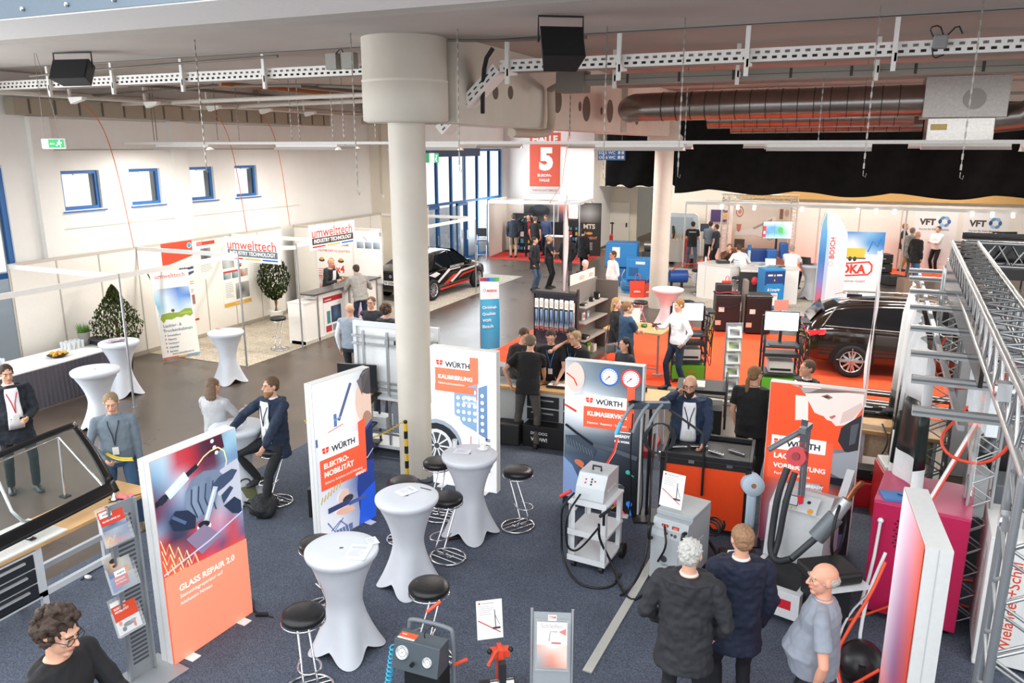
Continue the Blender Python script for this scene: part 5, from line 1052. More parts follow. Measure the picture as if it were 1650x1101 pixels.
def wsf(u,v,off=0.0):
 e0=A.lerp(B,u);e1=D.lerp(C_,u);p=e0.lerp(e1,v);n_=(B-A).cross(D-A).normalized();return p+n_*(.09*(4*u*(1-u))*.5+.05*4*v*(1-v)+off)+Vector((0,0,-.03*4*u*(1-u)*(1-v)))
g=MB();rg=lambda a,b:[a+(b-a)*i/12 for i in range(13)]
GW=mat('5c7470',.05,noise_=0,alpha=.13,spec=.8);FR=mat('0c0c0e',.3,noise_=0)
g.grid(lambda u,v:wsf(.06+.88*u,.14+.78*v),20,12,GW);o=g.build('glass_sheet',ws)
f=MB();f.grid(lambda u,v:wsf(u,.14*v+.0),24,4,FR).grid(lambda u,v:wsf(u,.92+.08*v),24,3,FR).grid(lambda u,v:wsf(.06*u,.14+.78*v),3,12,FR).grid(lambda u,v:wsf(.94+.06*u,.14+.78*v),3,12,FR)
o=f.build('black_border',ws);s_=o.modifiers.new('t','SOLIDIFY');s_.thickness=.008
q1=at(105,800,.88);q2=wsf(.82,.9,-.03)
MB().tube([q1,q2],.012,CHROME(),8).tube([wsf(.2,.9,-.03),q2],.014,CHROME(),8).tube([q2,at(182,803,.9)],.014,CHROME(),8).tube([wsf(.3,.92,-.02),wsf(.33,.6,.05),wsf(.4,.2,.02),at(66,845,.9)],.016,mat('c8d0d4',.3,.5),8,smooth_path=1).build('stand_rods',ws)
MB().b2(-.05,.05,-.04,.04,0,.02,BLACK()).build('stand_foot',ws,loc=q1-Vector((0,0,.018)))
A,B=at(160,724,1.04),Vector((-5.75,4.75,1.75));B=at(214,740,1.3)
cable([A.lerp(B,i/240)+Vector((.014*cos(i*.65),0,.02*sin(i*.65)-.05*sin(pi*i/240)))for i in range(241)],.005,'d8c03c','yellow coiled hose between the grey shirt man and the glass repair light box','coiled_hose',cat='hose',sm=0)
cl=thing('glass_clamp','small chrome clamp tool at the windscreen corner on the workbench','tool',at(47,868,.885));MB().lathe([(.03,0),(.03,.03),(.012,.035),(.012,.07),(.022,.075),(.022,.09)],CHROME(),16).build('suction_foot',cl);MB().b2(-.07,.07,-.03,.03,0,.012,BLACK()).build('base_plate',cl)
cl=thing('glass_clamp','second chrome clamp on the right end of the workbench beside the pink cloth','tool',at(185,806,.885));MB().lathe([(.035,0),(.035,.02),(.015,.03),(.02,.08),(.01,.09)],CHROME(),16).build('suction_foot',cl)
MB().b2(-.06,.12,-.03,.03,0,.012,BLACK()).build('base_plate',cl)
rg_=MB();rr=random.Random(4)
for i in range(7):rg_.ball((rr.uniform(-.06,.06),rr.uniform(-.05,.05),.02),(.05,.035,.025),mat('e87c80',.8,bump=.5),10)
tag(organic(rg_,'cleaning_cloth',None,.008,2,disp=.02,dscale=.04,loc=at(202,802,.89)),'crumpled pink cloth on the right end of the workbench','cloth')
obj1(MB().tube([(0,0,0),(.7,-.5,0),(.9,-.7,.0)],.006,BLACK(),6),'long_wiper','long black wiper arm lying along the workbench edge','wiper',at(175,810,.885),radians(-80)+pi)
cd=cable([at(130,935,.015),at(150,918,.015),at(180,905,.015),at(190,888,.015),at(215,880,.015)],.006,'15151a','black cable with a white plug on the carpet under the workbench','power_cable')
MB().ball((0,0,0),(.05,.03,.02),mat('f0f0f0',.4),12).build('plug',cd,loc=at(142,930,.03))
cable([at(440,995,.015),at(420,990,.015),at(405,985,.02),at(400,968,.03),at(410,965,.02),at(408,985,.015),at(425,992,.015)],.006,'15151a','black cable loop beside the lower corner of the glass repair light box','power_cable')
obj1(MB().b2(-.06,.06,-.02,.02,0,.03,BLACK()),'cable_plug','black plug on the carpet left of the nearest bar stool','plug',at(422,993,.009),AZ)
bs=thing('brochure_stand','grey metal brochure stand with three leaflet holders left of the glass repair light box','brochure stand',(-5.58,4.33,.009),radians(83))
SG=mat('a6aaae',.4,.5)
bk=MB();bk.b2(-.12,.14,0,.012,.02,1.72,SG).b2(-.12,-.1,-.02,.02,.02,1.72,ALU()).b2(.12,.14,-.03,.03,.02,1.72,SG);bk.build('back_panel',bs)
sl=MB()
for i in range(34):sl.b2(-.06,.09,-.004,0,.15+i*.043,.17+i*.043,mat('4c5054',.7))
o=sl.build('slots',bs,label='dark slots in the grey panel')
MB().b2(-.2,.28,-.3,.16,0,.012,SG).build('base_plate',bs,bevel=.003)
def leaflet(kind):
 p=Print(.22,.3,'f2f0ee')
 if kind==0:p.rect(0,.17,.22,.13,'d8402c').rect(.01,.24,.11,.05,'fafafa').text('WÜRTH',.035,.255,1,'3a3c44',w=.08,bold=.03).text('GLASS REPAIR 2.0',.02,.2,1,'fff0ea',bold=.03,w=.16).grad(0,0,.22,.17,[['8a98a8','3c4c6c','a8b8c8'],['4c5c80','98a8bc','4c6088'],['e0a060','707c98','5c6c90'],['e8b860','d85c48','8890a8']]).line([(.01,.03),(.04,.07),(.06,.03),(.09,.07)],.008,'f0d080')
 if kind==1:p.grad(0,0,.22,.3,[['c0bcb0','b0a898','d8d4cc','a8a49c'],['8c7868','c8a890','c8c4bc','b8b8b4'],['3c78b8','3c80c0','9cb0c0','a8a8a8'],['2c68a8','3878b8','88a0b4','98989c']]).ell(.075,.235,.032,.042,'d8a888').ell(.075,.262,.034,.02,'2c2420').ell(.075,.215,.02,.012,'4c342c').ell(.165,.15,.025,.04,'d8a888').rect(.05,.12,.1,.05,'fafafa').text('WÜRTH',.07,.135,1,'3a3c44',w=.07,bold=.03).rect(.03,.03,.13,.09,'d0342c').text('EINFACH',.04,.085,1,'fff0ea',bold=.03,w=.09).text('GUT BERATEN',.04,.06,1,'fff0ea',bold=.03,w=.1)
 if kind==2:p.rect(0,.12,.22,.14,'e04c2c').text('ELEKTRO-',.02,.225,1,'fff0ea',bold=.03,w=.11).text('MOBILITÄT',.02,.195,1,'fff0ea',bold=.03,w=.13).text('WÜRTH',.14,.275,1,'c03030',w=.06,bold=.02).ell(.11,.07,.05,.02,'50545c').ell(.06,.04,.02,.02,'303438').ell(.16,.045,.012,.03,'d86040').ell(.04,.1,.015,.02,'e08040').ell(.15,.08,.03,.012,'888c94')
 return p
for k,(z,lab)in enumerate(((1.42,'leaflet holder with a glass repair leaflet, top'),(.98,'leaflet holder with a smiling man in blue'),(.56,'leaflet holder with an orange electric mobility leaflet'))):
 CL2=mat('f0f4f6',.08,noise_=0,alpha=.15);h_=MB();h_.b2(-.13,.11,-.004,0,-.02,.32,CL2).b2(-.13,.11,-.04,.0,-.024,-.02,CL2).b2(-.134,-.13,-.04,0,-.02,.2,CL2).b2(.11,.114,-.04,0,-.02,.2,CL2).b2(-.13,.11,-.044,-.04,-.02,.12,CL2)
 o=h_.build('leaflet_holder',bs,loc=(-.08,-.07,z),label=lab);o.rotation_euler=(radians(-18),0,0)
 lf=leaflet(k).build('leaflet',o,loc=(-.12,-.01,-.012))
bpk=MB();bpk.ball((0,0,.13),(.2,.26,.12),mat('1e1f22',.7,noise_=.2,bump=.3),16).ball((.05,-.12,.1),(.14,.12,.1),mat('1e1f22',.7,noise_=.2,bump=.3),14).ball((-.02,.2,.1),(.12,.1,.08),mat('1e1f22',.7,noise_=.2,bump=.3),12)
bo=organic(bpk,'backpack',None,.012,3,disp=.03,dscale=.08,loc=at(425,828),rz=.5);tag(bo,'black backpack lying on the carpet behind the glass repair light box','bag')
MB().tube([(-.15,-.1,.2),(-.2,-.2,.28),(-.1,-.3,.22),(0,-.28,.12)],.012,BLACK(),6,smooth_path=2).build('strap',bo)
hb=MB();hb.loft([[(sx*(.16-.02*k),sy*(.07-.02*k),.26*k/2)for sx,sy in((-1,-1),(1,-1),(1,1),(-1,1))]for k in range(3)],mat('6b6e4c',.7,bump=.3),smooth=False)
ho=hb.build('handbag',loc=at(398,812),rz=.9,bevel=.02);tag(ho,'olive green handbag on the floor beside the black backpack','bag');MB().tube([(-.07,0,.25),(-.06,0,.36),(.06,0,.36),(.07,0,.25)],.01,mat('2c2a20',.6),6,smooth_path=2).build('handle',ho)
b2_=MB();b2_.loft([[(sx*.12,sy*.06,z)for sx,sy in((-1,-1),(1,-1),(1,1),(-1,1))]for z in(0,.25,.4)],BLACK(),smooth=False);tag(b2_.build('shoulder_bag',loc=at(514,832),rz=.4,bevel=.02),'black bag half hidden behind the electric mobility light box','bag')
tw=thing('equipment_trolley','black wheeled trolley with a grey drawer and monitor behind the seated man','trolley',(-6.85,9.62,0),AZ+radians(-12))
BK=mat('222226',.5);fr=MB()
for x in(-.3,.3):
 for y in(-.22,.22):fr.cyl((x,y,.12),(x,y,.95),.018,BK)
fr.build('frame',tw)
for z in(.14,.5):MB().b2(-.32,.32,-.25,.25,z,z+.03,BK).build('shelf',tw)
MB().b2(-.35,.35,-.27,.27,.92,.96,mat('2c2824',.5)).b2(-.2,.25,-.2,.2,.96,.965,mat('c09878',.5)).build('top_tray',tw)
dr=MB().b2(-.36,.3,-.3,-.05,.66,.8,mat('aeb4ba',.4)).build('drawer',tw);MB().b2(-.12,.05,-.32,-.3,.7,.73,mat('d8c8a0',.4)).build('handle',dr)
for x in(-.28,.28):MB().cyl((x-.02,-.22,.05),(x+.02,-.22,.05),.05,BLACK()).build('castor',tw)
so=screen(tw,.62,.42,(0,.1,1.0),p=Print(.62,.42,'2a2b2e'),emit=0);MB().cyl((0,.12,.96),(0,.12,1.05),.03,BLACK()).build('monitor_stand',tw)
MB().b2(-.1,0,.13,.16,1.2,1.24,mat('c8d8dc',.4)).build('label_plate',tw);MB().tube([(-.25,-.2,1.16),(-.27,-.2,1.2),(-.2,-.2,1.14),(-.08,-.2,.78)],.006,mat('f0f0f0',.4),6,smooth_path=1).build('white_cable',tw)
rig=thing('calibration_rig','white aluminium calibration panel stand seen from behind, left of the big pillar','calibration stand',(-7.0,9.85,.009),radians(2))
WF=mat('d9dde0',.45,.2)
m=MB();m.b2(0,.06,0,.06,.12,2.08,WF).b2(1.42,1.48,0,.06,.12,2.08,WF).b2(.06,1.42,0,.05,2.0,2.08,WF).b2(.06,1.42,.04,.06,.95,2.0,mat('f2f3f3',.5));m.build('panel_frame',rig)
r_=MB()
for z in(1.84,1.72,1.12,1.02,.3):r_.b2(.0,1.48,-.05,-.01,z,z+.03,ALU())
for x in(.2,.62,.8,1.24):r_.b2(x,x+.035,-.07,-.03,.1,1.95,ALU())
r_.build('rails',rig)
m=MB();m.b2(.1,1.3,-.1,.3,.09,.14,mat('cfd3d6',.4)).b2(.15,.6,-.12,.1,.42,.6,mat('d4d8da',.4)).b2(.1,.9,-.14,.06,.9,.94,WF);m.build('base',rig)
for x in(.15,1.25):MB().cyl((x-.02,-.1,.05),(x+.02,-.1,.05),.05,mat('3c3c40',.5)).build('castor',rig)
MB().b2(.62,.68,-.1,-.06,1.76,1.84,mat('8c9498',.5)).b2(.78,.84,-.1,-.06,1.78,1.84,BLACK()).build('clamp',rig)
bq=thing('barrier_post','yellow and black striped barrier post at the foot of the big pillar','post',at(657,788),0)
for i in range(8):MB().cyl((0,0,.1+i*.11),(0,0,.1+(i+1)*.11),.028,mat('e8b830' if i%2 else '18181a',.5),n=16).build('stripe',bq)
MB().lathe([(.16,0),(.16,.02),(.04,.1)],BLACK(),24).build('base',bq);MB().ball((0,0,1.0),.03,BLACK(),10).build('cap',bq)
pp=at(657,776)
def chainline(a,b,label,sag=.15,n=26):
 mb=MB();M_=mat('d8b62c',.5);a,b=Vector(a),Vector(b);d=(b-a);yaw=math.atan2(d.y,d.x)
 for i in range(n):
  t_=(i+.5)/n;p_=a.lerp(b,t_)+Vector((0,0,-sag*4*t_*(1-t_)));mb.box(p_,(d.length/n*1.15,.02 if i%2 else.008,.008 if i%2 else.02),M_,RZ(yaw))
 return tag(mb.build('barrier_chain'),label,'chain')
chainline((pp.x,pp.y,.94),(-6.35,8.1,.85),'yellow plastic chain from the striped post to the electric mobility light box')
chainline((-7.15,8.75,.8),(-5.85,8.05,.72),'yellow plastic chain behind the seated man',.1,30)
cable([at(690,770,.02),at(680,765,.05),at(670,770,.03),at(685,780,.02),at(700,775,.02)],.008,'1a1a1c','coiled black cable at the foot of the big pillar','power_cable')
obj1(MB().cyl((-.06,0,.02),(.06,0,.02),.018,BLACK()).cyl((-.09,0,.02),(-.06,0,.02),.014,mat('d83c2c',.5)),'cable_plug','black and red plug on the carpet right of the middle standing table','plug',at(730,870,.009),AZ+.4)
CLR=mat('f0f4f6',.08,noise_=0,alpha=.1)
gm=thing('gas_test_unit','grey wheeled unit with round gauges and a tubular handle at the bottom edge','machine',(-3.0,4.95,.009),AZ+radians(-22));gm.scale=(.78,.78,.78)
MB().tube([(-.2,.12,.2),(-.2,.12,.98),(-.17,.12,1.04),(.3,.12,1.04),(.34,.12,.98),(.34,.12,.1)],.024,mat('70777c',.4),10,smooth_path=2).build('handle_frame',gm)
MB().prism([(-.2,.62),(.08,.62),(.08,.93),(-.12,.93)],-.24,.3,mat('4c555b',.45),'x').build('gauge_box',gm,bevel=.006)
MB().b2(-.13,.3,-.14,.1,.15,.62,mat('1a1d1f',.5)).build('lower_case',gm,bevel=.01)
p=Print(.2,.13,'e85a34');p.text('GAS',.02,.08,.03,'ffffff').rect(0,0,.2,.03,'fafafa');p.build('red_label',gm,loc=(-.22,-.1,.932),fn=lambda x,y,z:(x,z*.9,-y))
for x,r_,z_ in((-.13,.075,.8),(.17,.055,.76)):
 g=MB();g.lathe([(r_,0),(r_,.03),(r_*.85,.035),(r_*.85,.02),(.001,.02)],mat('c8ccd0',.3,.5),32);o=g.build('gauge',gm,loc=(x,-.14 if x<0 else-.145,z_));o.rotation_euler.x=radians(70)
 pr=Print(.1,.1,'f4f4f0');pr.ring(.05,.05,.045,.006,'303030').line([(.05,.05),(.075,.075)],.004,'c02020').ell(.05,.05,.006,.006,'202020');k_=r_/.055
 pr.build('dial',o,fn=lambda x_,y_,z__:((x_-.05)*k_*.78,(z__-.05)*k_*.78,.022+.0005-y_))
MB().lathe([(.022,0),(.022,.04)],BLACK(),16).build('knob',gm,loc=(.02,-.2,.74)).rotation_euler.x=radians(90)
MB().tube([(.06,.0,.93),(.06,-.02,1.0),(.12,.05,1.06),(.12,.1,1.02)],.006,BLACK(),6,smooth_path=2).build('cable',gm)
h=[(-.3+.035*cos(i*.9)-.05*(i/90),-.05+.035*sin(i*.9)-.12*(i/90),.78-.62*(i/90))for i in range(110)]
MB().tube(h,.009,mat('3cb4d8',.4),6).build('spiral_hose',gm,label='light blue spiral air hose')
MB().cyl((.36,.1,.62),(.5,.1,.72),.02,mat('e8543a',.5)).cyl((-.02,.2,1.1),(-.02+.12,.3,1.2),.02,mat('e8543a',.5)).build('red_grip',gm)
def easel(px,py,zt,w,h,rz,label,art,tilt=-12,name='display_board'):
 q=at(px,py,zt);t=thing(name,label,'sign',(q.x,q.y,.009),rz);z=zt-h
 o=MB().b2(-w/2,w/2,0,.006,0,h,mat('e8e6e2',.4)).build('board',t,loc=(0,0,z));o.rotation_euler.x=radians(tilt);art.build('print',o,loc=(-w/2,-.001,0));return t
def datasheet(w,h,col='eceae6'):
 p=Print(w,h,col);p.ell(w*.12,h*.93,w*.04,w*.04,'d03a30').text('Produktinformation',w*.2,h*.915,1,'8c8884',w=w*.5).lines(w*.1,h*.84,w*.6,5,h*.05,h*.012,'b8b4b0').line([(w*.05,h*.5),(w*.9,h*.15)],.008,'c0342c').line([(w*.7,h*.75),(w*.72,h*.3)],w*.03,'4c4c50').line([(w*.72,h*.6),(w*.88,h*.35)],w*.015,'4c4c50').rect(w*.6,h*.25,w*.3,h*.05,'3c3c40');return p
e1=easel(790,975,1.0,.22,.33,AZ+radians(12),'upright data sheet board behind the red jack at the bottom edge',datasheet(.22,.33))
jk=thing('axle_jack','red and black hydraulic jack standing under the data sheet board','machine',(-2.42,5.28,.009),AZ+radians(10))
MB().b2(-.16,.16,-.2,.2,.06,.12,mat('1c1c1e',.4)).cyl((-.16,-.15,.05),(.16,-.15,.05),.05,BLACK()).cyl((-.16,.15,.05),(.16,.15,.05),.05,BLACK()).build('chassis',jk)
MB().prism([(-.12,.1),(.12,.1),(.06,.58),(-.06,.58)],-.02,.02,mat('e04a2c',.4),'x').b2(-.08,.08,-.04,.04,.5,.56,mat('e04a2c',.4)).tube([(.0,0,.55),(-.05,-.1,.6),(-.14,-.3,.64)],.015,mat('e04a2c',.4),8).build('lifting_arm',jk)
MB().b2(-.03,.03,-.16,-.1,.1,.52,mat('2c2c30',.4)).ball((-.09,-.02,.56),.025,BLACK(),8).ball((.09,-.02,.56),.025,BLACK(),8).cyl((-.1,-.1,.3),(.1,-.1,.3),.035,CHROME()).build('cylinder',jk)
bs2=thing('brochure_stand','small grey brochure stand with a product leaflet at the bottom centre edge','brochure stand',(-1.93,5.22,.009),AZ+radians(-4))
o=MB().b2(-.16,.16,0,.01,0,.95,SG).cyl((-.17,0,0),(-.17,0,.98),.014,ALU()).cyl((.17,0,0),(.17,0,.98),.014,ALU()).build('back_panel',bs2);o.rotation_euler.x=radians(-14)
p=Print(.25,.38,'f4f2f0');p.text('Schleifen',.03,.33,1,'b8a8a8',w=.18).poly([(.18,.3),(.24,.33),(.24,.27)],'e0482c').line([(.1,.22),(.11,.3),(.17,.3)],.008,'7c8088').rect(.12,.2,.08,.015,'d84a34').grad(0,0,.25,.19,[['f0a080','f4e8e4','f0c8b8'],['a8acb0','e8906c','f4d8cc'],['8c9094','c07058','e8a890']])
p.build('leaflet',o,loc=(-.125,-.03,.5));MB().b2(-.14,.14,-.035,-.032,.48,.9,CLR).b2(-.14,.14,-.035,0,.475,.48,CLR).build('leaflet_holder',o)
p=Print(.07,.05,'f2eeea');p.text('ITEM',.006,.02,1,'d8553a',w=.058,bold=.03);p.build('badge',o,loc=(-.035,-.001,.88))
MB().b2(-.25,.25,-.2,.2,0,.012,SG).build('base_plate',bs2)
obj1(MB().b2(-.045,.045,0,2.35,0,.012,mat('b9b9b2',.5)),'cable_strip','pale cable cover strip on the carpet behind the grey haired man','cable cover',(-1.87,6.0,.009),radians(-2))
TG=mat('dcdfe1',.45)
wc=thing('welder_trolley','white three tier steel trolley under the small grey welding unit','trolley',(-2.42,7.95,.009),AZ+radians(-28))
f=MB()
for x in(-.19,.19):
 for y in(-.24,.24):f.b2(x-.03,x+.03,y-.004,y+.004,.1,.8,TG).b2(x-.004+(.028 if x>0 else-.028),x+.004+(.028 if x>0 else-.028),y-.03,y+.03,.1,.8,TG)
f.build('frame',wc)
for z in(.1,.42,.8):MB().b2(-.23,.23,-.28,.28,z,z+.03,TG).b2(-.23,.23,-.285,-.28,z,z+.07,TG).build('shelf',wc)
for x in(-.17,.17):MB().cyl((x-.02,-.22,.045),(x+.02,-.22,.045),.045,mat('28282a',.5)).build('castor',wc)
MB().cyl((.24,.22,.09),(.28,.22,.09),.09,mat('1c1c1e',.6),n=20).build('wheel',wc);MB().cyl((-.28,.22,.09),(-.24,.22,.09),.09,mat('1c1c1e',.6),n=20).build('wheel',wc)
wu=thing('welding_unit','small silver grey dent pulling unit on top of the white trolley','machine',(-2.42,7.95,.84),AZ+radians(-28))
MB().prism([(-.24,0),(.24,0),(.24,.3),(-.1,.3),(-.2,.16)],-.17,.17,mat('c3c9cc',.4,.2),'x').build('case',wu,bevel=.008)
p=Print(.3,.12,'c9ced0')
for i,(x,z,c)in enumerate(((.08,.08,'c83030'),(.08,.04,'c83030'),(.15,.09,'202020'),(.15,.06,'202020'),(.15,.03,'202020'),(.19,.07,'c83030'))):p.ell(x,z,.012,.012,c)
p.build('control_panel',wu,loc=(-.15,-.195,.17),rx=radians(-35));p=Print(.28,.05,'c3c9cc');p.ell(.03,.025,.02,.02,'f4f6f8').text('CARBODY LINE',.06,.012,1,'f4f6f8',w=.2,bold=.02);p.build('lettering',wu,loc=(.172,-.12,.1),rz=radians(90))
MB().tube([(-.05,0,.3),(-.05,0,.35),(.05,0,.35),(.05,0,.3)],.012,BLACK(),8).build('handle',wu)
W0=Vector((-2.42,7.95,0))
cable([at(925,795,.95),at(905,815,.9),at(905,850,.5),at(905,900,.1),at(930,945,.02),at(985,950,.02),at(1000,925,.02)],.014,'18181a','black welding cable hanging from the silver unit to the carpet at its left','welding_cable')
cable([at(935,797,.95),at(912,830,.85),at(912,880,.3),at(925,890,.2),at(940,880,.35),at(965,850,.8)],.012,'18181a','black cable looping across the white trolley front','welding_cable')
cable([at(965,845,.72),at(965,870,.5),at(985,905,.1),at(1000,950,.02),at(1020,972,.02),at(1045,950,.02)],.014,'18181a','black cable snaking right over the pale floor strip','welding_cable')
tc_=thing('welding_gun','black and brass welding gun hooked on the right of the white trolley','tool',at(982,825,.8),AZ+radians(35));MB().cyl((-.14,0,-.02),(.02,0,.03),.018,BLACK()).cyl((.02,0,.03),(.1,0,.055),.012,mat('b89858',.3,.9)).build('body',tc_);MB().cyl((-.08,0,0),(-.08,0,-.14),.016,BLACK()).build('grip',tc_)
obj1(MB().cyl((0,0,0),(.12,.02,.08),.02,mat('d83c34',.5)),'grinding_tool','red tool tip sticking out left of the silver unit','tool',at(903,800,.85))
wm=thing('welding_machine','tall light grey welding machine with black handles and a data sheet on top','machine',(-1.45,7.98,.009),AZ+radians(-35))
MB().b2(-.19,.19,-.32,.34,.1,.72,mat('b8bec1',.45)).prism([(-.34,.1),(-.34,.62),(-.28,.8),(.34,.8),(.34,.72),(.34,.1)],-.2,.2,mat('b4babd',.45),'x').build('case',wm,bevel=.012)
MB().b2(-.21,.21,-.2,.32,.8,.86,mat('a8aeb1',.45)).build('top_lid',wm,bevel=.01)
p=Print(.26,.16,'9aa0a4');p.rect(.03,.08,.08,.05,'501818').rect(.15,.08,.08,.05,'501818').rect(.045,.09,.05,.03,'ff5030').rect(.165,.09,.05,.03,'ff5030').ell(.1,.035,.015,.015,'303030').ell(.16,.035,.015,.015,'303030').ell(.2,.03,.02,.02,'404448')
p.build('display_panel',wm,loc=(-.13,-.335,.63),rx=radians(-18),emit=.15)
for x in(-.19,.19):MB().tube([(x,-.34,.74),(x,-.42,.76),(x,-.42,.6),(x,-.35,.58)],.02,BLACK(),8,smooth_path=1).build('handle',wm)
p=Print(.24,.2,'b4babd');p.ell(.08,.12,.04,.04,'40444a').text('OPTI.',.06,.04,.035,'40444a',bold=.02);p.build('lettering',wm,loc=(-.12,-.346,.25))
p=Print(.4,.12,'b4babd');p.ell(.05,.06,.045,.045,'f4f6f8').text('WS',.03,.045,.03,'8090a0').text('Wieländer',.11,.05,1,'f4f6f8',w=.25,bold=.02);p.build('lettering',wm,loc=(.205,-.2,.45),rz=radians(90))
for x in(-.16,.16):
 for y in(-.25,.28):MB().cyl((x-.02,y,.05),(x+.02,y,.05),.05,mat('28282a',.5)).build('castor',wm)
o=MB().b2(-.13,.13,0,.006,0,.38,mat('ece9e4',.4)).build('data_sheet',wm,loc=(-.1,-.1,.86));o.rotation_euler.x=radians(-12);datasheet(.26,.38).build('print',o,loc=(-.13,-.001,0))
MB().tube([(.22+.09*cos(a),.34+.01*a,.5+.09*sin(a))for a in[i*.5 for i in range(40)]],.012,BLACK(),6).build('coiled_cable',wm)
cable([at(1125,850,.5),at(1135,862,.3),at(1160,900,.03),at(1170,915,.03),at(1150,920,.03)],.02,'18181a','thick black cable falling behind the grey welding machine to the carpet','welding_cable')
lt=[at(1055,700,1.2),at(1050,760,1.0),at(1046,850,.7),at(1040,905,.4),at(1020,945,.05),at(1000,960,.02)]
cable([at(1083,690,1.35),at(1072,730,1.1),at(1070,850,.75),at(1075,880,.6),at(1060,905,.35)],.012,'18181a','black welding cable hanging in front of the orange tool cabinet','welding_cable')
cable(lt,.014,'18181a','black welding cable left of the orange tool cabinet down to the carpet','welding_cable')
oc=thing('tool_cabinet','large orange fronted tool cabinet with a black top tray and castors','cabinet',(-1.42,9.42,.009),radians(4))
OC=mat('ea4a1c',.4,noise_=.03)
MB().b2(-.5,.5,-.36,.36,.1,.94,mat('1b1b1d',.5)).build('body',oc,bevel=.01)
for x in(-.51,.51):
 for y in(-.37,.37):MB().b2(x-.03,x+.03,y-.03,y+.03,.08,.98,BLACK()).build('corner_post',oc)
MB().b2(-.47,.47,-.372,-.36,.12,.9,OC).build('front_panel',oc);MB().b2(.5,.512,-.33,.33,.12,.9,mat('d8402a',.4)).build('side_panel',oc)
MB().b2(-.54,.54,-.4,.4,.95,1.0,BLACK()).b2(-.54,-.5,-.4,.4,1.0,1.06,BLACK()).b2(.5,.54,-.4,.4,1.0,1.06,BLACK()).b2(-.5,.5,-.4,-.36,1.0,1.06,BLACK()).b2(-.5,.5,.36,.4,1.0,1.06,BLACK()).build('top_tray',oc,bevel=.006)
for x in(-.2,.25):MB().b2(x,x+.07,-.412,-.4,.955,.995,CHROME()).build('latch',oc)
for x in(-.42,.42):MB().cyl((x-.025,-.3,.05),(x+.025,-.3,.05),.06,mat('9a9a9c',.4),n=18).build('castor',oc)
MB().tube([(-.02,-.4,.55),(-.02,-.42,1.3),(-.06,-.4,1.36),(-.5,-.1,1.5)],.015,BLACK(),8,smooth_path=2).build('hose_rail',oc)
rr=random.Random(2)
for i,lab in enumerate(('long steel tool lying in the orange cabinet\'s tray, left','steel tool in the middle of the orange cabinet\'s tray','short steel tool before the bearded man\'s hand','bundle of steel tools at the right of the orange cabinet\'s tray')):
 x=-.36+i*.23;o=MB().cyl((-.1,0,.02),(.1,0,.02),.014,CHROME()).ball((.1,0,.02),(.03,.02,.015),CHROME(),8).cyl((-.1,.04,.015),(.03,.05,.015),.01,mat('9c9ca0',.3,.8)).build('hand_tool',loc=(-1.42+x,9.3+.12*(i%2),1.012),rz=rr.uniform(-.5,.5));tag(o,lab,'tool')
wa=thing('welding_tong_rack','rack holding three welding torches with a light blue grip, left of the orange cabinet','rack',(-2.12,9.25,.009),AZ)
MB().cyl((0,.1,0),(0,.1,1.55),.018,BLACK()).tube([(0,.1,1.5),(-.25,.0,1.6),(-.3,-.05,1.6)],.016,BLACK(),8).b2(-.3,.22,-.03,.07,1.5,1.58,mat('3c4a58',.5)).b2(-.2,.2,-.15,.25,0,.02,BLACK()).build('rack_frame',wa)
for i,x in enumerate((-.24,-.05,.12)):
 MB().tube([(x,-.02,1.56),(x-.08,-.08,1.5),(x-.16,-.1,1.35),(x-.2,-.1,1.22)],.022,mat('8c949a',.4),8,smooth_path=1).build('torch',wa)
MB().cyl((-.4,-.1,1.36),(-.46,-.12,1.2),.028,mat('58c0e8',.4)).build('blue_grip',wa,label='light blue grip')
MB().tube([(.08+.15*cos(a)*(1+.02*a),-.12,1.15+.2*sin(a))for a in[i*.45 for i in range(46)]],.01,mat('34383c',.5),6).build('coiled_cable',wa)
MB().b2(.08,.12,-.16,-.13,.86,.98,mat('b8b8ba',.3,.8)).build('earth_clamp',wa)
for x in(-.25,-.1,.0):MB().tube([(x,-.05,1.45),(x-.02,-.08,.9),(x+.02,-.06,.3),(x,.0,.05)],.009,BLACK(),6,smooth_path=2).build('hanging_cable',wa)
prr=thing('paper_roll','pale blue paper roll on a holder beside the orange cabinet','paper roll',(-.84,9.08,.009),radians(10))
mb=MB().lathe([(.03,-.1),(.125,-.1),(.13,-.09),(.13,.09),(.125,.1),(.03,.1)],mat('c4d8e8',.7),40);mb.lathe([(.03,-.102),(.03,.102)],mat('a07850',.8),16);o=mb.build('roll',prr,loc=(0,0,.78));o.rotation_euler.x=radians(80);o.rotation_euler.z=radians(8)
MB().cyl((.0,.12,0),(0,.12,.9),.015,BLACK()).cyl((0,.12,.78),(0,0,.78),.02,BLACK()).b2(-.15,.15,-.1,.2,0,.02,BLACK()).build('holder',prr)
mb=MB();mb.grid(lambda u,v:(-.06+.11*u,-.1-.02*sin(v*3),.75-.5*v),3,8,mat('c4d8e8',.7));o=mb.build('loose_paper',prr);o.modifiers.new('t','SOLIDIFY').thickness=.002
wb=thing('tool_workbench','long workbench with dark drawers and wooden top where the men in black work','workbench',(-5.35,11.2,0),radians(2))
MB().b2(0,2.9,-.02,.72,.84,.89,WOOD).build('bench_top',wb,bevel=.004)
MB().b2(.62,2.6,0,.66,.06,.84,mat('c9ccd0',.5)).build('cabinet_case',wb);MB().b2(.6,2.8,-.03,.7,.0,.1,mat('a8242a',.5)).build('plinth',wb,label='red plinth')
for j in range(3):
 for k,z in enumerate((.6,.38)):
  d=MB().b2(.72+j*.62,1.26+j*.62,-.02,0,z,z+.19,mat('23252a',.5)).build('drawer',wb);MB().b2(.8+j*.62,1.18+j*.62,-.045,-.02,z+.12,z+.14,mat('d0d2d4',.3,.7)).build('handle',d)
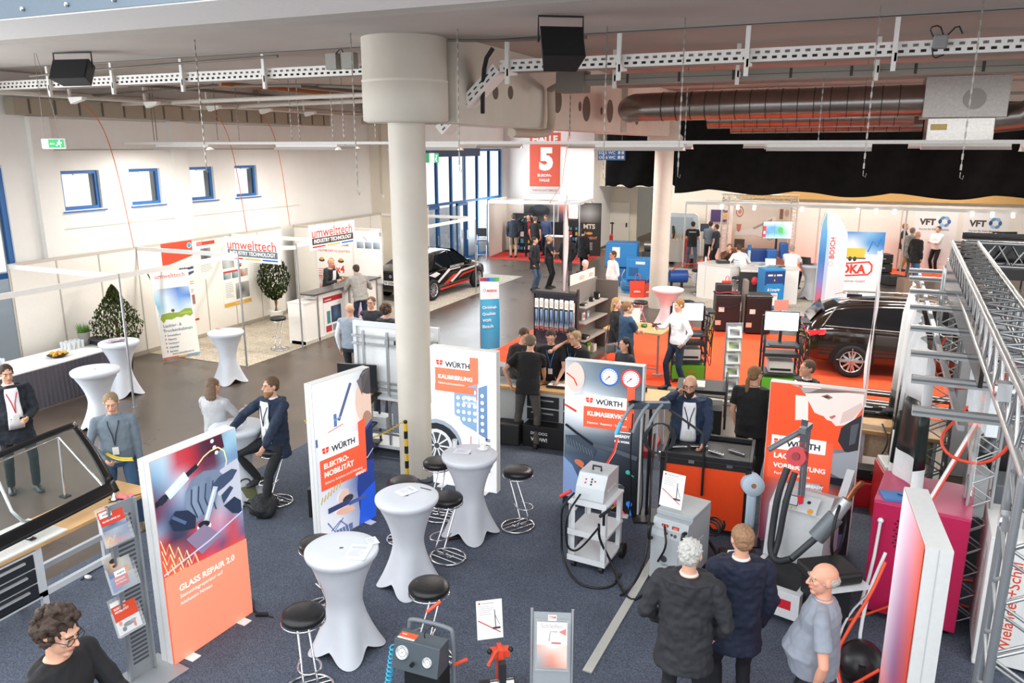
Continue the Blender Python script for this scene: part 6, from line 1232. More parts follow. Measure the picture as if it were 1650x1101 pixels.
for x in(2.78,):MB().b2(x,x+.06,.05,.1,0,.84,GF).b2(x,x+.06,.6,.65,0,.84,GF).build('leg',wb)
cb=thing('steel_cabinet','grey steel cabinet at the left end of the workbench, behind the calibration light box','cabinet',(-5.75,11.3,0),radians(2))
MB().b2(0,.95,0,.7,.05,.88,mat('b9bcbc',.5)).b2(-.02,.97,-.02,.72,.86,.9,mat('8c9094',.4)).b2(0,.95,.4,.7,.9,1.05,mat('7c8084',.5)).build('case',cb,bevel=.006)
MB().b2(.3,.42,-.03,0,.45,.75,BLACK()).build('socket_panel',cb);MB().tube([(.1,-.03,.8),(.2,-.05,.84),(.5,-.05,.84)],.012,BLACK(),6).build('cable',cb)
for lab,loc,rz in(('open black case with white lid beside the man in black at the workbench',at(905,622,.9),.1),):
 t=thing('tool_case',lab,'case',loc,rz);MB().b2(-.22,.22,-.15,.15,0,.03,BLACK()).build('tray',t);MB().b2(-.2,.2,-.13,.13,.031,.036,mat('ecece8',.5)).build('paper',t)
t=thing('tool_case','small black box on the right end of the workbench','case',at(1030,628,.9),.3);MB().b2(-.12,.12,-.1,.1,0,.07,BLACK()).build('box',t)
for i,(px,py)in enumerate(((880,622),(872,610),(893,612),(900,605))):
 obj1(MB().tube([(-.08,0,.01),(.02,.02,.02),(.09,-.01,.01)],.009,mat('9a9ca0' if i%2 else '202226',.3,.6),6),'hand_tool',('steel spanner nearest the man in black on the workbench','dark pliers at the back left of the workbench','steel rod lying beside the dark pliers on the workbench','dark tool nearest the open case on the workbench')[i],'tool',at(px,py,.9),i*1.3)
db=thing('storage_box','black box with white lettering under the workbench','box',(-4.6,10.95,.009),radians(2));MB().b2(0,.75,0,.35,0,.36,mat('1b1b1d',.5)).build('box',db,bevel=.008)
p=Print(.34,.22,'1b1b1d');p.text('DIALOOG',.02,.15,1,'e8e8e8',w=.28,bold=.02).text('WOW!',.02,.04,1,'f4f4f4',w=.28,bold=.03);p.build('lettering',db,loc=(.12,-.002,.07))
sb=MB().b2(-.2,.2,-.15,.15,0,.36,mat('2a2a2c',.6));tag(sb.build('rubbish_bin',loc=(-4.85,11.0,.009),rz=.1,bevel=.02),'dark plastic bin under the left end of the workbench','bin')
GS=mat('7c7670',.5,noise_=.04);PU=mat('3c3440',.6)
sd=thing('wiper_display','display wall hung with rows of boxed wiper blades at the orange carpet\'s left','display stand',(-6.35,15.8,.01),radians(-2));sd.scale=(.7,1,1)
MB().b2(0,1.42,0,.05,0,1.62,PU).b2(-.02,0,-.03,.08,0,1.7,mat('2c2a2c',.5)).b2(1.42,1.45,-.03,.08,0,1.7,mat('2c2a2c',.5)).b2(-.02,1.45,-.3,.08,0,.05,mat('3c3440',.6)).build('back_wall',sd)
MB().b2(0,1.42,-.16,.06,1.58,1.64,mat('232124',.5)).build('top_bar',sd)
t0=None;LB_='wiper blade pack hanging in the back row of the display'
for i in range(8):
 x=.06+i*.117
 if t0 is None:
  t0=thing('wiper_pack','white and blue wiper blade pack hanging in the front row of the display','wiper pack',(0,0,0),0,'wiper blade packs on the display')
  pr=Print(.11,.72,'f0ede8');pr.rect(0,0,.11,.52,'1c2434').grad(.01,.1,.09,.38,[['5c88b8','a8c4e0','2c4468'],['2c4c80','88a8d0','1c2c4c'],['1c2434','3c5c90','141c2c'],['e8e4e4','5c6880','c8ccd4']]).rect(.01,.04,.09,.05,'d04438').rect(.02,.56,.07,.1,'d8d0c4')
  MB().b2(0,.11,0,.03,0,.72,mat('e8e6e2',.5)).build('carton',t0,bevel=.004);pr.build('print',t0,loc=(0,-.001,0));MB().cyl((.055,.08,.75),(.055,-.02,.75),.004,CHROME()).build('hook',t0)
  t0.scale=(.75,1,1);t0.location=(-6.35+x,15.65,.76);t0.rotation_euler.z=radians(-2)
  for kk in(1,):dup(t0,(-6.35+x,15.73,.72),label=LB_)
 else:
  dup(t0,(-6.35+x,15.65-.005*i,.76+.01*(i%2)));dup(t0,(-6.35+x,15.73-.005*i,.72-.02*(i%2)),label=LB_)
sh=thing('shelf_unit','grey shelving unit with side panel and goods, right of the wiper blade display','shelf unit',(-5.55,15.9,.01),radians(85));sh.scale=(.66,.9,1)
MB().b2(0,2.2,0,.04,0,1.75,GS).b2(2.16,2.2,-.6,0,0,1.7,mat('6c6660',.5)).b2(0,2.2,-.5,0,0,.12,mat('5c5650',.5)).build('back_wall',sh)
MB().b2(-.02,2.0,.0,.02,1.75,1.98,mat('e6ded2',.5)).build('header_board',sh);p=Print(1.9,.2,'e6ded2');p.text('BOSCH',.7,.05,.12,'d84438',bold=.02).text('BOSCH',1.5,.05,.12,'d84438',bold=.02);p.build('header_print',sh,loc=(0,-.002,1.76))
for z in(.5,.9,1.25):MB().b2(.1,2.1,-.36,0,z,z+.025,mat('a8a29a',.5)).build('shelf_board',sh)
def shelfpt(u,d,z):
 a=radians(85);u*=.66;d*=.9;return Vector((-5.55+u*cos(a)-(-d)*sin(a),15.9+u*sin(a)+(-d)*cos(a),.01+z))
boxes=(('green jerrycan on the lowest shelf of the grey shelving unit','4a9c2c',.7,.2,.12,(.3,.22,.34),'canister'),('white carton right of the green jerrycan','d8d4c8',1.2,.22,.12,(.3,.2,.2),'box'),('black tool set on the middle shelf of the grey shelving unit','202024',.5,.2,.525,(.4,.26,.08),'tool set'),('white red package standing on the grey shelving unit','e4dcd8',.6,.15,.925,(.2,.06,.2),'package'),('blue grey package beside the white one on the shelving unit','8c98a8',.95,.15,.925,(.2,.06,.2),'package'),('black device high on the shelving unit','1c1c20',1.3,.15,1.275,(.18,.12,.12),'device'),('small black tool on the top shelf','26262a',.5,.18,1.275,(.3,.15,.06),'tool'),('black headset on the upper right of the shelving unit','1a1a1c',1.75,.15,1.275,(.15,.15,.2),'device'))
for lab,c,u,d,z,dim,cat in boxes:
 q=shelfpt(u,d,z);t=thing(cat.replace(' ','_'),lab,cat,q,radians(85));t.scale=(.66,.8,.9);a,b_,c_=dim
 MB().b2(-a/2,a/2,-b_/2,b_/2,0,c_,mat(c,.45)).build('body',t,bevel=.02);MB().b2(-a/4,a/4,-b_/2-.004,-b_/2,c_*.3,c_*.7,mat('e8e4dc' if c!='e4dcd8' else 'c83c34',.5)).build('label_patch',t)
 if cat=='canister':MB().tube([(-.08,0,c_),(-.06,0,c_+.06),(.06,0,c_+.06),(.08,0,c_)],.015,mat(c,.4),8).build('handle',t)
q=MB();
lr=thing('magazine_rack','low rack of dark catalogues with orange lettering below the wiper blades','rack',(-6.3,15.35,.01),0);lr.scale=(.7,1,1);MB().b2(0,1.35,-.25,.05,0,.55,mat('2c282c',.6)).build('box',lr)
p=Print(1.3,.3,'2c282c');
for i in range(5):p.rect(.03+i*.25,.06,.2,.2,'1c1c20').text('TIGER',.05+i*.25,.15,1,'e0a040',w=.15,bold=.03)
p.build('covers',lr,loc=(.02,-.252,.2))
bar_table((-4.45,20.6,.01),'pale round covered table in front of the round back pillar',R0=.42,seed=9,ang=.3,h=1.0)
stool((-4.95,19.7,.01),'black stool left of the pale round table, behind the man in the blue t-shirt',.2,style=1);stool((-3.85,20.2,.01),'black stool right of the pale round table, behind the white screen',.5,style=1)
dt=thing('display_table','wooden topped table with metal legs covered in small devices on the orange carpet','table',(-4.0,16.2,.01),radians(-4))
MB().b2(-.75,.55,-.42,.5,.86,.9,WOOD).build('table_top',dt,bevel=.004)
for x,y in((-.7,-.35),(.46,-.35),(.46,.42),(-.7,.42)):MB().cyl((x,y,0),(x,y,.86),.025,ALU()).build('leg',dt)
MB().b2(-.7,.48,-.36,-.33,.1,.13,ALU()).b2(.38,.56,-.45,-.3,0,.02,ALU()).build('stretcher',dt)
for i,(x,y,c,lab)in enumerate(((-.5,-.1,'4c8c2c','green and black handheld device at the left of the wooden display table'),(-.15,-.25,'2c2c30','black round device near the front of the wooden display table'),(.0,.1,'3c6c2c','dark green device in the middle of the wooden display table'),(-.45,.3,'a8a49c','grey device at the back of the wooden display table'),(.25,.2,'1c1c20','small black device beside the leaflets on the display table'))):
 m_=MB();m_.ball((0,0,.03),(.12,.07,.035),mat(c,.4),12).b2(-.04,.04,-.06,-.02,.02,.06,BLACK());tag(m_.build('test_device',loc=(-4.0+x,16.2+y,.91),rz=i),lab,'device')
for i,(x,y,lab)in enumerate(((-.3,.42,'white leaflet stand at the back of the display table'),(.38,-.05,'white leaflet at the right front of the display table'))):
 m_=MB();m_.prism([(0,0),(.08,0),(.04,.32 if i==0 else.05)],-.12,.12,mat('e6e6e2',.5),'x');tag(m_.build('leaflet_stand',loc=(-4.0+x,16.2+y,.91),rz=.3),lab,'leaflet')
def diag(loc,rz,label,win,mw=.6):
 t=thing('diagnosis_trolley',label,'trolley',loc,rz);f=MB()
 DG=mat('2b2d30',.4)
 for x in(-.33,.33):f.b2(x-.02,x+.02,-.28,-.24,.06,1.0,DG).b2(x-.02,x+.02,.22,.26,.06,1.25,DG).tube([(x,-.27,.9),(x,-.3,1.1),(x,-.26,1.2)],.025,DG,8).tube([(x,.24,1.2),(x,.2,1.5)],.022,DG,8)
 f.build('frame',t)
 for z in(.42,.78):MB().b2(-.32,.32,-.27,.25,z,z+.025,DG).build('shelf',t)
 kb=MB().b2(-.32,.32,-.33,.2,.97,1.0,DG).build('keyboard_tray',t);MB().b2(-.24,.24,-.29,-.12,1.0,1.02,mat('3c3c3e',.5,bump=1,scale=60)).build('keyboard',kb)
 pr_=MB().b2(-.22,.25,-.2,.2,.3+.15,.68,mat('c8c6c0',.5)).build('printer',t,bevel=.015);MB().b2(-.18,.2,-.21,-.2,.5,.54,BLACK()).build('paper_slot',pr_)
 MB().b2(-.33,.33,-.29,.27,.08,.36,mat('5aa82c',.4)).build('lower_drawer',t,label='bright green drawer',bevel=.006);p=Print(.4,.08,'5aa82c');p.text('BOSCH',.05,.02,.06,'d8402c',bold=.02);p.build('drawer_print',t,loc=(-.1,-.292,.2))
 for x in(-.3,.3):MB().cyl((x-.02,-.24,.05),(x+.02,-.24,.05),.055,mat('4a4a4c',.5),n=16).build('castor',t)
 p=Print(mw,.36,'f4f8fc');p.rect(0,.335,mw,.025,'a8c4e4').rect(mw*.1,.2,mw*.6,.008,'c0ccd8').rect(mw*.2,.17,mw*.4,.006,'c8d0dc');screen(t,mw,.36,(.0,.12,1.22),p=p,emit=1.0)
 MB().cyl((0,.15,1.0),(0,.15,1.22),.03,BLACK()).build('monitor_stand',t)
 c=MB();rr=random.Random(win)
 for k in range(12):
  x=.36+rr.uniform(0,.16);y=rr.uniform(-.15,.2);z0=rr.uniform(1.0,1.45);z1=rr.uniform(.2,.8);c.tube([(.34,y,z0),(x+.05,y,z0-.05),(x+rr.uniform(-.05,.08),y+.05,(z0+z1)/2),(x,y-.05,z1),(x-.08,y,z1+.3)],.009,mat(('17171a','17171a','17171a','c8a83c','26262a')[k%5],.5),6,smooth_path=2)
 c.build('hanging_cables',t);hk=MB().b2(.34,.5,-.2,.25,1.42,1.46,DG).b2(.33,.37,.22,.26,.9,1.5,DG).build('cable_hanger',t);return t
diag((-2.95,15.75,.01),AZ+radians(-3),'diagnosis trolley with a bright screen, right of the person in the white shirt',1,.62)
diag((-1.12,15.55,.01),AZ+radians(-12),'diagnosis trolley with a bright screen and printer, behind the ponytailed man',2,.62)
zt_=thing('brochure_tower','tall narrow zigzag tower with five brochure pockets on the orange carpet','brochure stand',(-1.95,15.15,.01),AZ)
MB().b2(-.16,.16,.0,.03,0,1.4,SG).b2(-.18,.18,-.15,.18,0,.03,SG).build('back_panel',zt_)
for i in range(5):
 o=MB().b2(-.14,.14,-.006,0,0,.27,GLS).b2(-.14,.14,-.05,0,-.006,0,GLS).build('pocket',zt_,loc=(0,-.05-.0*i,1.12-i*.26));o.rotation_euler.x=radians(-15)
 p=Print(.25,.25,('e4e6e0','d0d4c4','c8ccc0','d8dce0','c4c8c4')[i]);p.grad(.03,.03,.19,.13,[['3c3c3c','c0c4b4'],['8cac5c' if i%2 else '7c8490','4c4c50'],['c4c8bc','5c6068']]).rect(.03,.2,.14,.02,'8c9490');p.build('brochure',o,loc=(-.125,-.008,.01))
for i,(px,py,w_,h_,lab,c)in enumerate(((1168,532,.62,.95,'black tyre service machine with red hoses on top, left of the brochure tower','1a1a1c'),(1217,536,.62,.98,'flat black machine cabinet with a pale sticker, right of the brochure tower','161618'))):
 t=thing('service_machine',lab,'machine',at(px,py),AZ+radians(-8));MB().b2(-w_/2,w_/2,-.3,.3,.04,h_,mat(c,.45)).b2(-w_/2-.02,w_/2+.02,-.32,.32,h_,h_+.04,mat('2c2c2e',.4)).build('case',t,bevel=.02)
 MB().b2(-w_/2+.08,-w_/2+.22,-.305,-.3,.55,.67,mat('d8d4cc',.5)).b2(-.3,-.16,-.305,-.3,.2,.32,mat('d8a898',.5)).build('sticker',t)
 if i==0:
  MB().tube([(.0+.3*cos(a),-.1+.12*sin(a),h_+.08+.02*sin(3*a))for a in[2*pi*k/24 for k in range(24)]],.013,mat('b83444',.5),6,closed=True).build('red_hose',t);MB().tube([(.0+.28*cos(a),-.36,h_-.1+.16*sin(a))for a in[pi+pi*k/12 for k in range(13)]],.012,BLACK(),6).build('black_hose',t)
  MB().b2(-.3,.1,-.1,.2,h_+.04,h_+.28,mat('242426',.5)).build('display_hood',t,bevel=.02)
  MB().b2(.4,.5,-.2,.2,.04,1.35,mat('8c8a84',.4,.4)).build('side_column',t)
for(x0,x1,y,lab)in((-3.0,1.2,14.35,'nearer silver lifting ramp rail on the carpet behind the ponytailed man'),(-3.1,1.2,14.75,'farther silver lifting ramp rail crossing in front of the trolleys')):
 tag(MB().b2(x0,x1,y,y+.14,.01,.07,mat('b9b8b0',.35,.5)).build('ramp_rail'),lab,'ramp')
tag(MB().b2(-.06,.06,0,1.7,.01,.08,mat('b9b8b0',.35,.5)).build('ramp_rail',loc=(-1.75,15.0,0),rz=radians(-8)),'silver rail running back between the brochure tower and the right trolley','ramp')
MP=mat('2e2622',.18,.5,noise_=0,coat=1.0)
est=[(-2.32,.42,.8,.9,.7,.6),(-2.28,.3,.9,1.0,.84,.68),(-2.15,.26,.98,1.2,.9,.66),(-1.8,.24,1.0,1.42,.93,.62),(-1.3,.22,.99,1.5,.94,.6),(-.6,.21,.97,1.53,.94,.6),(.0,.21,.95,1.53,.94,.6),(.5,.21,.93,1.46,.94,.6),(.95,.21,.92,1.24,.93,.64),(1.3,.22,.9,1.03,.92,.72),(1.7,.23,.84,.93,.9,.74),(2.05,.26,.74,.83,.87,.68),(2.28,.3,.64,.72,.74,.56),(2.36,.4,.56,.62,.5,.4)]
EC=Vector((1.45,18.3,.01));t,o=car_body(est,0,None,.35,MP,'estate_car',EC,radians(-84),'dark brown estate car standing on the orange carpet at the right')
xs2=lambda y,z:.94 if z<.98 else.94-(z-.98)*.6
for s_ in(1,):
 side_poly(t,'side_window',fine([(-2.0,1.08),(-1.75,1.38),(-1.0,1.45),(-1.0,1.05)]),xs2,s_,GLASS);side_poly(t,'side_window',fine([(-.95,1.05),(-.95,1.45),(-.1,1.46),(-.1,1.02)]),xs2,s_,GLASS);side_poly(t,'side_window',fine([(-.04,1.02),(-.04,1.46),(.45,1.4),(1.0,1.0)]),xs2,s_,GLASS)
 CR=mat('c8c4c0',.2,.9,noise_=0);xs3=lambda y,z:xs2(y,z)+.008
 side_poly(t,'window_trim',fine([(-2.02,1.04),(-1.78,1.4),(-1.75,1.4),(-1.98,1.06)]),xs3,s_,CR);side_poly(t,'window_trim',fine([(-1.95,1.055),(1.0,.985),(1.0,1.0),(-1.95,1.075)],10),xs3,s_,CR)
 for y0 in(-.55,.4):side_poly(t,'door_handle',[(y0,.86),(y0+.2,.85),(y0+.2,.88),(y0,.89)],lambda y,z:.965,s_,MP)
 for y in(-.98,-.07,1.05):side_poly(t,'door_gap',[(y,.3),(y+.012,.3),(y+.012,.98),(y,.98)],lambda y,z:.947,s_,mat('0a0a0a',.8))
 side_poly(t,'wheel_arch',[(-1.38+.44*cos(a),.33+.42*sin(a))for a in[pi*k/14 for k in range(15)]],lambda y,z:.945,s_,mat('0c0c0c',.8));side_poly(t,'wheel_arch',[(1.45+.44*cos(a),.33+.42*sin(a))for a in[pi*k/14 for k in range(15)]],lambda y,z:.935,s_,mat('0c0c0c',.8))
 for y in(-1.38,1.45):
  wheel(t,.875*s_,y,.345,s_,'dcd4d0',10)
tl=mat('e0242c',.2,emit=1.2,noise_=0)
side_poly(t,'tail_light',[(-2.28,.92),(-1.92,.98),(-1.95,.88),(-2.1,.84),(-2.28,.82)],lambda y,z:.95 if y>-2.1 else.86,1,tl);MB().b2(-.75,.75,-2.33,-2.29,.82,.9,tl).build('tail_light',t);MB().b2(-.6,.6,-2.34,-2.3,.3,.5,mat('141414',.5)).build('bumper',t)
MB().add([(-.52,-2.0,1.4),(.52,-2.0,1.4),(.64,-2.27,1.06),(-.64,-2.27,1.06)],[(0,1,2,3)],GLASS).build('rear_window',t)
MB().tube([(.55,-1.7,1.5),(.55,-1.5,1.57),(.55,.1,1.58),(.55,.35,1.54)],.018,CR,8).tube([(-.55,-1.7,1.5),(-.55,-1.5,1.57),(-.55,.1,1.58),(-.55,.35,1.54)],.018,CR,8).build('roof_rail',t);MB().b2(-.03,.03,-1.5,-1.2,1.53,1.6,MP).build('antenna_fin',t)
MB().b2(-.25,.25,-.12,.12,0,.02,ALU()).cyl((-.3,0,.0),(.3,0,.0),.012,ALU()).cyl((0,-.0,-.25),(0,0,.25),.012,ALU()).build('wheel_alignment_clamp',t,loc=(1.0,-1.38,.38)).rotation_euler=(0,0,pi/2)
for y_,lab in((15.35,'nearer white striped lift runway before the estate car'),(16.05,'farther white striped lift runway before the estate car')):
 m_=MB().b2(-.55,3.3,y_,y_+.34,.01,.05,mat('1c1c1c',.6))
 m_.b2(-.55,3.3,y_+.06,y_+.1,.05,.054,mat('e8e6e0',.5)).b2(-.55,3.3,y_+.24,y_+.28,.05,.054,mat('e8e6e0',.5));tag(m_.build('lift_runway'),lab,'ramp')
def flag(loc,h,w,rz,label,art,lean=0.0,bow=.25):
 t=thing('beach_flag',label,'flag',loc,rz);
 def edge_(v):return(w*.0+.02*sin(v*3),v*h)
 pts=[(0,0,.0),(0,0,h*.55),(0,0,h*.8),(w*.35,0,h*.96),(w*.9,0,h*.93)]if bow else[(0,0,0),(0,0,h)]
 MB().tube(pts,.012,mat('d0d0d0',.4),8,smooth_path=2).build('pole',t);MB().tube([(-.3,0,.02),(.3,0,.02)],.015,BLACK(),6).tube([(0,-.3,.02),(0,.3,.02)],.015,BLACK(),6).build('base',t)
 def fn(x,y,z):
  u,v=x/art.w,z/art.h;zz=.3+v*(h*.95-.3);ww=w*(1-max(0,v-.75)/.25*.0);top=zz if v<.8 else zz-(max(0,v-.8)/.2)**2*.1*u*h*.3
  return(x/art.w*ww*(1 if v<.85 or not bow else 1-.0*(v-.85)),.03*sin(v*9+u*4)*u-.001+y,top)
 art.build('fabric',t,fn=fn,alpha=1.0);m_=MB();m_.grid(lambda u,v:fn(u*art.w,.004,v*art.h),6,24,mat('e8e6ea',.7));m_.build('fabric_back',t);return t
def arr(p,segs=24):return p
p=Print(.62,1.6,'4fb0d4')
a_=atY(772,430,16.0)
hb=thing('hanging_banner','blue banner flag with white lettering beside the wiper blade display','flag',(-7.72,15.85,.01),AZ+radians(4))
MB().tube([(0,0,0),(0,0,1.85)],.012,ALU(),8).b2(0,.44,-.008,.008,1.78,1.8,ALU()).b2(-.2,.2,-.2,.2,0,.02,ALU()).build('pole',hb)
p=Print(.44,1.7,'2f9cc8');p.v=[];p.f=[];p.c=[];p.grad(0,0,.44,1.7,[['2f9cc8','2f9cc8']]*8).grad(0,0,.44,1.25,[['48acd4','58b4d8','3c9cc8'],['3c9cc8','50b0d8','3494c0'],['3494c4','48a8d0','2c88b4']]);p.rect(0,1.2,.44,.46,'e9eaec')
for i,c in enumerate(('c03a34','8c3c64','4c4c9c','3a8cc4','3c9c7c','5cac54')):p.rect(i*.0734,1.62,.0734,.08,c)
p.ring(.1,1.42,.035,.008,'8c9094').text('BOSCH',.16,1.38,1,'d83c30',w=.22,bold=.03).text('Original-',.05,.98,1,'f0f8fc',w=.34,bold=.02).text('Qualität',.05,.83,1,'f0f8fc',w=.3,bold=.02).text('von',.05,.68,.13,'f0f8fc',bold=.02).text('Bosch',.05,.53,1,'f0f8fc',w=.24,bold=.02)
p.build('fabric',hb,fn=lambda x,y,z:(x+.02*sin(z*3)*x,.014*sin(z*5+x*8)*(x/.44)*(1.2-z*.5)+y*7,z+.09+.05*(x/.44)*(1-z/1.7)))
MB().grid(lambda u,v:(u*.44+.02*sin(v*1.7*3)*u*.44,.014*sin(v*1.7*5+u*.44*8)*u*(1.2-v*1.7*.5)+.008,v*1.7+.09+.05*u*(1-v)),6,24,mat('3c9cc8',.7)).build('fabric_back',hb)
def tall_flag(loc,h,w,rz,label,stripes,txt,tcol,z_txt):
 t=thing('beach_flag',label,'flag',loc,rz);MB().tube([(0,0,0),(0,0,h*.75),(.03,0,h*.9),(.14,0,h)],.012,mat('c8c8c8',.4),8,smooth_path=2).tube([(-.25,0,.02),(.25,0,.02)],.014,BLACK(),6).tube([(0,-.25,.02),(0,.25,.02)],.014,BLACK(),6).build('pole',t)
 p=Print(w,h-.35,'ebe8ec');H_=h-.35;p.v=[];p.f=[];p.c=[];p.grad(0,0,w,H_,[['ebe8ec','ebe8ec']]*8)
 for x,wd,cs in stripes:p.grad(x*w,0,wd*w,H_,[[c,c]for c in cs])
 if txt:p.text(txt,w*.55,H_*z_txt,1,tcol,w=h*.2,rot=90,bold=.02,align='l').ring(w*.45,H_*z_txt-.15,.06,.01,'9a9ea4')
 def fn(x,y,z):
  v=z/H_;k=1 if v<.72 else 1-((v-.72)/.28)**2*.75;return(x*k+max(0,v-.86)*.6*1,.04*sin(v*7+x*3)*(x/w)+y*7,z+.33)
 p.build('fabric',t,fn=fn);MB().grid(lambda u,v:fn(u*w,.005,v*H_),6,24,mat('e8e6ea',.7)).build('fabric_back',t);return t
q=at(1345,530)
tall_flag((-.9,23.6,.01),2.95,.78,AZ+radians(-2),'translucent white beach flag with blue stripe and vertical lettering before the company panel',[(0,.25,['7cb0a8','5c98cc','3c78b8','7c88c8','e05a48']),(.25,.12,['c8d8e0','a8c8e0','b8c8e4','d8d0e0'])],'BOSCH','e04840',.5)
tall_flag((.47,15.25,.01),2.9,.12,AZ+radians(70),'slim beach flag seen edge-on standing before the estate car',[(0,.9,['e0dce0','c8c8e8','e8e4e8','6058c0','e0543c','d8402c'])],'','',.5)
tall_flag((-7.05,19.6,.01),3.45,.16,AZ+radians(60),'slim white beach flag seen edge-on left of the shelving unit',[(0,1,['f4f4f4','f0e8ea','ecd0d0','f0f0f4','e4e8f8','d8dcf4'])],'','',.5)
rp_=thing('company_sign','large white company sign with a yellow trailer picture behind the beach flag','sign',(-.5,24.95,.01),AZ+radians(-12));rp_.scale=(.72,1,.77)
MB().b2(0,1.85,0,.05,0,2.95,mat('eceae6',.5)).build('board',rp_)
p=Print(1.85,2.95,'f2f3f5');p.grad(0,2.1,1.85,.85,[['5c9cd0','3c80c4','88b8dc','3c80c0'],['a8ccdc','e8ecf0','4c94cc','2c70b8'],['e0e8ec','f0f2f4','c0d8ec','6ca4d4']]).rect(.35,1.95,.8,.38,'d8c048').ell(.6,1.92,.07,.09,'2c2c30').ell(.78,1.92,.07,.09,'2c2c30').rect(.3,1.92,.9,.05,'4c4c40').line([(1.25,2.2),(1.4,2.6),(1.6,2.4),(1.7,2.7)],.05,'2c6cb8')
p.poly([(0,1.72),(1.35,1.85),(1.5,1.7),(1.5,1.45),(1.35,1.3),(0,1.2)],'d8483c').poly([(0,1.66),(1.32,1.78),(1.43,1.67),(1.43,1.48),(1.32,1.36),(0,1.27)],'f2f3f5').text('RÖKA',.0,1.38,1,'d8402c',w=1.25,bold=.05).text('Kompressoren GmbH',.0,1.02,1,'b87c80',w=1.25,bold=.01).text('Druckluft. Blasluft.',.0,.55,1,'98a0a8',w=1.1).text('Druckluftanwendungen.',.0,.35,1,'98a0a8',w=1.2)
p.build('print',rp_,loc=(0,-.002,0))
hbn=thing('hall_banner','red hanging banner with a large white figure 5 on the far white wall','banner',(-13.15,32.0,2.72),AZ*.35)
MB().b2(0,1.35,0,.01,0,2.55,mat('d8553a',.7)).b2(-.02,1.37,-.01,.02,-.02,.0,ALU()).build('fabric',hbn)
p=Print(1.35,2.55,'e25a40');p.rect(0,0,1.35,.3,'d8d4d0').text('HALLE',.12,2.15,1,'f4f0ec',w=1.1,bold=.05).text('5',.42,1.05,1.2,'fbf8f4',bold=.06).text('EUROPA-',.36,.72,1,'f8f0ec',w=.62,bold=.03).text('HALLE',.44,.52,1,'f8f0ec',w=.44,bold=.03).text('WIRTSCHAFTSMESSE',.12,.1,1,'c8705c',w=1.1)
p.build('print',hbn,loc=(0,-.002,0));MB().cyl((.1,0,2.5),(.1,0,3.5),.006,CHM).cyl((1.25,0,2.5),(1.25,0,3.5),.006,CHM).build('wire',hbn)
es=thing('exit_sign','green emergency exit sign above the entrance glazing beside the pillar','sign',(-15.17,26.5,4.1),pi/2*.5);MB().b2(0,.55,0,.05,0,.35,mat('e8f0e8',.5)).build('housing',es)
p=Print(.55,.35,'48b078');p.rect(.17,0,.2,.35,'f0f8f0').ell(.46,.26,.03,.03,'ffffff').line([(.45,.2),(.42,.1)],.04,'ffffff').line([(.42,.1),(.48,.04)],.02,'ffffff');p.build('sign_face',es,loc=(0,-.002,0),emit=.3)
bs_=thing('direction_sign','blue direction sign with white lettering hanging right of the red banner','sign',(-8.2,26.0,4.25),AZ*.2);bs_.scale=(.8,1,.8);MB().b2(0,1.15,0,.04,0,.42,mat('2c68a8',.5)).cyl((.1,.02,.42),(.1,.02,2.45),.006,CHM).cyl((1.0,.02,.42),(1.0,.02,2.45),.006,CHM).build('board',bs_)
p=Print(1.15,.42,'2c6cb0');p.text('EG 5 WC',.04,.25,1,'f0f6fc',w=.7,bold=.02).text('OG 6 WC',.04,.06,1,'f0f6fc',w=.7,bold=.02).rect(.85,.25,.1,.12,'e8f0f8').rect(1.0,.25,.1,.12,'e8f0f8').rect(.85,.06,.1,.12,'e8f0f8').rect(1.0,.06,.1,.12,'e8f0f8');p.build('print',bs_,loc=(0,-.002,0))
cbx=thing('corner_booth','white framed corner booth with car care goods beyond the entrance','booth',(-14.6,30.9,.01),AZ*.3)
MB().b2(0,.03,0,2.6,0,2.35,PANEL).b2(0,4.0,2.6,2.63,0,2.35,PANEL).build('wall_panel',cbx)
f=MB().b2(0,4.0,-.03,.03,2.32,2.45,mat('f4f2ee',.5)).b2(3.97,4.03,0,2.6,2.32,2.45,mat('f4f2ee',.5)).b2(0,.04,0,2.6,2.35,2.45,mat('f4f2ee',.5))
for x,y in((0,0),(4.0,0),(2.9,0),(4.0,2.6)):f.cyl((x,y,0),(x,y,2.4),.025,ALU())
f.build('frame',cbx)
p=Print(1.6,1.0,'888480');p.grad(0,0,1.6,1.0,[['c8c0a8','e0d8c8','b0a898','c8c4b8'],['54504c','1c1c20','2c2c30','8c8880'],['3c3c3c','141418','202024','605c58'],['8c8c8c','606060','707070','9c9898']]).ell(.75,.5,.5,.2,'1c1c20').ell(.75,.62,.3,.15,'2c3038').ell(.45,.38,.12,.14,'0c0c0c').ell(1.1,.4,.1,.13,'0c0c0c');p.build('car_picture',cbx,loc=(.85,2.58,1.35))
p=Print(1.1,1.0,'786c80');p.grad(0,0,1.1,1.0,[['e8e8f0','c8c0d0','e8e4e8'],['c87060','e8a080','786c98'],['404460','b05040','303850'],['202028','383040','202028']]).text('Sonax',.3,.8,1,'6c6ca0',w=.5);p.build('car_picture',cbx,loc=(2.5,2.58,1.35))
MB().b2(.8,3.9,2.4,2.55,0,1.35,mat('1c1a1c',.7)).build('black_wall',cbx)
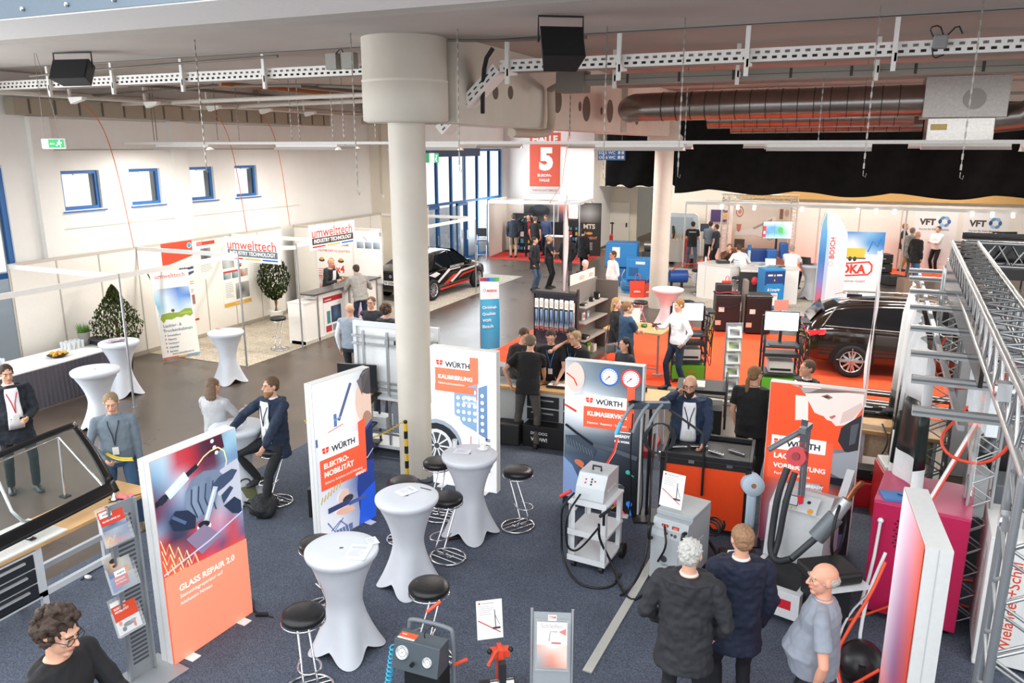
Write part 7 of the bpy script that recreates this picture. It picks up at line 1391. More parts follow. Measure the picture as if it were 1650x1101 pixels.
def goods(name,loc,rz,w,h,rows,cols,label,seed,frame='161616'):
 t=thing(name,label,'shelf',loc,rz);MB().b2(0,w,0,.25,0,h,mat(frame,.5)).build('case',t);rr=random.Random(seed);g=MB()
 cs=['e08030','e8e0d0','d84830','50a0a0','f0c040','303438','4c88c0','c8c8c8']
 for r_ in range(rows):
  z=.15+(h-.3)*r_/rows;MB().b2(.02,w-.02,-.12,0,z-.02,z,mat('2c2c2c',.5)).build('shelf_board',t)
  for c in range(cols):
   if rr.random()<.85:b_=w*.8/cols;g.b2(.05+c*w*.92/cols,.05+c*w*.92/cols+b_*rr.uniform(.6,1),-.1,-.02,z,z+(h-.3)/rows*rr.uniform(.4,.8),mat(rr.choice(cs),.5))
 o=g.build('packaged_goods',t);o['kind']='stuff';return t
goods('goods_shelf',(-14.3,32.8,.01),AZ*.3,.95,1.75,5,5,'black shelf with orange and white packs at the left wall of the corner booth',1)
goods('goods_shelf',(-11.9,33.0,.01),AZ*.3,.8,1.5,5,6,'black shelf with bottles right of the four men in the corner booth',2)
sc_=thing('wall_screen','glowing cream screen in a black case above the corner booth shelf','screen',(-11.85,33.1,1.6),AZ*.3);screen(sc_,.55,.75,(.4,0,0),img='fff2d8',emit=1.0)
dp=thing('display_sign','tall dark display panel with gold lettering at the right of the corner booth','sign',(-10.95,32.1,.01),AZ*.6);MB().b2(0,1.0,0,.04,.1,2.35,mat('2c2422',.5)).build('board',dp)
p=Print(1.0,2.2,'2e2624');p.grad(0,1.4,1.0,.8,[['5c504c','8c8480','3c3432'],['948c88','c8c4c0','5c5450'],['3c3230','70645c','2c2422']]).text('MTS',.25,1.15,1,'e8d8c0',w=.5,bold=.04).ell(.5,.95,.15,.06,'e0a050').text('POLIMENT',.15,.7,1,'d89050',w=.7,bold=.03)
for i in range(5):p.rect(.35,.52-i*.07,.3,.03,'c8c0b8')
p.build('print',dp,loc=(0,-.002,.12))
ct=thing('booth_counter','small white topped counter with dark front in the corner booth','counter',(-12.2,31.5,.01),AZ*.3);MB().b2(0,1.05,0,.45,0,.92,mat('4a3a30',.5)).b2(-.03,1.08,-.03,.48,.92,.96,mat('f0f4f4',.4)).build('body',ct)
hc=thing('folding_chair','folding high chair with a black seat back left of the corner booth','chair',(-14.6,30.2,.01),AZ);MB().b2(-.2,.2,.15,.2,.95,1.3,BLACK()).b2(-.2,.2,-.15,.18,.78,.82,BLACK()).build('seat',hc)
MB().cyl((-.2,-.3,0),(-.2,.2,1.0),.018,ALU()).cyl((.2,-.3,0),(.2,.2,1.0),.018,ALU()).cyl((-.2,.35,0),(-.2,-.12,.8),.018,ALU()).cyl((.2,.35,0),(.2,-.12,.8),.018,ALU()).cyl((-.2,-.2,.2),(.2,-.2,.2),.015,ALU()).build('legs_frame',hc)
BL=mat('2d7fc0',.4)
c1=thing('compressor','large blue screw compressor cabinet left of the back pillar','compressor',(-7.2,26.4,.01),AZ+radians(-15));c1.scale=(.88,.88,.9)
MB().b2(-.75,.45,-.5,.45,.75,1.65,BL).b2(-.75,.45,-.5,.45,.72,.75,mat('1c1c20',.6)).build('cabinet',c1,bevel=.02);MB().b2(-.5,-.2,-.51,-.5,1.1,1.5,mat('f0ece4',.5)).build('data_plate',c1)
MB().b2(-.6,.2,-.52,-.3,.1,.7,mat('2670b0',.4)).cyl((-.6,-.0,.45),(1.0,-.0,.45),.3,BL,n=28).ball((-.6,0,.45),(.12,.3,.3),BL,16).ball((1.0,0,.45),(.12,.3,.3),BL,16).build('air_tank',c1)
MB().b2(-.5,-.4,-.2,.2,0,.2,BL).b2(.8,.9,-.2,.2,0,.2,BL).build('tank_feet',c1)
c2=thing('compressor','smaller blue compressor in front of the large one, with orange bags beside it','compressor',(-6.35,24.9,.01),AZ+radians(-15));c2.scale=(.85,.85,.9);MB().b2(-.45,.45,-.4,.4,.55,1.3,BL).build('cabinet',c2,bevel=.02);MB().b2(-.35,.0,-.41,-.4,.7,1.0,mat('1c5c94',.5,bump=1,scale=80)).b2(-.1,.25,-.41,-.4,1.12,1.22,mat('d8e0e8',.4)).build('louvre',c2)
MB().cyl((-.6,0,.3),(.6,0,.3),.24,BL,n=28).ball((-.6,0,.3),(.1,.24,.24),BL,16).ball((.6,0,.3),(.1,.24,.24),BL,16).b2(-.5,.5,-.15,.15,0,.1,BL).build('air_tank',c2);MB().tube([(-.5,-.35,.9),(-.62,-.45,.7),(-.55,-.42,.35),(-.3,-.3,.3)],.025,mat('8c9498',.3,.6),8,smooth_path=2).build('hose',c2)
pu=thing('motor_unit','chrome coloured compressor motor standing behind the blue compressors','machine',(-6.55,27.6,.01),0);MB().cyl((-.3,0,1.25),(.35,0,1.25),.2,mat('9c9890',.3,.8,noise_=.2)).ball((.1,0,1.4),.16,mat('8c8880',.3,.8),14).b2(-.35,.35,-.25,.25,0,1.05,mat('5c5c5c',.5)).build('body',pu)
def bag(loc,label,rz=0,c='e0442c',k=1.0):
 b_=MB();b_.loft([[(sx*(.17+.01*j)*k,sy*(.07-.02*j)*k,z*k)for sx,sy in((-1,-1),(1,-1),(1,1),(-1,1))]for j,z in enumerate((0,.22,.42))],mat(c,.6),smooth=False);o=b_.build('carrier_bag',loc=loc,rz=rz,bevel=.015);tag(o,label,'bag');MB().tube([(-.07*k,-.04,.4*k),(-.05*k,-.06,.62*k),(.05*k,-.06,.62*k),(.07*k,-.04,.4*k)],.01,mat(c,.6),6,smooth_path=1).build('handle',o)
 p=Print(.2*k,.1*k,c);p.text('RÖKA',.01,.02,1,'f4e8e4',w=.17*k,bold=.04);p.build('print',o,loc=(-.1*k,-.075*k,.12*k))
bag(at(1026,479,.01),'red carrier bag standing by the small blue compressor',AZ,k=1.25);bag(at(1042,478,.01),'second red bag between the compressor and the back pillar',AZ+.5,c='c8442c',k=1.0)
vm=thing('vehicle_mockup','white vehicle door model with open interior behind the man in olive','display model',(-7.65,32.3,.01),radians(3));vm.scale=(1,1,.84)
MB().prism([(-.1,.4),(1.9,.4),(1.9,1.0),(1.75,2.35),(1.6,2.45),(.1,2.45),(-.1,2.2)],-.1,.1,mat('dfe4e6',.35)).build('body_panel',vm,bevel=.03);MB().prism([(.15,1.25),(1.7,1.25),(1.55,2.25),(.2,2.25)],-.115,-.101,mat('b8c4c8',.2)).build('window',vm);MB().b2(0,1.8,-.3,.3,.3,.5,mat('8c9498',.5)).b2(.1,1.7,-.25,-.12,.5,1.2,mat('c4cacc',.4)).build('sill',vm);MB().b2(.1,.3,-.2,.2,0,.3,BLACK()).b2(1.5,1.7,-.2,.2,0,.3,BLACK()).build('feet',vm)
ts=thing('tool_stand','red and white cable stand with wooden handles beside the back pillar','rack',at(1092,426,.01),AZ);MB().b2(-.35,.2,0,.08,.1,1.0,mat('d8d4cc',.5)).build('panel',ts);
for i in range(4):MB().cyl((-.3+i*.14,-.05,1.0),(-.3+i*.14,-.05,1.25),.02,mat('d8a050',.5)).build('tool_handle',ts)
MB().b2(.25,.5,-.05,.03,.1,1.2,mat('d83c34',.5)).b2(-.55,-.4,-.05,.03,.1,1.1,mat('e04a34',.5)).build('red_panel',ts)
pc=thing('portable_compressor','blue portable compressor with red frame and white wheel right of the back pillar','compressor',at(1092,464,.01),AZ);MB().cyl((-.3,0,.4),(.3,0,.4),.22,mat('2c5cb0',.4),n=24).build('tank',pc);MB().tube([(-.3,-.2,.6),(0,-.2,.85),(.6,-.2,.85),(.75,-.2,.5),(.5,-.1,.3),(.2,-.2,.5)],.02,mat('d83c34',.4),8).build('frame',pc);MB().cyl((.6,-.25,.35),(.6,-.2,.35),.2,mat('d8d4d0',.5),n=20).build('wheel',pc);MB().b2(-.25,-.2,-.1,.1,0,.2,BLACK()).b2(.1,.15,-.1,.1,0,.2,BLACK()).build('feet',pc)
def counter(pts,h,label,loc,rz,col='eceae6'):
 t=thing('display_counter',label,'counter',loc,rz);MB().prism(pts,0,h,mat(col,.5),'z').build('body',t);MB().prism([(x*1.04,y*1.04)for x,y in pts],h,h+.03,mat('dcdad6',.4),'z').build('counter_top',t,bevel=.004);MB().b2(pts[0][0]+.3,pts[0][0]+.31,pts[0][1]-.003,pts[0][1],.05,h-.05,mat('b8b4ac',.6)).build('joint',t);return t
counter([(-.6,-.35),(.6,-.35),(.6,.4),(-.6,.45)],1.08,'white display counter where the person in brown leans',(-3.8,25.1,.01),AZ+radians(-50))
counter([(-.8,-.35),(.9,-.35),(.9,.45),(-.8,.45)],1.05,'second white counter with open front and devices, right of the leaning man',(-2.4,25.2,.01),AZ+radians(-12))
for i,(x,y,z,w_,d_,h_,c,lab,cat)in enumerate(((-3.55,23.1,1.12,.5,.3,.1,'2c2c30','black console on the white display counter','device'),(-3.1,22.9,1.12,.2,.15,.16,'c0ccd0','pale device right of the black console','device'),(-4.1,23.2,1.12,.07,.07,.18,'d8e0e4','clear bottle at the left end of the white display counter','bottle'),(-2.55,24.1,1.09,.5,.3,.06,'c8ccc8','flat grey device on the second white counter','device'),(-2.0,24.3,1.09,.35,.2,.04,'3c4040','dark keyboard like device on the second white counter','device'))):
 t=thing('exhibit_device' if cat=='device' else 'drink_bottle',lab,cat,(x+(-.2 if i<3 else 0),y+(2.1 if i<3 else 1.0),z),AZ+i*.2);t.scale=(.8,.8,.9);MB().b2(-w_/2,w_/2,-d_/2,d_/2,0,h_,mat(c,.4)).build('body',t,bevel=.02);MB().b2(-w_/4,w_/4,-d_/4,d_/4,h_,h_+.02,mat('8c9494',.4)).build('top',t)
def laptop(loc,rz,label,col='dfe6ea'):
 t=thing('laptop',label,'laptop',loc,rz);MB().b2(-.17,.17,-.12,.12,0,.02,mat('5c5c60',.4)).build('base',t);o=MB().b2(-.17,.17,0,.01,0,.23,mat('3c3c40',.4)).build('lid',t,loc=(0,.12,.02));o.rotation_euler.x=radians(-15);p=Print(.31,.2,col);p.rect(0,.18,.31,.02,'88a8c8').rect(.03,.05,.2,.08,'f4f6f8');p.build('display',o,loc=(-.155,-.002,.015),emit=.7)
laptop((-2.3,25.25,1.09),AZ-.2,'open laptop with pale screen below the big television')
tv=thing('television','large television on a stand showing a blue and green picture','television',(-2.3,26.5,.01),AZ-.1)
p=Print(1.25,.75,'c8dce8');p.grad(0,0,1.25,.75,[['b8d0e0','d8e4ec','b0c8c0','e8eef2'],['88b0d0','5890c8','90c0a0','d8e4ec'],['4c80b8','68a0d0','60a868','c8d8e4'],['98b8d0','b8d0e0','a8c8d8','d8e4ec']]).ell(.75,.38,.12,.13,'58a868').rect(0,.05,.14,.5,'d04848').rect(.03,.2,.08,.12,'f4e8e8').line([(.5,.1),(.5,.7)],.012,'5c7c9c')
o=screen(tv,1.25,.75,(0,0,1.82),p=p,emit=.6);o.scale=(.72,1,.72);MB().cyl((0,.05,0),(0,.05,1.85),.035,BLACK()).b2(-.35,.35,-.2,.3,0,.03,BLACK()).build('stand',tv);MB().b2(-.3,.0,-.25,0,1.1,1.5,mat('2c68b0',.4)).b2(.1,.35,-.2,.1,1.2,1.7,mat('2858a0',.4)).build('hose_reel',tv,bevel=.05)
hr=thing('hose_reels','dark blue hose reels standing left of the television','hose reel',(-2.85,26.6,.01),AZ);MB().b2(-.35,.35,-.2,.2,1.0,1.45,mat('2c4c8c',.4)).b2(-.35,.35,-.15,.15,0,.9,mat('d8d8d4',.5)).build('reel_case',hr,bevel=.03);MB().b2(-.3,.3,-.21,-.2,.95,1.05,mat('e0e4e8',.4)).build('label_strip',hr)
bt_=thing('spray_stand','small stand with a white nozzle and blue column on the counter','device',(-3.05,25.9,1.09),AZ);MB().cyl((0,0,0),(0,0,.55),.05,mat('c8dcec',.4)).cyl((0,0,.4),(0,0,.55),.06,mat('2c68b0',.4)).build('column',bt_)
q=thing('counter_pedestal','white pedestal under the spray stand behind the leaning man','counter',(-3.05,25.9,.01),AZ);MB().b2(-.25,.25,-.2,.2,0,1.07,mat('e8e6e2',.5)).build('body',q)
cbx2=thing('compressor_cabinet','upright blue compressor cabinet with white lettering','compressor',(-2.14,24.0,.01),AZ+radians(6));cbx2.scale=(.72,.8,.97);MB().b2(-.42,.42,-.3,.35,.05,1.25,mat('2484c4',.4)).b2(-.42,.42,-.305,-.3,.78,1.2,mat('1c3c78',.4)).build('cabinet',cbx2,bevel=.04)
p=Print(.7,1.1,'2484c4');p.rect(0,.72,.7,.38,'1c3c78').rect(.05,.95,.2,.05,'e8e8e4').rect(.42,.95,.22,.05,'e8e8e4').ell(.33,.97,.035,.035,'e8c040').poly([(.3,.8),(.37,.8),(.335,.87)],'e8c040').poly([(.06,.5),(.14,.5),(.1,.6)],'f4f8fc').text('CompAir',.17,.5,1,'f4f8fc',w=.42,bold=.02).rect(.2,.05,.3,.38,'f0eeea').text('RÖKA',.23,.33,1,'c83c34',w=.24,bold=.04);p.build('print',cbx2,loc=(-.35,-.306,.1))
p_=thing('small_sign','small pale red sign holder standing right of the blue lettered cabinet','sign',at(1259,492,.98)-Vector((0,0,.97)),AZ);MB().cyl((0,0,0),(0,0,.85),.02,ALU()).b2(-.17,.17,-.01,.01,.85,1.1,mat('d89080',.5)).b2(-.15,.15,-.15,.15,0,.02,ALU()).build('holder',p_)
bar_table((-1.15,26.2,.01),'tall white covered table where the seated man works at a laptop',R0=.38,seed=11,ang=.2,h=1.08);laptop((-1.3,26.2,1.1),AZ+2.4,'laptop with blue screen on the tall white table')
for k,(x,y,lab)in enumerate(((-.98,26.1,'dark beer bottle nearest the laptop on the tall white table'),(-.9,26.3,'dark beer bottle farther right on the tall white table'))):tag(MB().lathe([(.03,0),(.03,.14),(.012,.19),(.012,.24)],mat('3c2414',.3),12).build('beer_bottle',loc=(x,y,1.1)),lab,'bottle')
stool((-1.75,25.8,.01),'chrome stool under the man seated at the tall white table',.3,style=2);stool(at(1185,486,.01),'black bar stool before the white display counter beside the blue bag',.3,style=1);stool((.15,26.3,.01),'black bar stool behind the beach flag',.3,style=1);stool(at(1122,472,.01),'bar stool at the left end of the white display counter',.1,style=2)
bg=MB();bg.ball((0,0,.45),(.2,.14,.42),mat('1c2844',.7),14);tag(organic(bg,'backpack',None,.02,3,disp=.03,dscale=.1,loc=at(1160,480,.01)),'dark blue backpack leaning at the white display counter','bag');bag(at(1170,470,.35),'red bag hanging at the front of the white display counter',AZ,k=.8)
oc2=thing('counter_shelf','open shelf with dark boxes under the second white counter','shelf',(-2.75,24.7,.01),AZ-.2);MB().b2(-.4,.5,-.05,.1,.05,.95,mat('2c2a2a',.6)).build('case',oc2);MB().ball((.05,-.1,.7),(.1,.06,.14),mat('c83440',.5),10).b2(-.2,.4,-.12,-.05,.1,.4,BLACK()).build('contents',oc2)
def truss(p0,p1,s=.29,r=.024,rb=.011,step=.32,m=None,faces=(0,1,2,3)):
 m=m or ALU();p0,p1=Vector(p0),Vector(p1);d=(p1-p0);L=d.length;d.normalize();u=Vector((0,0,1))if abs(d.z)<.9 else Vector((1,0,0));u=(u-d*u.dot(d)).normalized();v=d.cross(u)
 cs=[(-1,-1),(1,-1),(1,1),(-1,1)];off=[u*(a*s/2)+v*(b*s/2)for a,b in cs];mb=MB()
 for o in off:mb.cyl(p0+o,p1+o,r,m,n=10)
 n=max(1,int(L/step))
 for k in faces:
  a,b=off[k],off[(k+1)%4]
  for i in range(n):
   q0,q1=p0+d*(L*i/n),p0+d*(L*(i+1)/n);qm=(q0+q1)/2;mb.cyl(q0+a,qm+b,rb,m,n=6,caps=False).cyl(qm+b,q1+a,rb,m,n=6,caps=False)
 return mb
XA,XB=atY(1165,400,32.2).x,atY(1274,400,32.2).x
et=thing('exhibition_truss','light truss arch around the beige car body picture at the back','truss',(0,0,0));tm_=mat('ddd2c4',.4,.3)
truss((XA,32.2,.01),(XA,32.2,2.75),.25,.02,.01,.3,tm_).build('upright',et);truss((XB,32.2,.01),(XB,32.2,2.75),.25,.02,.01,.3,tm_).build('upright',et);truss((XA-.15,32.2,2.75),(XB+.15,32.2,2.75),.25,.02,.01,.3,tm_).build('crossbar',et)
p=Print(3.4,2.1,'c8a890');p.grad(0,0,3.4,2.1,[['e8d8c8','e4d0c0','e8dccc','e0ccb8'],['ecdccc','e8d8c8','e0d0c0','d8c0a8'],['d8c0a8','dcccbc','d0bca8','c8ac94'],['a88468','947058','a88870','b89880']]).ring(.4,1.75,.22,.05,'c86450').ell(.4,1.75,.1,.1,'d89888').poly([(.2,.95),(1.4,1.15),(2.2,1.55),(2.5,1.6),(2.5,1.0),(2.3,.7),(1.6,.8),(1.2,.85),(.2,.8)],'e8e0d8').poly([(1.2,1.12),(2.3,1.52),(2.3,1.42),(1.3,1.06)],'a89888').ell(2.25,1.0,.28,.35,'6c5a50').ell(2.25,.95,.2,.28,'c8b8a8').poly([(.25,1.25),(.55,1.25),(.5,1.0),(.4,.92),(.3,1.0)],'c87860').rect(.2,.3,.6,.35,'4c3c34').rect(2.7,1.5,.2,.4,'8c6450').ell(3.1,1.75,.12,.14,'c8a088').rect(.0,.0,3.4,.25,'8c5c48')
pt_=MB().b2(0,3.4,0,.03,0,2.1,mat('c8b09c',.6)).build('back_wall_picture',loc=(XA+.2,32.9,.4));pt_.scale.x=(XB-XA-.3)/3.4;p.build('print',pt_,loc=(0,-.002,0));tag(pt_,'large beige picture of a car body part behind the television','picture')
q=thing('picture_stand','pale plinth under the beige car body picture','plinth',(XA+.2,32.75,.01));q.scale.x=(XB-XA-.3)/3.4;MB().b2(0,3.4,0,.3,0,.38,mat('a08070',.7)).build('plinth',q)
pq=Print(.75,.5,'4c3c6c');pq.rect(.5,.1,.2,.3,'e8a050');o=MB().b2(0,.75,0,.03,0,.5,mat('3c3050',.6)).build('notice_board',loc=(-5.7,34.13,1.6));pq.build('print',o,loc=(0,-.002,0));tag(o,'small purple notice board high on the back wall','sign')
sm=thing('monitor','small dark monitor in front of the man with white lettering on his back','monitor',(-5.5,31.95,.01),AZ);screen(sm,.4,.28,(0,0,1.4),p=Print(.4,.28,'3c4450'),emit=.4);MB().cyl((0,.03,0),(0,.03,1.45),.02,BLACK()).b2(-.2,.2,-.15,.2,0,.03,BLACK()).build('stand',sm)
BW=mat('efe6dc',.6)
for i in range(11):
 x=-5.9+i*1.5;t=thing('far_booth_wall','pale booth wall panel along the far wall under the black cloth','booth wall panel',(x,34.2,0),0,'pale booth wall panels along the far wall');MB().b2(.02,1.48,-.015,.015,0,2.45,BW).build('panel',t);MB().cyl((0,0,0),(0,0,2.5),.03,mat('c8beb2',.5)).build('post',t);MB().b2(0,1.5,-.03,.03,2.42,2.5,mat('d8cfc4',.5)).build('top_rail',t)
tag(MB().b2(-6.2,7.5,-.04,.04,0,.12,mat('ece8e4',.5)).build('overhead_rail',loc=(0,31.2,2.5)),'long white overhead rail crossing in front of the far booth panels','rail')
for x in(-6.2,1.6,7.5):tag(MB().cyl((0,0,0),(0,0,2.5),.03,mat('d8d4d0',.5)).build('booth_post',loc=(x,31.25,0)),{-6.2:'pale post holding the overhead rail behind the back pillar',1.6:'pale post holding the overhead rail beside the company sign',7.5:'pale post holding the overhead rail at the right edge'}[x],'post')
for i,x in enumerate((-4.8,-4.2,-3.6,-1.9,.0,.6,1.2,3.6,4.2,4.8)):
 t=thing('spot_lamp','small white spot lamp under the far overhead rail','lamp',(x,31.2,2.5),0,'spot lamps on the far rail');MB().cyl((0,-.05,0),(0,-.12,-.12),.06,mat('f8f0e0',.5,emit=1.5)).cyl((0,0,0),(0,-.05,-.03),.02,ALU()).build('lamp_head',t)
def vft(x,label):
 p=Print(1.45,2.0,'f0ece8');p.text('VFT',.18,1.45,1,'4c4440',w=.55,bold=.05)
 for k,c in enumerate(('3c68a8','8cb0d4','5c98b0','2c4c88','a8c4dc','7090b8')):p.ell(1.02+.15*cos(k*pi/3),1.58+.15*sin(k*pi/3),.09,.06,c,rot=k*60+90)
 p.ell(1.02,1.58,.08,.08,'f0ece8').text('Forum für freie Mobilität',.2,1.25,1,'8c8c9c',w=1.0);t=MB().b2(0,1.45,0,.03,0,2.0,BW).build('logo_board',loc=(x,33.6,.38));p.build('print',t,loc=(0,-.002,0));tag(t,label,'sign')
vft(2.0,'left one of the two far boards with blue swirl logo');vft(3.65,'right one of the two far boards with blue swirl logo')
for x in(2.05,3.7):
 t=thing('board_stand','small plinth under the %s far logo board'%('left' if x<3 else 'right'),'plinth',(x,33.6,0));MB().b2(0,1.35,-.05,.1,0,.37,BW).build('plinth',t)
wb_=Print(3.0,1.6,'b8b8ba');wb_.text('NORE',.4,.9,.5,'a8a8ac',bold=.04);o=MB().b2(0,3.0,0,.04,0,1.6,mat('9c9c9e',.5)).build('grey_screen',loc=(5.3,31.0,1.1));wb_.build('print',o,loc=(0,-.002,0));tag(o,'grey projection screen with faint lettering at the far right','screen')
q=thing('screen_stand','dark stand under the grey projection screen','stand',(5.3,31.0,0));MB().b2(0,.05,0,.05,0,1.09,BLACK()).b2(2.9,2.95,0,.05,0,1.09,BLACK()).build('posts',q)
mo=thing('monitor','black flat monitor right of the far logo boards','monitor',(4.5,30.2,.01),AZ);screen(mo,.8,.45,(0,0,1.5),p=Print(.8,.45,'17181a'),emit=0);MB().cyl((0,.03,0),(0,.03,1.6),.03,BLACK()).b2(-.3,.3,-.2,.25,0,.03,BLACK()).build('stand',mo)
for k,(x,y,lab)in enumerate(((.9,30.8,'stack of black road cases left of the men in tan trousers'),(1.35,30.2,'low black case beside the stack of road cases'))):
 t=thing('road_case',lab,'case',(x,y,.01),AZ+k*.3)
 for j in range(3 if k==0 else 1):o=MB().b2(-.35,.35,-.25,.25,j*.33,j*.33+.31,mat('1c1a1a',.5)).build('case',t,bevel=.02);MB().b2(-.08,.08,-.27,-.25,j*.33+.15,j*.33+.18,CHROME()).build('handle',o)
q=thing('cardboard_box','brown cardboard boxes behind the company sign','box',(1.6,25.4,.01),AZ);MB().b2(-.3,.3,-.25,.25,0,.45,mat('7c6454',.7)).b2(-.28,.28,-.22,.22,.46,.95,mat('8c7464',.7)).build('boxes',q)
AL=mat('b4b6b6',.3,.85,noise_=.02)
t=thing('stage_truss','big square aluminium truss running away from the camera at the right edge','truss',(0,0,0))
truss((.97,4.0,3.36),(1.30,11.55,3.36),.29,.026,.011,.36,AL).build('long_beam',t)
truss((1.3,11.7,3.36),(6,11.7,3.36),.29,.026,.011,.36,AL).build('far_crossbeam',t)
truss((1.12,4.95,.01),(1.12,4.95,3.2),.29,.026,.011,.34,AL).build('front_upright',t)
truss((1.25,11.35,.01),(1.25,11.35,3.2),.29,.022,.011,.34,AL).build('far_upright',t)
for(x,y,z)in((1.12,4.95,3.2),(1.12,5.1,2.6),(.98,5.0,3.4)):MB().cyl((x-.2,y-.17,z),(x-.1,y-.17,z),.035,CHROME()).b2(x-.19,x-.12,y-.21,y-.13,z-.05,z+.05,mat('c8cacc',.3,.8)).build('clamp',t)
fb=thing('fascia_board','glossy dark fascia board beside the long aluminium truss','board',(0,0,0));DKG=mat('241f1e',.15,noise_=0)
m=MB();m.prism([(.93,6.4),(.96,6.4),(1.14,11.3),(1.1,11.3)],2.98,3.32,DKG,'z');m.b2(1.3,6,11.9,11.94,3.0,3.6,DKG).build('board',fb)
for i,y in enumerate((5.85,6.7,7.6,8.7,9.9,11.0,12.1,12.9)):
 x0=.48+.043*(y-5.85);tt_=MB().b2(x0,x0+.62,-.03,.03,-.03,.03,AL).b2(x0,x0+.62,-.033,-.03,-.008,.008,mat('5c5e60',.5));tag(tt_.build('cross_bar',loc=(0,y,2.92)),'slotted aluminium cross bar reaching left from the long truss to the curtain','bar','cross bars of the truss booth')
tag(MB().b2(-.02,.02,5.8,13.0,0,.04,AL).build('curtain_rail',loc=(.66,0,2.83),rz=radians(-1.2)),'aluminium rail carrying the checked curtain at the right','rail')
CUR_W,CUR_G=mat('dcdcdc',.6,noise_=.03),mat('14201c',.3,noise_=.05)
t=thing('checked_curtain','white curtain with dark green blocks hanging under the right truss','curtain',(0,0,0))
def cfn(u,z):
 y=8.1+4.5*u;return(.74+.02*(y-8)+(.13*sin(u*34)*(1.15-z/4)+.04*sin(u*75))*(1 if z<2.7 else.4),y+.03*cos(u*44),z)
def checker(cells,m,name):
 mb=MB()
 for u0,u1,z0,z1 in cells:mb.grid(lambda a,b:cfn(u0+(u1-u0)*a,z0+(z1-z0)*b),max(2,int((u1-u0)*90)),4,m)
 o=mb.build(name,t);o.modifiers.new('t','SOLIDIFY').thickness=.006
wc_,gc_=[],[]
for i,(g0,g1)in enumerate(((1.6,2.2),(1.15,1.8),(1.3,1.9),(.8,1.45),(.6,1.2),(.7,1.3))):
 u0,u1=i/6,(i+1)/6;wc_+=[(u0,u1,.02,g0),(u0,u1,g1,2.8)];gc_.append((u0,u1,g0,g1))
checker(wc_,CUR_W,'white_blocks');checker(gc_,CUR_G,'green_blocks')
sc2=MB()
tag(MB().b2(0,.03,0,3.2,0,2.6,mat('e8e8e8',.7)).build('white_partition',loc=(3.0,8.6,.01)),'white partition wall inside the truss booth','partition')
tag(MB().b2(0,3.2,0,.03,0,2.6,mat('e4e4e4',.7)).build('white_partition',loc=(1.5,12.4,.01)),'white partition wall across the far side of the truss booth','partition')
tag(MB().b2(0,.01,0,2.4,0,.75,mat('e8f0f0',.05,noise_=0,alpha=.25)).build('acrylic_sheet',loc=(1.0,8.9,2.2),rz=radians(-5)),'clear acrylic sheet hanging under the cross bars','sheet')
tag(MB().b2(0,.01,0,1.6,0,.8,mat('e8f0f0',.05,noise_=0,alpha=.25)).build('acrylic_sheet',loc=(1.02,6.6,2.05),rz=radians(-5)),'clear acrylic sheet hanging nearest the camera under the truss','sheet')
q=thing('green_panels','dark green square panels on the white partition inside the truss booth','panel',(0,0,0));m=MB()
for i in range(3):m.b2(1.7+i*.95,2.15+i*.95,12.37,12.395,1.0+.5*(i%2),1.8+.5*(i%2),CUR_G).b2(2.97,2.995,8.8+i*.9,9.25+i*.9,1.0+.5*(i%2),1.8+.5*(i%2),CUR_G)
m.build('panel',q)
gt=MB();rr=random.Random(9)
for i in range(8):gt.b2(1.08,1.16,6.75+i*.16,6.81+i*.16,2.5-.08*i*.2,2.95,mat('dfe3e4',.4))
tag(gt.build('slat_row'),'row of white slats under the long truss','slats')
tag(truss((1.35,8.3,.01),(1.35,8.3,2.8),.2,.016,.008,.25,mat('c8caca',.35,.7)).build('lattice_post'),'slim lattice post behind the curtain edge','truss')
cable([(1.0,9.4,2.7),(.85,9.0,2.5),(.95,8.6,2.35),(1.3,8.2,2.5),(1.5,8.0,2.9)],.014,'e04428','red hose looping under the farther cross bars','air_hose',cat='hose')
cable([(1.35,7.9,2.9),(1.05,7.9,2.3),(.85,7.6,2.15),(.95,7.2,2.1),(1.25,7.0,2.2),(1.4,6.9,2.8)],.014,'e04428','red hose looping under the nearer cross bars','air_hose',cat='hose')
tag(MB().cyl((.78,8.0,1.0),(1.42,8.2,2.7),.025,mat('e4e2de',.4)).cyl((.79,7.975,1.0),(1.43,8.175,2.7),.01,mat('d8442c',.4)).build('striped_strut'),'white and red sloping strut in front of the lattice post','strut')
PK=mat('b81f50',.35,noise_=.04)
pm=thing('pink_machine','raspberry pink machine cabinet with a perforated side at the right','machine',(.93,8.55,.009),radians(-8))
MB().b2(-.42,.42,-.62,.22,.08,1.28,PK).build('cabinet',pm,bevel=.012);MB().b2(-.42,.42,-.62,.22,1.281,1.3,mat('c83c6c',.4)).build('top_plate',pm)
g=MB()
for i in range(11):
 for j in range(9):g.b2(-.2+i*.04-(.02 if j%2 else 0),-.178+i*.04-(.02 if j%2 else 0),-.624,-.62,.84+j*.034,.856+j*.034,mat('3c0c1c',.7))
o=g.build('vent_perforation',pm);
for x in(-.35,.35):MB().cyl((x-.02,-.5,.05),(x+.02,-.5,.05),.05,BLACK()).cyl((x-.02,.15,.05),(x+.02,.15,.05),.05,BLACK()).build('castor',pm)
MB().tube([(-.34,-.66,1.08),(-.36,-.68,.6),(-.42,-.75,.2)],.016,mat('e4e4e4',.4),8,smooth_path=1).ball((-.34,-.65,1.1),.03,mat('e8e8e8',.4),10).build('white_tube',pm)
nb_=thing('notebook','blue notebook with a black pen on top of the pink machine','book',(.66,8.13,1.309),radians(12));MB().b2(-.17,.17,-.11,.11,0,.02,mat('3a7cc0',.5)).b2(-.16,.16,-.1,.1,.003,.017,mat('f0f0ec',.5)).build('cover',nb_)
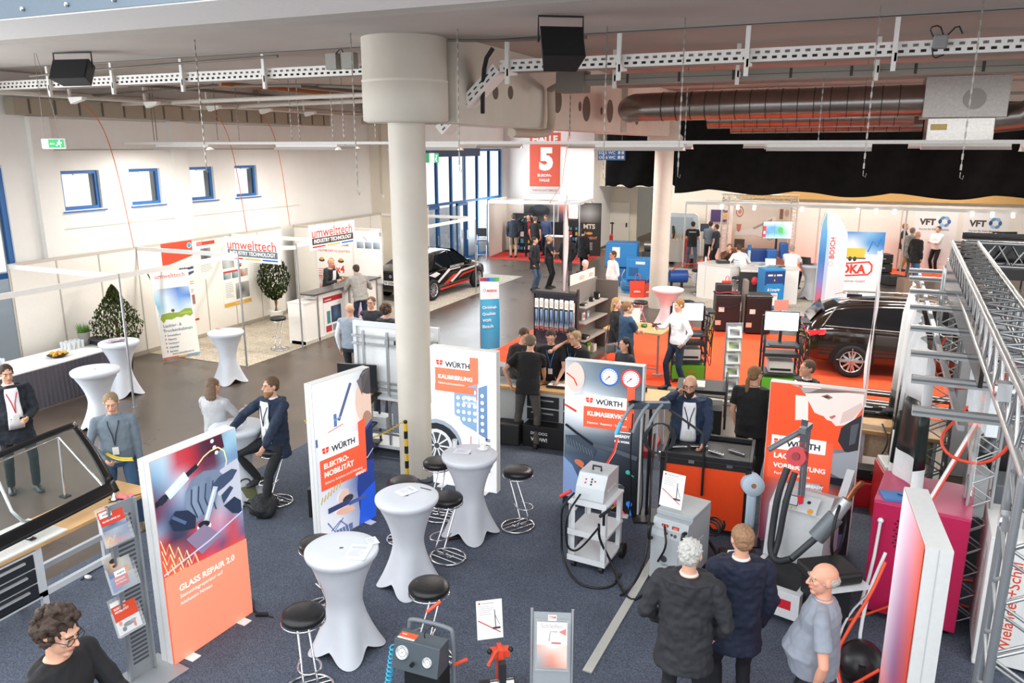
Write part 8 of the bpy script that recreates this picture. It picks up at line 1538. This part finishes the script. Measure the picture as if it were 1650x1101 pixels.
obj1(MB().cyl((-.07,0,.006),(.07,0,.006),.006,BLACK()),'pen','black pen lying on the blue notebook','pen',(.7,8.12,1.331),radians(-20))
for k,(pts,c,r_,lab)in enumerate((([(.55,7.4,.95),(.45,7.2,.7),(.3,7.0,.45),(.2,6.8,.25),(.3,6.5,.05),(.5,6.3,.03)],'e84c24',.016,'orange hose falling in front of the pink machine'),([(.9,7.9,.4),(.4,7.9,.03),(.1,7.6,.03),(.05,8.1,.03),(.3,8.6,.03),(.6,8.7,.03)],'e84c24',.014,'orange hose curving on the carpet left of the pink machine'),([(1.3,8.6,.03),(1.7,8.5,.03),(1.8,8.8,.03),(1.6,9.2,.03),(1.35,9.1,.03)],'e84c24',.014,'orange hose loop on the carpet right of the pink machine'),([(.55,6.6,.35),(.3,6.5,.15),(.05,6.4,.03),(.15,6.0,.03),(.45,5.9,.03)],'e84c24',.014,'orange hose lying nearest the camera beside the bald man'),([(.55,7.5,1.0),(.42,7.3,.6),(.38,6.9,.25),(.5,6.4,.04),(.52,6.2,.04)],'d4d8dc',.016,'pale grey hose beside the orange hose before the pink machine'),([(.5,7.7,.5),(.25,7.5,.2),(.2,6.9,.06),(.35,6.3,.04),(.5,6.2,.04)],'d8dadc',.012,'thin white hose left of the pale grey hose'),([(.9,7.0,.02),(1.1,6.95,.02),(1.25,7.1,.02),(1.45,7.0,.02),(1.6,7.05,.02)],'e8e6e0',.01,'white cable on the carpet between the light box and the white cabinet'))):
 cable(pts,r_,c,lab,'air_hose' if k<6 else 'power_cable',cat='hose' if k<6 else 'cable',rough=.35)
bb=MB().ball((0,0,.2),(.2,.22,.2),mat('1c1c1e',.35),20).b2(-.03,.03,-.24,-.18,.2,.3,BLACK());tag(bb.build('air_tank',loc=(.42,6.85,.01)),'black round air tank behind the edge-on light box','tank')
w1=thing('machine_cabinet','white upright cabinet with orange vertical lettering at the right edge','cabinet',(1.62,7.85,.009),radians(-4));CWH=mat('e6e6e4',.5)
MB().b2(-.22,.45,-.3,.5,.05,1.3,CWH).b2(-.22,-.12,-.3,-.2,0,.05,CWH).b2(.35,.45,-.3,-.2,0,.05,CWH).build('cabinet',w1,bevel=.008)
p=Print(.95,.2,'e6e6e4');p.text('Wieländer+Schill',.02,.05,1,'e04c2c',w=.92,bold=.01)
p.build('lettering',w1,fn=lambda x,y,z:(-z+.1,-.303+y,x+.16))
p=Print(.95,.14,'d8d8d6');p.text('Wieländer+Schill',.1,.04,1,'e0684c',w=.7);p.build('side_lettering',w1,fn=lambda x,y,z:(-.223+y,-.05+z*1.2-.1,x+.16))
MB().tube([(-.05,.1,1.3),(-.1,.15,1.5),(.1,.2,1.68),(.4,.3,1.66)],.025,BLACK(),8,smooth_path=2).build('black_hose',w1);MB().tube([(.05,0,1.3),(.05,.0,1.45),(.2,.1,1.55),(.4,.2,1.5)],.014,mat('8c9094',.4),8,smooth_path=2).build('grey_hose',w1)
gm2=thing('control_unit','grey control unit with two blue sockets behind the white cabinet','machine',(2.2,9.6,.7),radians(4));MB().b2(-.55,.3,-.2,.25,.08,.42,mat('7c8488',.45)).b2(-.3,.2,-.24,-.2,.38,.41,mat('3c4044',.4)).build('case',gm2,bevel=.02)
for x in(-.35,-.15):MB().cyl((x,-.24,.22),(x,-.2,.22),.05,mat('2c80d0',.4),n=16).build('blue_socket',gm2)
MB().b2(-.78,-.58,-.18,.2,0,.5,mat('d0d4d4',.5)).build('battery_pack',gm2)
MB().b2(-.85,.5,-.25,.35,-.7,0,mat('2e3032',.5)).build('base_cabinet',gm2)
jg=thing('robot_arm','grey jointed clamp arm rising over a black tray at the right','machine',(2.1,10.6,.01),0);MB().b2(-.5,.4,-.45,.4,0,1.15,mat('2c2c2c',.5)).build('black_tray',jg)
MB().cyl((-.45,-.3,1.1),(.05,0,1.85),.07,mat('6c7276',.4,.3),n=10).cyl((.05,0,1.85),(.1,.05,2.5),.06,mat('7c8286',.4,.3),n=10).cyl((-.15,-.1,1.3),(-.15,-.1,2.0),.025,mat('b0b4b6',.3,.6)).b2(-.1,.2,-.25,.0,1.15,1.22,mat('b4b8ba',.4,.5)).build('arm',jg);MB().ball((.2,-.1,2.4),.08,BLACK(),10).cyl((.2,-.1,2.4),(.25,-.2,2.15),.04,BLACK()).build('camera_head',jg)
ad=thing('spot_welder','white spot welding machine with crane arm and red reel before the paint light box','machine',(-.27,8.15,.009),AZ+radians(-38))
WM=mat('d8dadb',.4);GD=mat('6f777b',.4,.2)
MB().b2(-.3,.3,-.7,.2,.12,.4,WM).b2(-.24,.24,-.62,-.05,.4,.405,BLACK()).build('base_case',ad,bevel=.02)
MB().prism([(-.1,.4),(.5,.4),(.5,1.02),(.2,1.12),(-.02,.98)],-.3,.3,WM,'x').build('upper_case',ad,bevel=.02)
p=Print(.4,.2,'d0d4d6');p.rect(.04,.05,.16,.12,'30383c').rect(.05,.06,.14,.1,'e4ecf0').ell(.3,.13,.02,.02,'303030')
for i in range(4):p.ell(.07+i*.04,.025,.012,.01,'d8c048')
p.ell(.34,.03,.03,.03,'e8a030');p.build('control_panel',ad,loc=(-.2,-.09,1.0),rx=radians(-52))
MB().cyl((0,.05,.4),(0,.05,1.9),.036,GD).b2(-.035,.035,-.12,.1,1.86,1.92,GD).cyl((0,.05,1.88),(-.3,-.2,1.64),.03,GD).build('crane_post',ad)
o=MB().cyl((0,0,-.05),(0,0,.05),.1,mat('c0202c',.3),n=28).cyl((0,0,.05),(0,0,.065),.04,mat('8c1820',.4),n=16).build('balancer_reel',ad,loc=(-.02,-.14,1.62),label='red round spring balancer');o.rotation_euler.x=radians(75)
MB().b2(-.03,.03,-.08,-.05,1.7,2.0,CHROME()).tube([(.03,-.1,1.5),(.04,-.12,1.3),(.05,-.14,1.1)],.008,CHROME(),6).b2(.03,.08,-.16,-.12,1.12,1.2,mat('d02830',.4)).build('hook_chain',ad)
MB().tube([(-.12,-.1,1.45),(-.16,-.2,1.2),(-.18,-.22,.8),(-.16,-.3,.55),(-.05,-.35,.5),(.1,-.4,.62)],.035,mat('2c2e32',.6),10,smooth_path=2).tube([(-.04,-.1,1.42),(-.08,-.2,1.1),(-.1,-.22,.7),(-.12,-.32,.5)],.032,mat('2c2e32',.6),10,smooth_path=2).build('thick_hose',ad)
MB().cyl((.1,-.4,.62),(.28,-.28,.86),.035,mat('3c4044',.5),n=12).cyl((.28,-.28,.86),(.42,-.18,1.1),.085,GD,n=18).cyl((.42,-.18,1.1),(.5,-.12,1.28),.06,mat('b4b8ba',.3,.6),n=16).tube([(.5,-.12,1.28),(.56,-.1,1.42),(.62,-.12,1.5)],.025,mat('b87850',.3,.8),8).build('welding_gun',ad)
MB().tube([(.45+.0*k,-.1+.25*cos(k*.5),.95+.3*sin(k*.5))for k in range(26)],.016,BLACK(),8).build('coiled_hose',ad)
p=Print(.22,.1,'c82430');p.text('SPOT',.02,.055,.03,'f8ecec',bold=.03).text('MULTI',.02,.015,.03,'f8ecec',bold=.03);p.build('red_label',ad,loc=(.0,-.702,.22))
MB().prism([(.0,.9),(.5,.9),(.8,1.2),(.75,1.26),(.45,1.0),(0,1.0)],.26,.34,WM,'x').build('side_arm',ad,bevel=.01)
tc2=thing('toolbox','black case with a white folder stacked beside the bald man','case',(.05,7.5,.009),AZ+.2);MB().b2(-.2,.28,-.2,.2,.62,.74,mat('242424',.5)).build('case_lid',tc2,bevel=.03);MB().b2(-.08,.34,-.24,.1,.585,.61,mat('e8ecee',.5)).build('folder',tc2);MB().b2(-.15,.2,-.15,.15,0,.58,mat('1a1a1c',.6)).build('stand',tc2)
wrk=thing('wooden_bench','wooden bench with a black lamp and cables behind the paint light box','workbench',(.35,11.6,.009),0)
MB().b2(-.1,1.0,-.2,.5,.8,.85,WOOD).b2(-.05,.95,.0,.45,.4,.8,mat('c8b898',.6,noise_=.2)).build('bench_top',wrk);MB().b2(0,.05,-.1,.4,0,.8,GF).b2(.9,.95,-.1,.4,0,.8,GF).build('leg',wrk)
bmp=MB();bmp.tube([(-.5,0,0),(-.2,-.08,.12),(.2,-.1,.14),(.5,-.05,.05)],[.04,.09,.09,.04],mat('141416',.15,coat=1.0),14);tag(bmp.build('lamp_housing',loc=(.5,11.75,.93)),'glossy black curved car part on the wooden bench','car part')
rb=thing('red_toolbox','red tool box under the wooden bench behind the paint light box','box',(.42,10.9,.009),.05);MB().b2(-.35,.3,-.2,.2,0,.35,mat('c02028',.4)).b2(-.3,.2,-.1,.15,.36,.5,BLACK()).build('box',rb,bevel=.01);p=Print(.12,.05,'f0e8e8');p.build('label_patch',rb,loc=(.1,-.205,.05))
rb=thing('red_machine','red and white machine casing between the bench and the checked curtain','machine',(.68,10.4,.009),.2);MB().b2(-.12,.2,-.25,.25,0,.75,mat('c4262c',.4)).b2(-.08,.2,-.26,-.24,.35,.7,mat('e4e4e4',.4)).b2(-.1,.2,-.22,.22,.75,.82,mat('dcdcdc',.4)).build('case',rb,bevel=.01)
cable([(.6,11.5,.95),(.7,11.2,.8),(.55,11.0,.55),(.65,10.8,.7),(.5,10.7,.5)],.012,'141416','tangled black cable hanging from the wooden bench','power_cable')
ot=thing('folding_workbench','black folding trolley with papers behind the bearded man','trolley',(-2.2,12.7,.0),AZ+radians(-15));MB().b2(-.3,.5,-.3,.35,.78,.84,mat('1c1c1e',.5)).tube([(.5,-.3,.2),(.5,-.3,1.0),(.5,.3,1.0),(.5,.3,.2)],.02,BLACK(),8).b2(-.28,.45,-.28,.3,.1,.5,mat('202022',.5)).build('frame',ot)
MB().b2(-.2,.15,-.2,.15,.84,.87,mat('d0c4b0',.6)).build('papers',ot,label='beige papers')
for x in(-.25,.42):MB().cyl((x-.02,-.25,.05),(x+.02,-.25,.05),.05,BLACK()).cyl((x-.02,.25,.05),(x+.02,.25,.05),.05,BLACK()).build('castor',ot)
mt=thing('black_case','dark case with reels on the carpet behind the grey welding machine','case',(-.95,8.25,.009),.3);MB().cyl((-.1,0,.16),(.1,0,.16),.15,mat('202022',.6),n=20).cyl((.15,.1,.14),(.3,.1,.14),.13,mat('1a1a1c',.6),n=20).build('cable_drum',mt);MB().b2(-.25,.35,-.2,.2,0,.03,BLACK()).build('tray',mt)
def hd(px,py,h):q=at(px,py,h);return(q.x,q.y,.009)
def ft_(px,py,z=.009):q=at(px,py,0);return(q.x,q.y,z)
PO=dict(hL=(.2,.06,.9),hR=(-.2,.06,.9),elL=(.8,-.6,0),elR=(-.8,-.6,0),curl=(.7,.7))
CX=dict(hL=(-.1,.24,1.2),hR=(.1,.27,1.17),elL=(.7,.2,-.8),elR=(-.7,.2,-.8))
q=at(66,984,2.36)
b,k=person((q.x,q.y,.62),78,'curly haired person in black sweater and glasses reading papers at the bottom left corner',h=1.74,vox=.006,det=1,head=(0,30),lean=6,top=('sweater','17171a','long'),hair=('curly','3a2a20'),glasses='15151a',hL=(.13,.42,1.08),hR=(-.12,.4,1.06),curl=(.9,.8),skin='light')
ld=thing('stair_landing','dark stair landing that the curly haired person stands on','stairs',(q.x,q.y,.009),AZ);MB().b2(-.45,.45,-.5,.5,0,.6,mat('2a2b2e',.7)).build('landing_block',ld)
pp_=k['W']((k['wL']+k['wR'])/2+Vector((0,-.2,.03)));t=thing('paper_sheets','white paper sheets held by the curly haired person','paper',pp_,k['rz']);MB().grid(lambda u,v:(-.22+.44*u,-.16+.32*v,.03*sin(u*3)+.02),6,3,mat('eeeef0',.6)).grid(lambda u,v:(-.2+.44*u,-.14+.32*v,.03*sin(u*3+.5)+.03),6,3,mat('e4e5ea',.6)).build('sheets',t).modifiers.new('t','SOLIDIFY').thickness=.001
person(hd(1113,874,1.8),158,'grey haired person in a dark grey suit seen from behind',h=1.8,vox=.007,top=('coat','26272b','long'),front='dfe3ea',legs='1c1d20',hair=('wavy','b4b2ac'),w=1.07,hL=(.2,.16,1.0),hR=(-.22,.14,.96),elL=(.7,-.8,0),elR=(-.7,-.8,0),head=(-8,12),curl=(.7,.7))
person(hd(1198,850,1.8),178,'person in a navy suit with short light brown hair seen from behind, hands in pockets',h=1.8,vox=.007,top=('jacket','151d33','long'),front='e4e8ee',legs='15171c',hair=('short','8f6c50'),w=1.02,head=(12,5),**PO)
person(hd(1332,912,1.77),-112,'balding person in a grey short sleeved shirt with hands in pockets at the bottom right',h=1.77,vox=.006,det=1,top=('shirt','868b96','short'),legs='191a1e',hair=('fringe','a9a29a'),belly=.035,w=1.1,head=(22,6),skin='red',hL=(.24,.0,.9),hR=(-.24,.06,.88),elL=(1,-.4,0),elR=(-1,-.4,0),curl=(.8,.8))
b,k=person(ft_(40,790),42,'person in a dark suit with red lanyard holding a snack at the left edge',h=1.82,vox=.007,det=1,top=('jacket','181d27','long'),front='f2f3f6',lan='c02030',legs='1a1d25',hair=('short','3c2c22'),belly=.03,w=1.1,hL=(.12,.36,1.14),hR=(-.28,.05,.88),curl=(1.0,.5),fL=(.14,.08),fR=(-.14,-.08),head=(5,15))
obj1(MB().ball((0,0,0),(.03,.02,.015),mat('e0a050',.6),10),'snack','small orange snack in the hand of the person with the red lanyard','food',k['W'](k['wL']+k['dL']*.1+Vector((0,0,.03))))
b,k=person(hd(178,634,1.77),22,'person in a grey blue shirt and jeans looking down behind the windscreen',h=1.78,vox=.007,det=1,top=('shirt','6f7c87','long'),lan='1c2028',legs='37536f',hair=('short','8a7458'),belly=.02,w=1.05,head=(0,30),lean=4,hR=(-.12,.3,1.02),hL=(.24,.06,.86),elR=(-.9,-.2,-.3),shoes='6c5c4c',curl=(.6,1.1),fL=(.16,.1),fR=(-.12,-.05))
q=at(440,716,.84)
b,k=person((q.x,q.y,.0),-30,'bearded person in a navy blazer seated on a bar stool beside the standing table',h=1.82,vox=.007,det=1,hip=.9,hipf=-.05,top=('jacket','1b2940','long'),front='eef0f4',lan='14161c',legs='1d1e22',shoes='2a2c30',hair=('short','5c4430'),beard='8a6848',head=(-15,0),hR=(-.36,.36,1.1),hL=(.2,.36,.93),elR=(-.8,-.3,-.2),elL=(.9,-.3,0),fL=(.12,.32),fR=(-.2,.12),fz=(0,.28),kneeR=(-.6,1,.2),kneeL=(.2,1,.3),curl=(.5,.9))
SEAT1=(q.x,q.y)
q=at(352,700,.84)
person((q.x,q.y,.0),165,'long haired person in a light grey cardigan seen from behind at the standing table',h=1.68,vox=.008,hip=.86,hipf=-.03,top=('sweater','b4b4b6','long'),legs='18191d',hair=('long','6e5744'),head=(-20,5),hL=(.2,.36,1.12),hR=(-.2,.36,1.1),elL=(.5,-.5,-.8),elR=(-.5,-.5,-.8),fL=(.12,.25),fR=(-.2,.1),fz=(.25,.02),kneeR=(-.3,1,0),w=.95)
SEAT2=(q.x,q.y)
b,k=person(hd(1113,612,1.77),-12,'bald bearded person in a blue blazer phoning beside the orange cabinet',h=1.84,vox=.007,det=1,w=1.12,belly=.03,lean=6,top=('jacket','24344e','long'),front='f2f3f6',lan='30242a',legs='16171b',hair=('none','33221a'),beard='33221a',glasses='121214',head=(-10,22),hR=(-.17,.12,1.6),elR=(-.8,.4,-.8),hL=(.18,.46,1.07),elL=(.8,-.5,-.2),nR=(1,0,0),curl=(.7,.9))
obj1(MB().b2(-.035,.035,-.004,.004,-.075,.075,mat('121214',.3)),'mobile_phone','black phone held to the ear of the bald bearded person','phone',k['W'](k['wR']+k['dR']*.085+Vector((.045,0,.01))),k['rz']+1.3)
person(hd(1217,594,1.8),150,'person in a black polo shirt with a long brown ponytail seen from behind',h=1.82,vox=.008,top=('polo','101012','short'),legs='18191c',hair=('pony','80603e'),glasses='2a2a2c',w=1.12,belly=.03,head=(-30,5),**PO)
person(hd(1303,582,1.79),-75,'person in a dark suit whose head shows above the paint preparation light box',h=1.79,vox=.009,top=('jacket','17191f','long'),front='f0f0f0',hair=('short','5e4c3a'))
person(hd(838,537,1.66),25,'person in a dark grey jumper looking down at the left of the workbench group',vox=.01,lean=12,head=(0,38),top=('sweater','3a3532','long'),lan='2c60a8',hair=('short','463222'),hL=(.1,.35,1.0),hR=(-.15,.3,1.0),legs='222226')
person(ft_(850,716),165,'person in a black t-shirt and grey trousers leaning on the workbench, seen from behind',h=1.8,vox=.009,lean=14,head=(0,32),top=('tshirt','121214','short'),legs='55514d',shoes='2c1c1c',hair=('short','6f5f4f'),hR=(-.16,.5,.98),hL=(.28,-.02,.98),elL=(1,-.5,0),fL=(.2,-.05),fR=(-.18,-.15),w=1.05)
person(hd(889,534,1.72),-8,'person in a black polo with a blue lanyard and hanging white badge at the bench',vox=.01,lean=10,head=(0,40),top=('polo','151518','short'),lan='3a70b8',hair=('short','3a2a1e'),glasses='1a1a1c',hL=(.15,.4,1.0),hR=(-.2,.32,.98),legs='1c1c20')
person(hd(921,530,1.74),-5,'person in a black polo touching their glasses, third from the left at the bench',vox=.01,lean=8,head=(-10,28),top=('polo','131316','short'),lan='4a80c0',hair=('short','33241c'),glasses='1a1a1c',hR=(-.14,.2,1.52),elR=(-.9,.2,-.6),hL=(.2,.35,1.0),legs='1c1c20')
person(hd(946,537,1.68),-55,'older person in a black polo leaning in from the right of the bench group',vox=.01,lean=22,head=(0,12),top=('polo','121214','short'),lan='3a70b8',hair=('short','957c5c'),glasses='2c2c2e',hL=(.15,.5,.98),hR=(-.2,.45,.98),legs='1c1c20',w=1.08)
person(hd(1008,549,1.62),-60,'person with long black hair in a dark grey blouse behind the air conditioning light box',h=1.66,vox=.01,head=(0,8),top=('sweater','2c323c','long'),hair=('long','141216'),legs='202024',w=.92)
person(hd(993,481,1.7),75,'blonde person in a black top and jeans with a handbag on the orange carpet',h=1.7,vox=.011,head=(-20,5),top=('sweater','151517','long'),hair=('long','a88558'),legs='6f8fae',w=.92,hL=(.2,.1,1.1))
person(hd(1011,486,1.8),110,'person in a blue t-shirt with folded arms beside the blonde person',vox=.01,head=(-15,5),top=('tshirt','26435f','short'),hair=('short','7f5c3c'),legs='3e3b3a',w=1.05,**CX)
b_=MB().box((0,0,.1),(.22,.09,.18),mat('5c5c5c',.5),taper=.8);q=at(984,562,.85);o=b_.build('handbag',loc=(q.x,q.y,.76),rz=.6,bevel=.03);tag(o,'grey handbag carried by the blonde person','bag');MB().tube([(-.1,0,.2),(-.05,.0,.65),(.05,0,.65),(.1,0,.2)],.008,BLACK(),6,smooth_path=1).build('strap',o)
b,k=person(ft_(1088,628),-72,'person in a white shirt and dark jeans reading a tablet at the display table',h=1.82,vox=.009,head=(0,15),top=('shirt','f1f0f4','long'),legs='1e2b40',hair=('short','94683f'),hR=(-.08,.42,1.28),hL=(.27,.05,1.0),elL=(1,-.4,0),fL=(.13,-.15),fR=(-.1,.12),curl=(.6,.9))
t=thing('tablet','dark tablet held by the person in the white shirt and dark jeans','tablet',k['W'](k['wR']+k['dR']*.14+Vector((0,0,.05))),k['rz']);o=MB().b2(-.1,.1,-.004,.004,-.07,.07,mat('1c1c20',.3)).build('case',t);o.rotation_euler.x=radians(50);p=Print(.18,.12,'a8bccc');p.build('display',o,loc=(-.09,.006,-.06),rz=0,emit=.4,fn=lambda x,y,z:(x,-y,z))
person(ft_(861,468),62,'person in a dark jacket and jeans, left of the pair with folded arms',vox=.013,top=('jacket','24242b','long'),front='303038',legs='4a5d75',hair=('short','2c221c'),head=(5,0),**PO)
person(ft_(884,464),72,'person in a black polo with folded arms and grey cropped hair near the wiper display',vox=.013,top=('polo','15161c','short'),legs='15151a',hair=('thin','8f8b86'),skin='tan',w=1.1,lan='2c60a8',**CX)
person(ft_(913,460),175,'person in a black hooded jacket with grey hood seen from behind',vox=.014,top=('hoodie','1a1a1d','long'),legs='4b4c50',hair=('short','655c54'),**PO)
person(ft_(938,447),140,'person in a dark jacket mostly hidden behind the slim white flag',vox=.014,top=('jacket','16171c','long'),legs='1c1c22',hair=('short','2c241e'))
person(hd(943,421,1.76),12,'grey haired person in a black polo behind the shelving unit',vox=.013,top=('polo','141417','short'),hair=('short','c4c0b8'),lan='8c2c34',head=(5,25),skin='pale')
person(ft_(985,505),-68,'person in a white shirt and navy trousers standing beside the blue compressors',h=1.8,vox=.012,top=('shirt','f3f1f2','long'),legs='1d2539',hair=('short','4c3628'),glasses='202022',skin='tan',belly=.02,hL=(.22,.12,.95),elL=(.9,-.5,0))
t=person(ft_(827,415),178,'person in a dark hooded jacket and beige trousers at the corner booth',vox=.016,top=('hoodie','28303b','long'),legs='a59c86',hair=('short','544c44'),h=1.85)
person(ft_(851,413),15,'person in a dark jacket and red shirt raising both arms in the corner booth',vox=.016,top=('jacket','2b2b36','long'),front='c42c34',hair=('thin','8c7c70'),hL=(.2,.1,1.72),hR=(-.25,.1,1.7),elL=(1,0,.3),elR=(-1,0,.3),legs='2c2c34')
person(ft_(862,416),155,'person in a black t-shirt seen from behind in the corner booth',vox=.016,top=('tshirt','1d1a1a','short'),legs='26262a',hair=('short','6c5c50'))
person(ft_(879,412),-30,'person in a blue grey shirt at the right of the corner booth group',vox=.016,top=('shirt','4d5b80','long'),legs='2c3040',hair=('short','6a4830'),head=(0,20))
person(hd(1087,351,1.85),-110,'person in an olive jacket half hidden behind the round back pillar',vox=.015,h=1.85,top=('jacket','3a3e33','long'),hair=('short','2c241c'),legs='2c2c2e')
b,k=person(ft_(1113,433),165,'person in a black t-shirt with white lettering on the back and red shoes',vox=.013,h=1.84,top=('tshirt','151517','short'),legs='525c6c',shoes='c8302a',hair=('short','2c221c'),hL=(.1,.3,1.1),hR=(-.1,.3,1.1),fL=(.18,.1),fR=(-.15,-.15))
p=Print(.3,.06,'151517');p.text('WERKSTATT',.01,.012,1,'e8e8e6',w=.28,bold=.04);p.build('back_lettering',b,fn=lambda x,y,z:(.15-x,.158-y,1.42+z))
person(ft_(1141,432),162,'person in a grey shirt seen from behind, beside the person with red shoes',vox=.014,h=1.84,top=('shirt','868f98','long'),legs='24262a',hair=('short','4c3628'),hL=(.1,.3,1.15),hR=(-.1,.3,1.15))
person(hd(1155,363,1.72),-130,'person with dark hair in a navy polo beyond the grey shirted person',vox=.015,h=1.74,top=('polo','242c3a','short'),hair=('short','4c3020'),legs='202024')
person((-3.75,25.95,.009),-5,'person in a brown jumper resting the chin on one hand at the white counter',vox=.013,lean=34,head=(-5,-6),top=('sweater','5a3c2a','long'),hair=('short','7c5c40'),hR=(-.05,.55,1.42),elR=(-.8,.3,-.9),hL=(.25,.6,1.12),elL=(.9,0,-.4),legs='2c2c30')
person(ft_(1193,482),-168,'person in a white shirt and olive trousers leaning over the counter, seen from behind',vox=.013,lean=32,head=(0,10),top=('shirt','efece8','rolled'),legs='5e614b',hair=('short','4c3a2c'),hL=(.25,.5,1.1),hR=(-.25,.5,1.1),fL=(.12,-.1),fR=(-.12,.1))
person((-1.75,25.8,.009),140,'person in a white short sleeved shirt seated at a laptop on a tall white table',vox=.013,hip=.88,hipf=-.03,top=('shirt','f1f0ee','short'),legs='1e263a',hair=('thin','9c8c7c'),w=1.1,belly=.02,head=(0,15),hL=(.15,.42,1.15),hR=(-.15,.42,1.15),fL=(.15,.25),fR=(-.15,.3),fz=(.25,.3))
person(ft_(1450,437),60,'person in a black shirt and mustard trousers before the far logo boards',vox=.015,top=('polo','1a1818','short'),legs='a3823f',hair=('short','8c5c38'),h=1.82)
person(ft_(1461,450),118,'grey haired person in a grey jacket and grey trousers before the far logo boards',vox=.015,top=('jacket','8a867e','long'),front='908c84',legs='827e78',hair=('short','7c7468'),h=1.86,fL=(.12,.12),fR=(-.12,-.1))
person(ft_(1469,458),108,'balding person in a black jacket and blue jeans before the far logo boards',vox=.015,top=('jacket','262322','long'),front='2c2a28',legs='5c7da3',hair=('none','5c5048'),h=1.84,fL=(.12,.15),fR=(-.12,-.1),shoes='3c3c40')
person(ft_(1503,441),-62,'person in a white shirt and black trousers with folded arms, right of the jacketed pair',vox=.015,top=('shirt','f0edea','long'),legs='141416',hair=('short','3c3028'),**CX)
person((-12.95,17.2,.009),68,'bald person in a black suit standing behind the white counter',vox=.013,lean=10,head=(0,30),top=('jacket','202227','long'),front='f0f0f0',hair=('none','c0b8b0'),skin='red',hL=(.12,.38,1.22),hR=(-.12,.36,1.2))
person((-11.42,16.5,.009),-150,'person in a grey hooded jacket and jeans leaning on the counter from the front',vox=.012,lean=24,head=(0,25),top=('hoodie','96938d','long'),legs='27364f',hair=('short','3c2c22'),hL=(.15,.5,1.2),hR=(-.2,.45,1.2),h=1.8)
person(hd(563,490,1.78),172,'bald person in a light grey waistcoat and white shirt seen from behind',vox=.011,top=('vest','9aa5b1','long'),front='eceef0',hair=('none','8c7c70'),legs='2c3038',w=1.05)
person(hd(598,482,1.75),-12,'person with glasses in a dark waistcoat and pink shirt behind the bald person',vox=.011,det=1,top=('vest','22262f','long'),front='e4c6c6',hair=('short','5c4838'),glasses='18181a',legs='24262c')
person(hd(622,494,1.76),150,'person with curly brown hair in a black jacket beside the big pillar',vox=.011,top=('jacket','1e2025','long'),front='4a6ca8',hair=('curly','4a3428'))
person(hd(610,527,1.7),175,'person with short fair brown hair whose head just shows above the calibration stand',h=1.7,vox=.011,top=('jacket','23262c','long'),hair=('short','8c6a4c'))
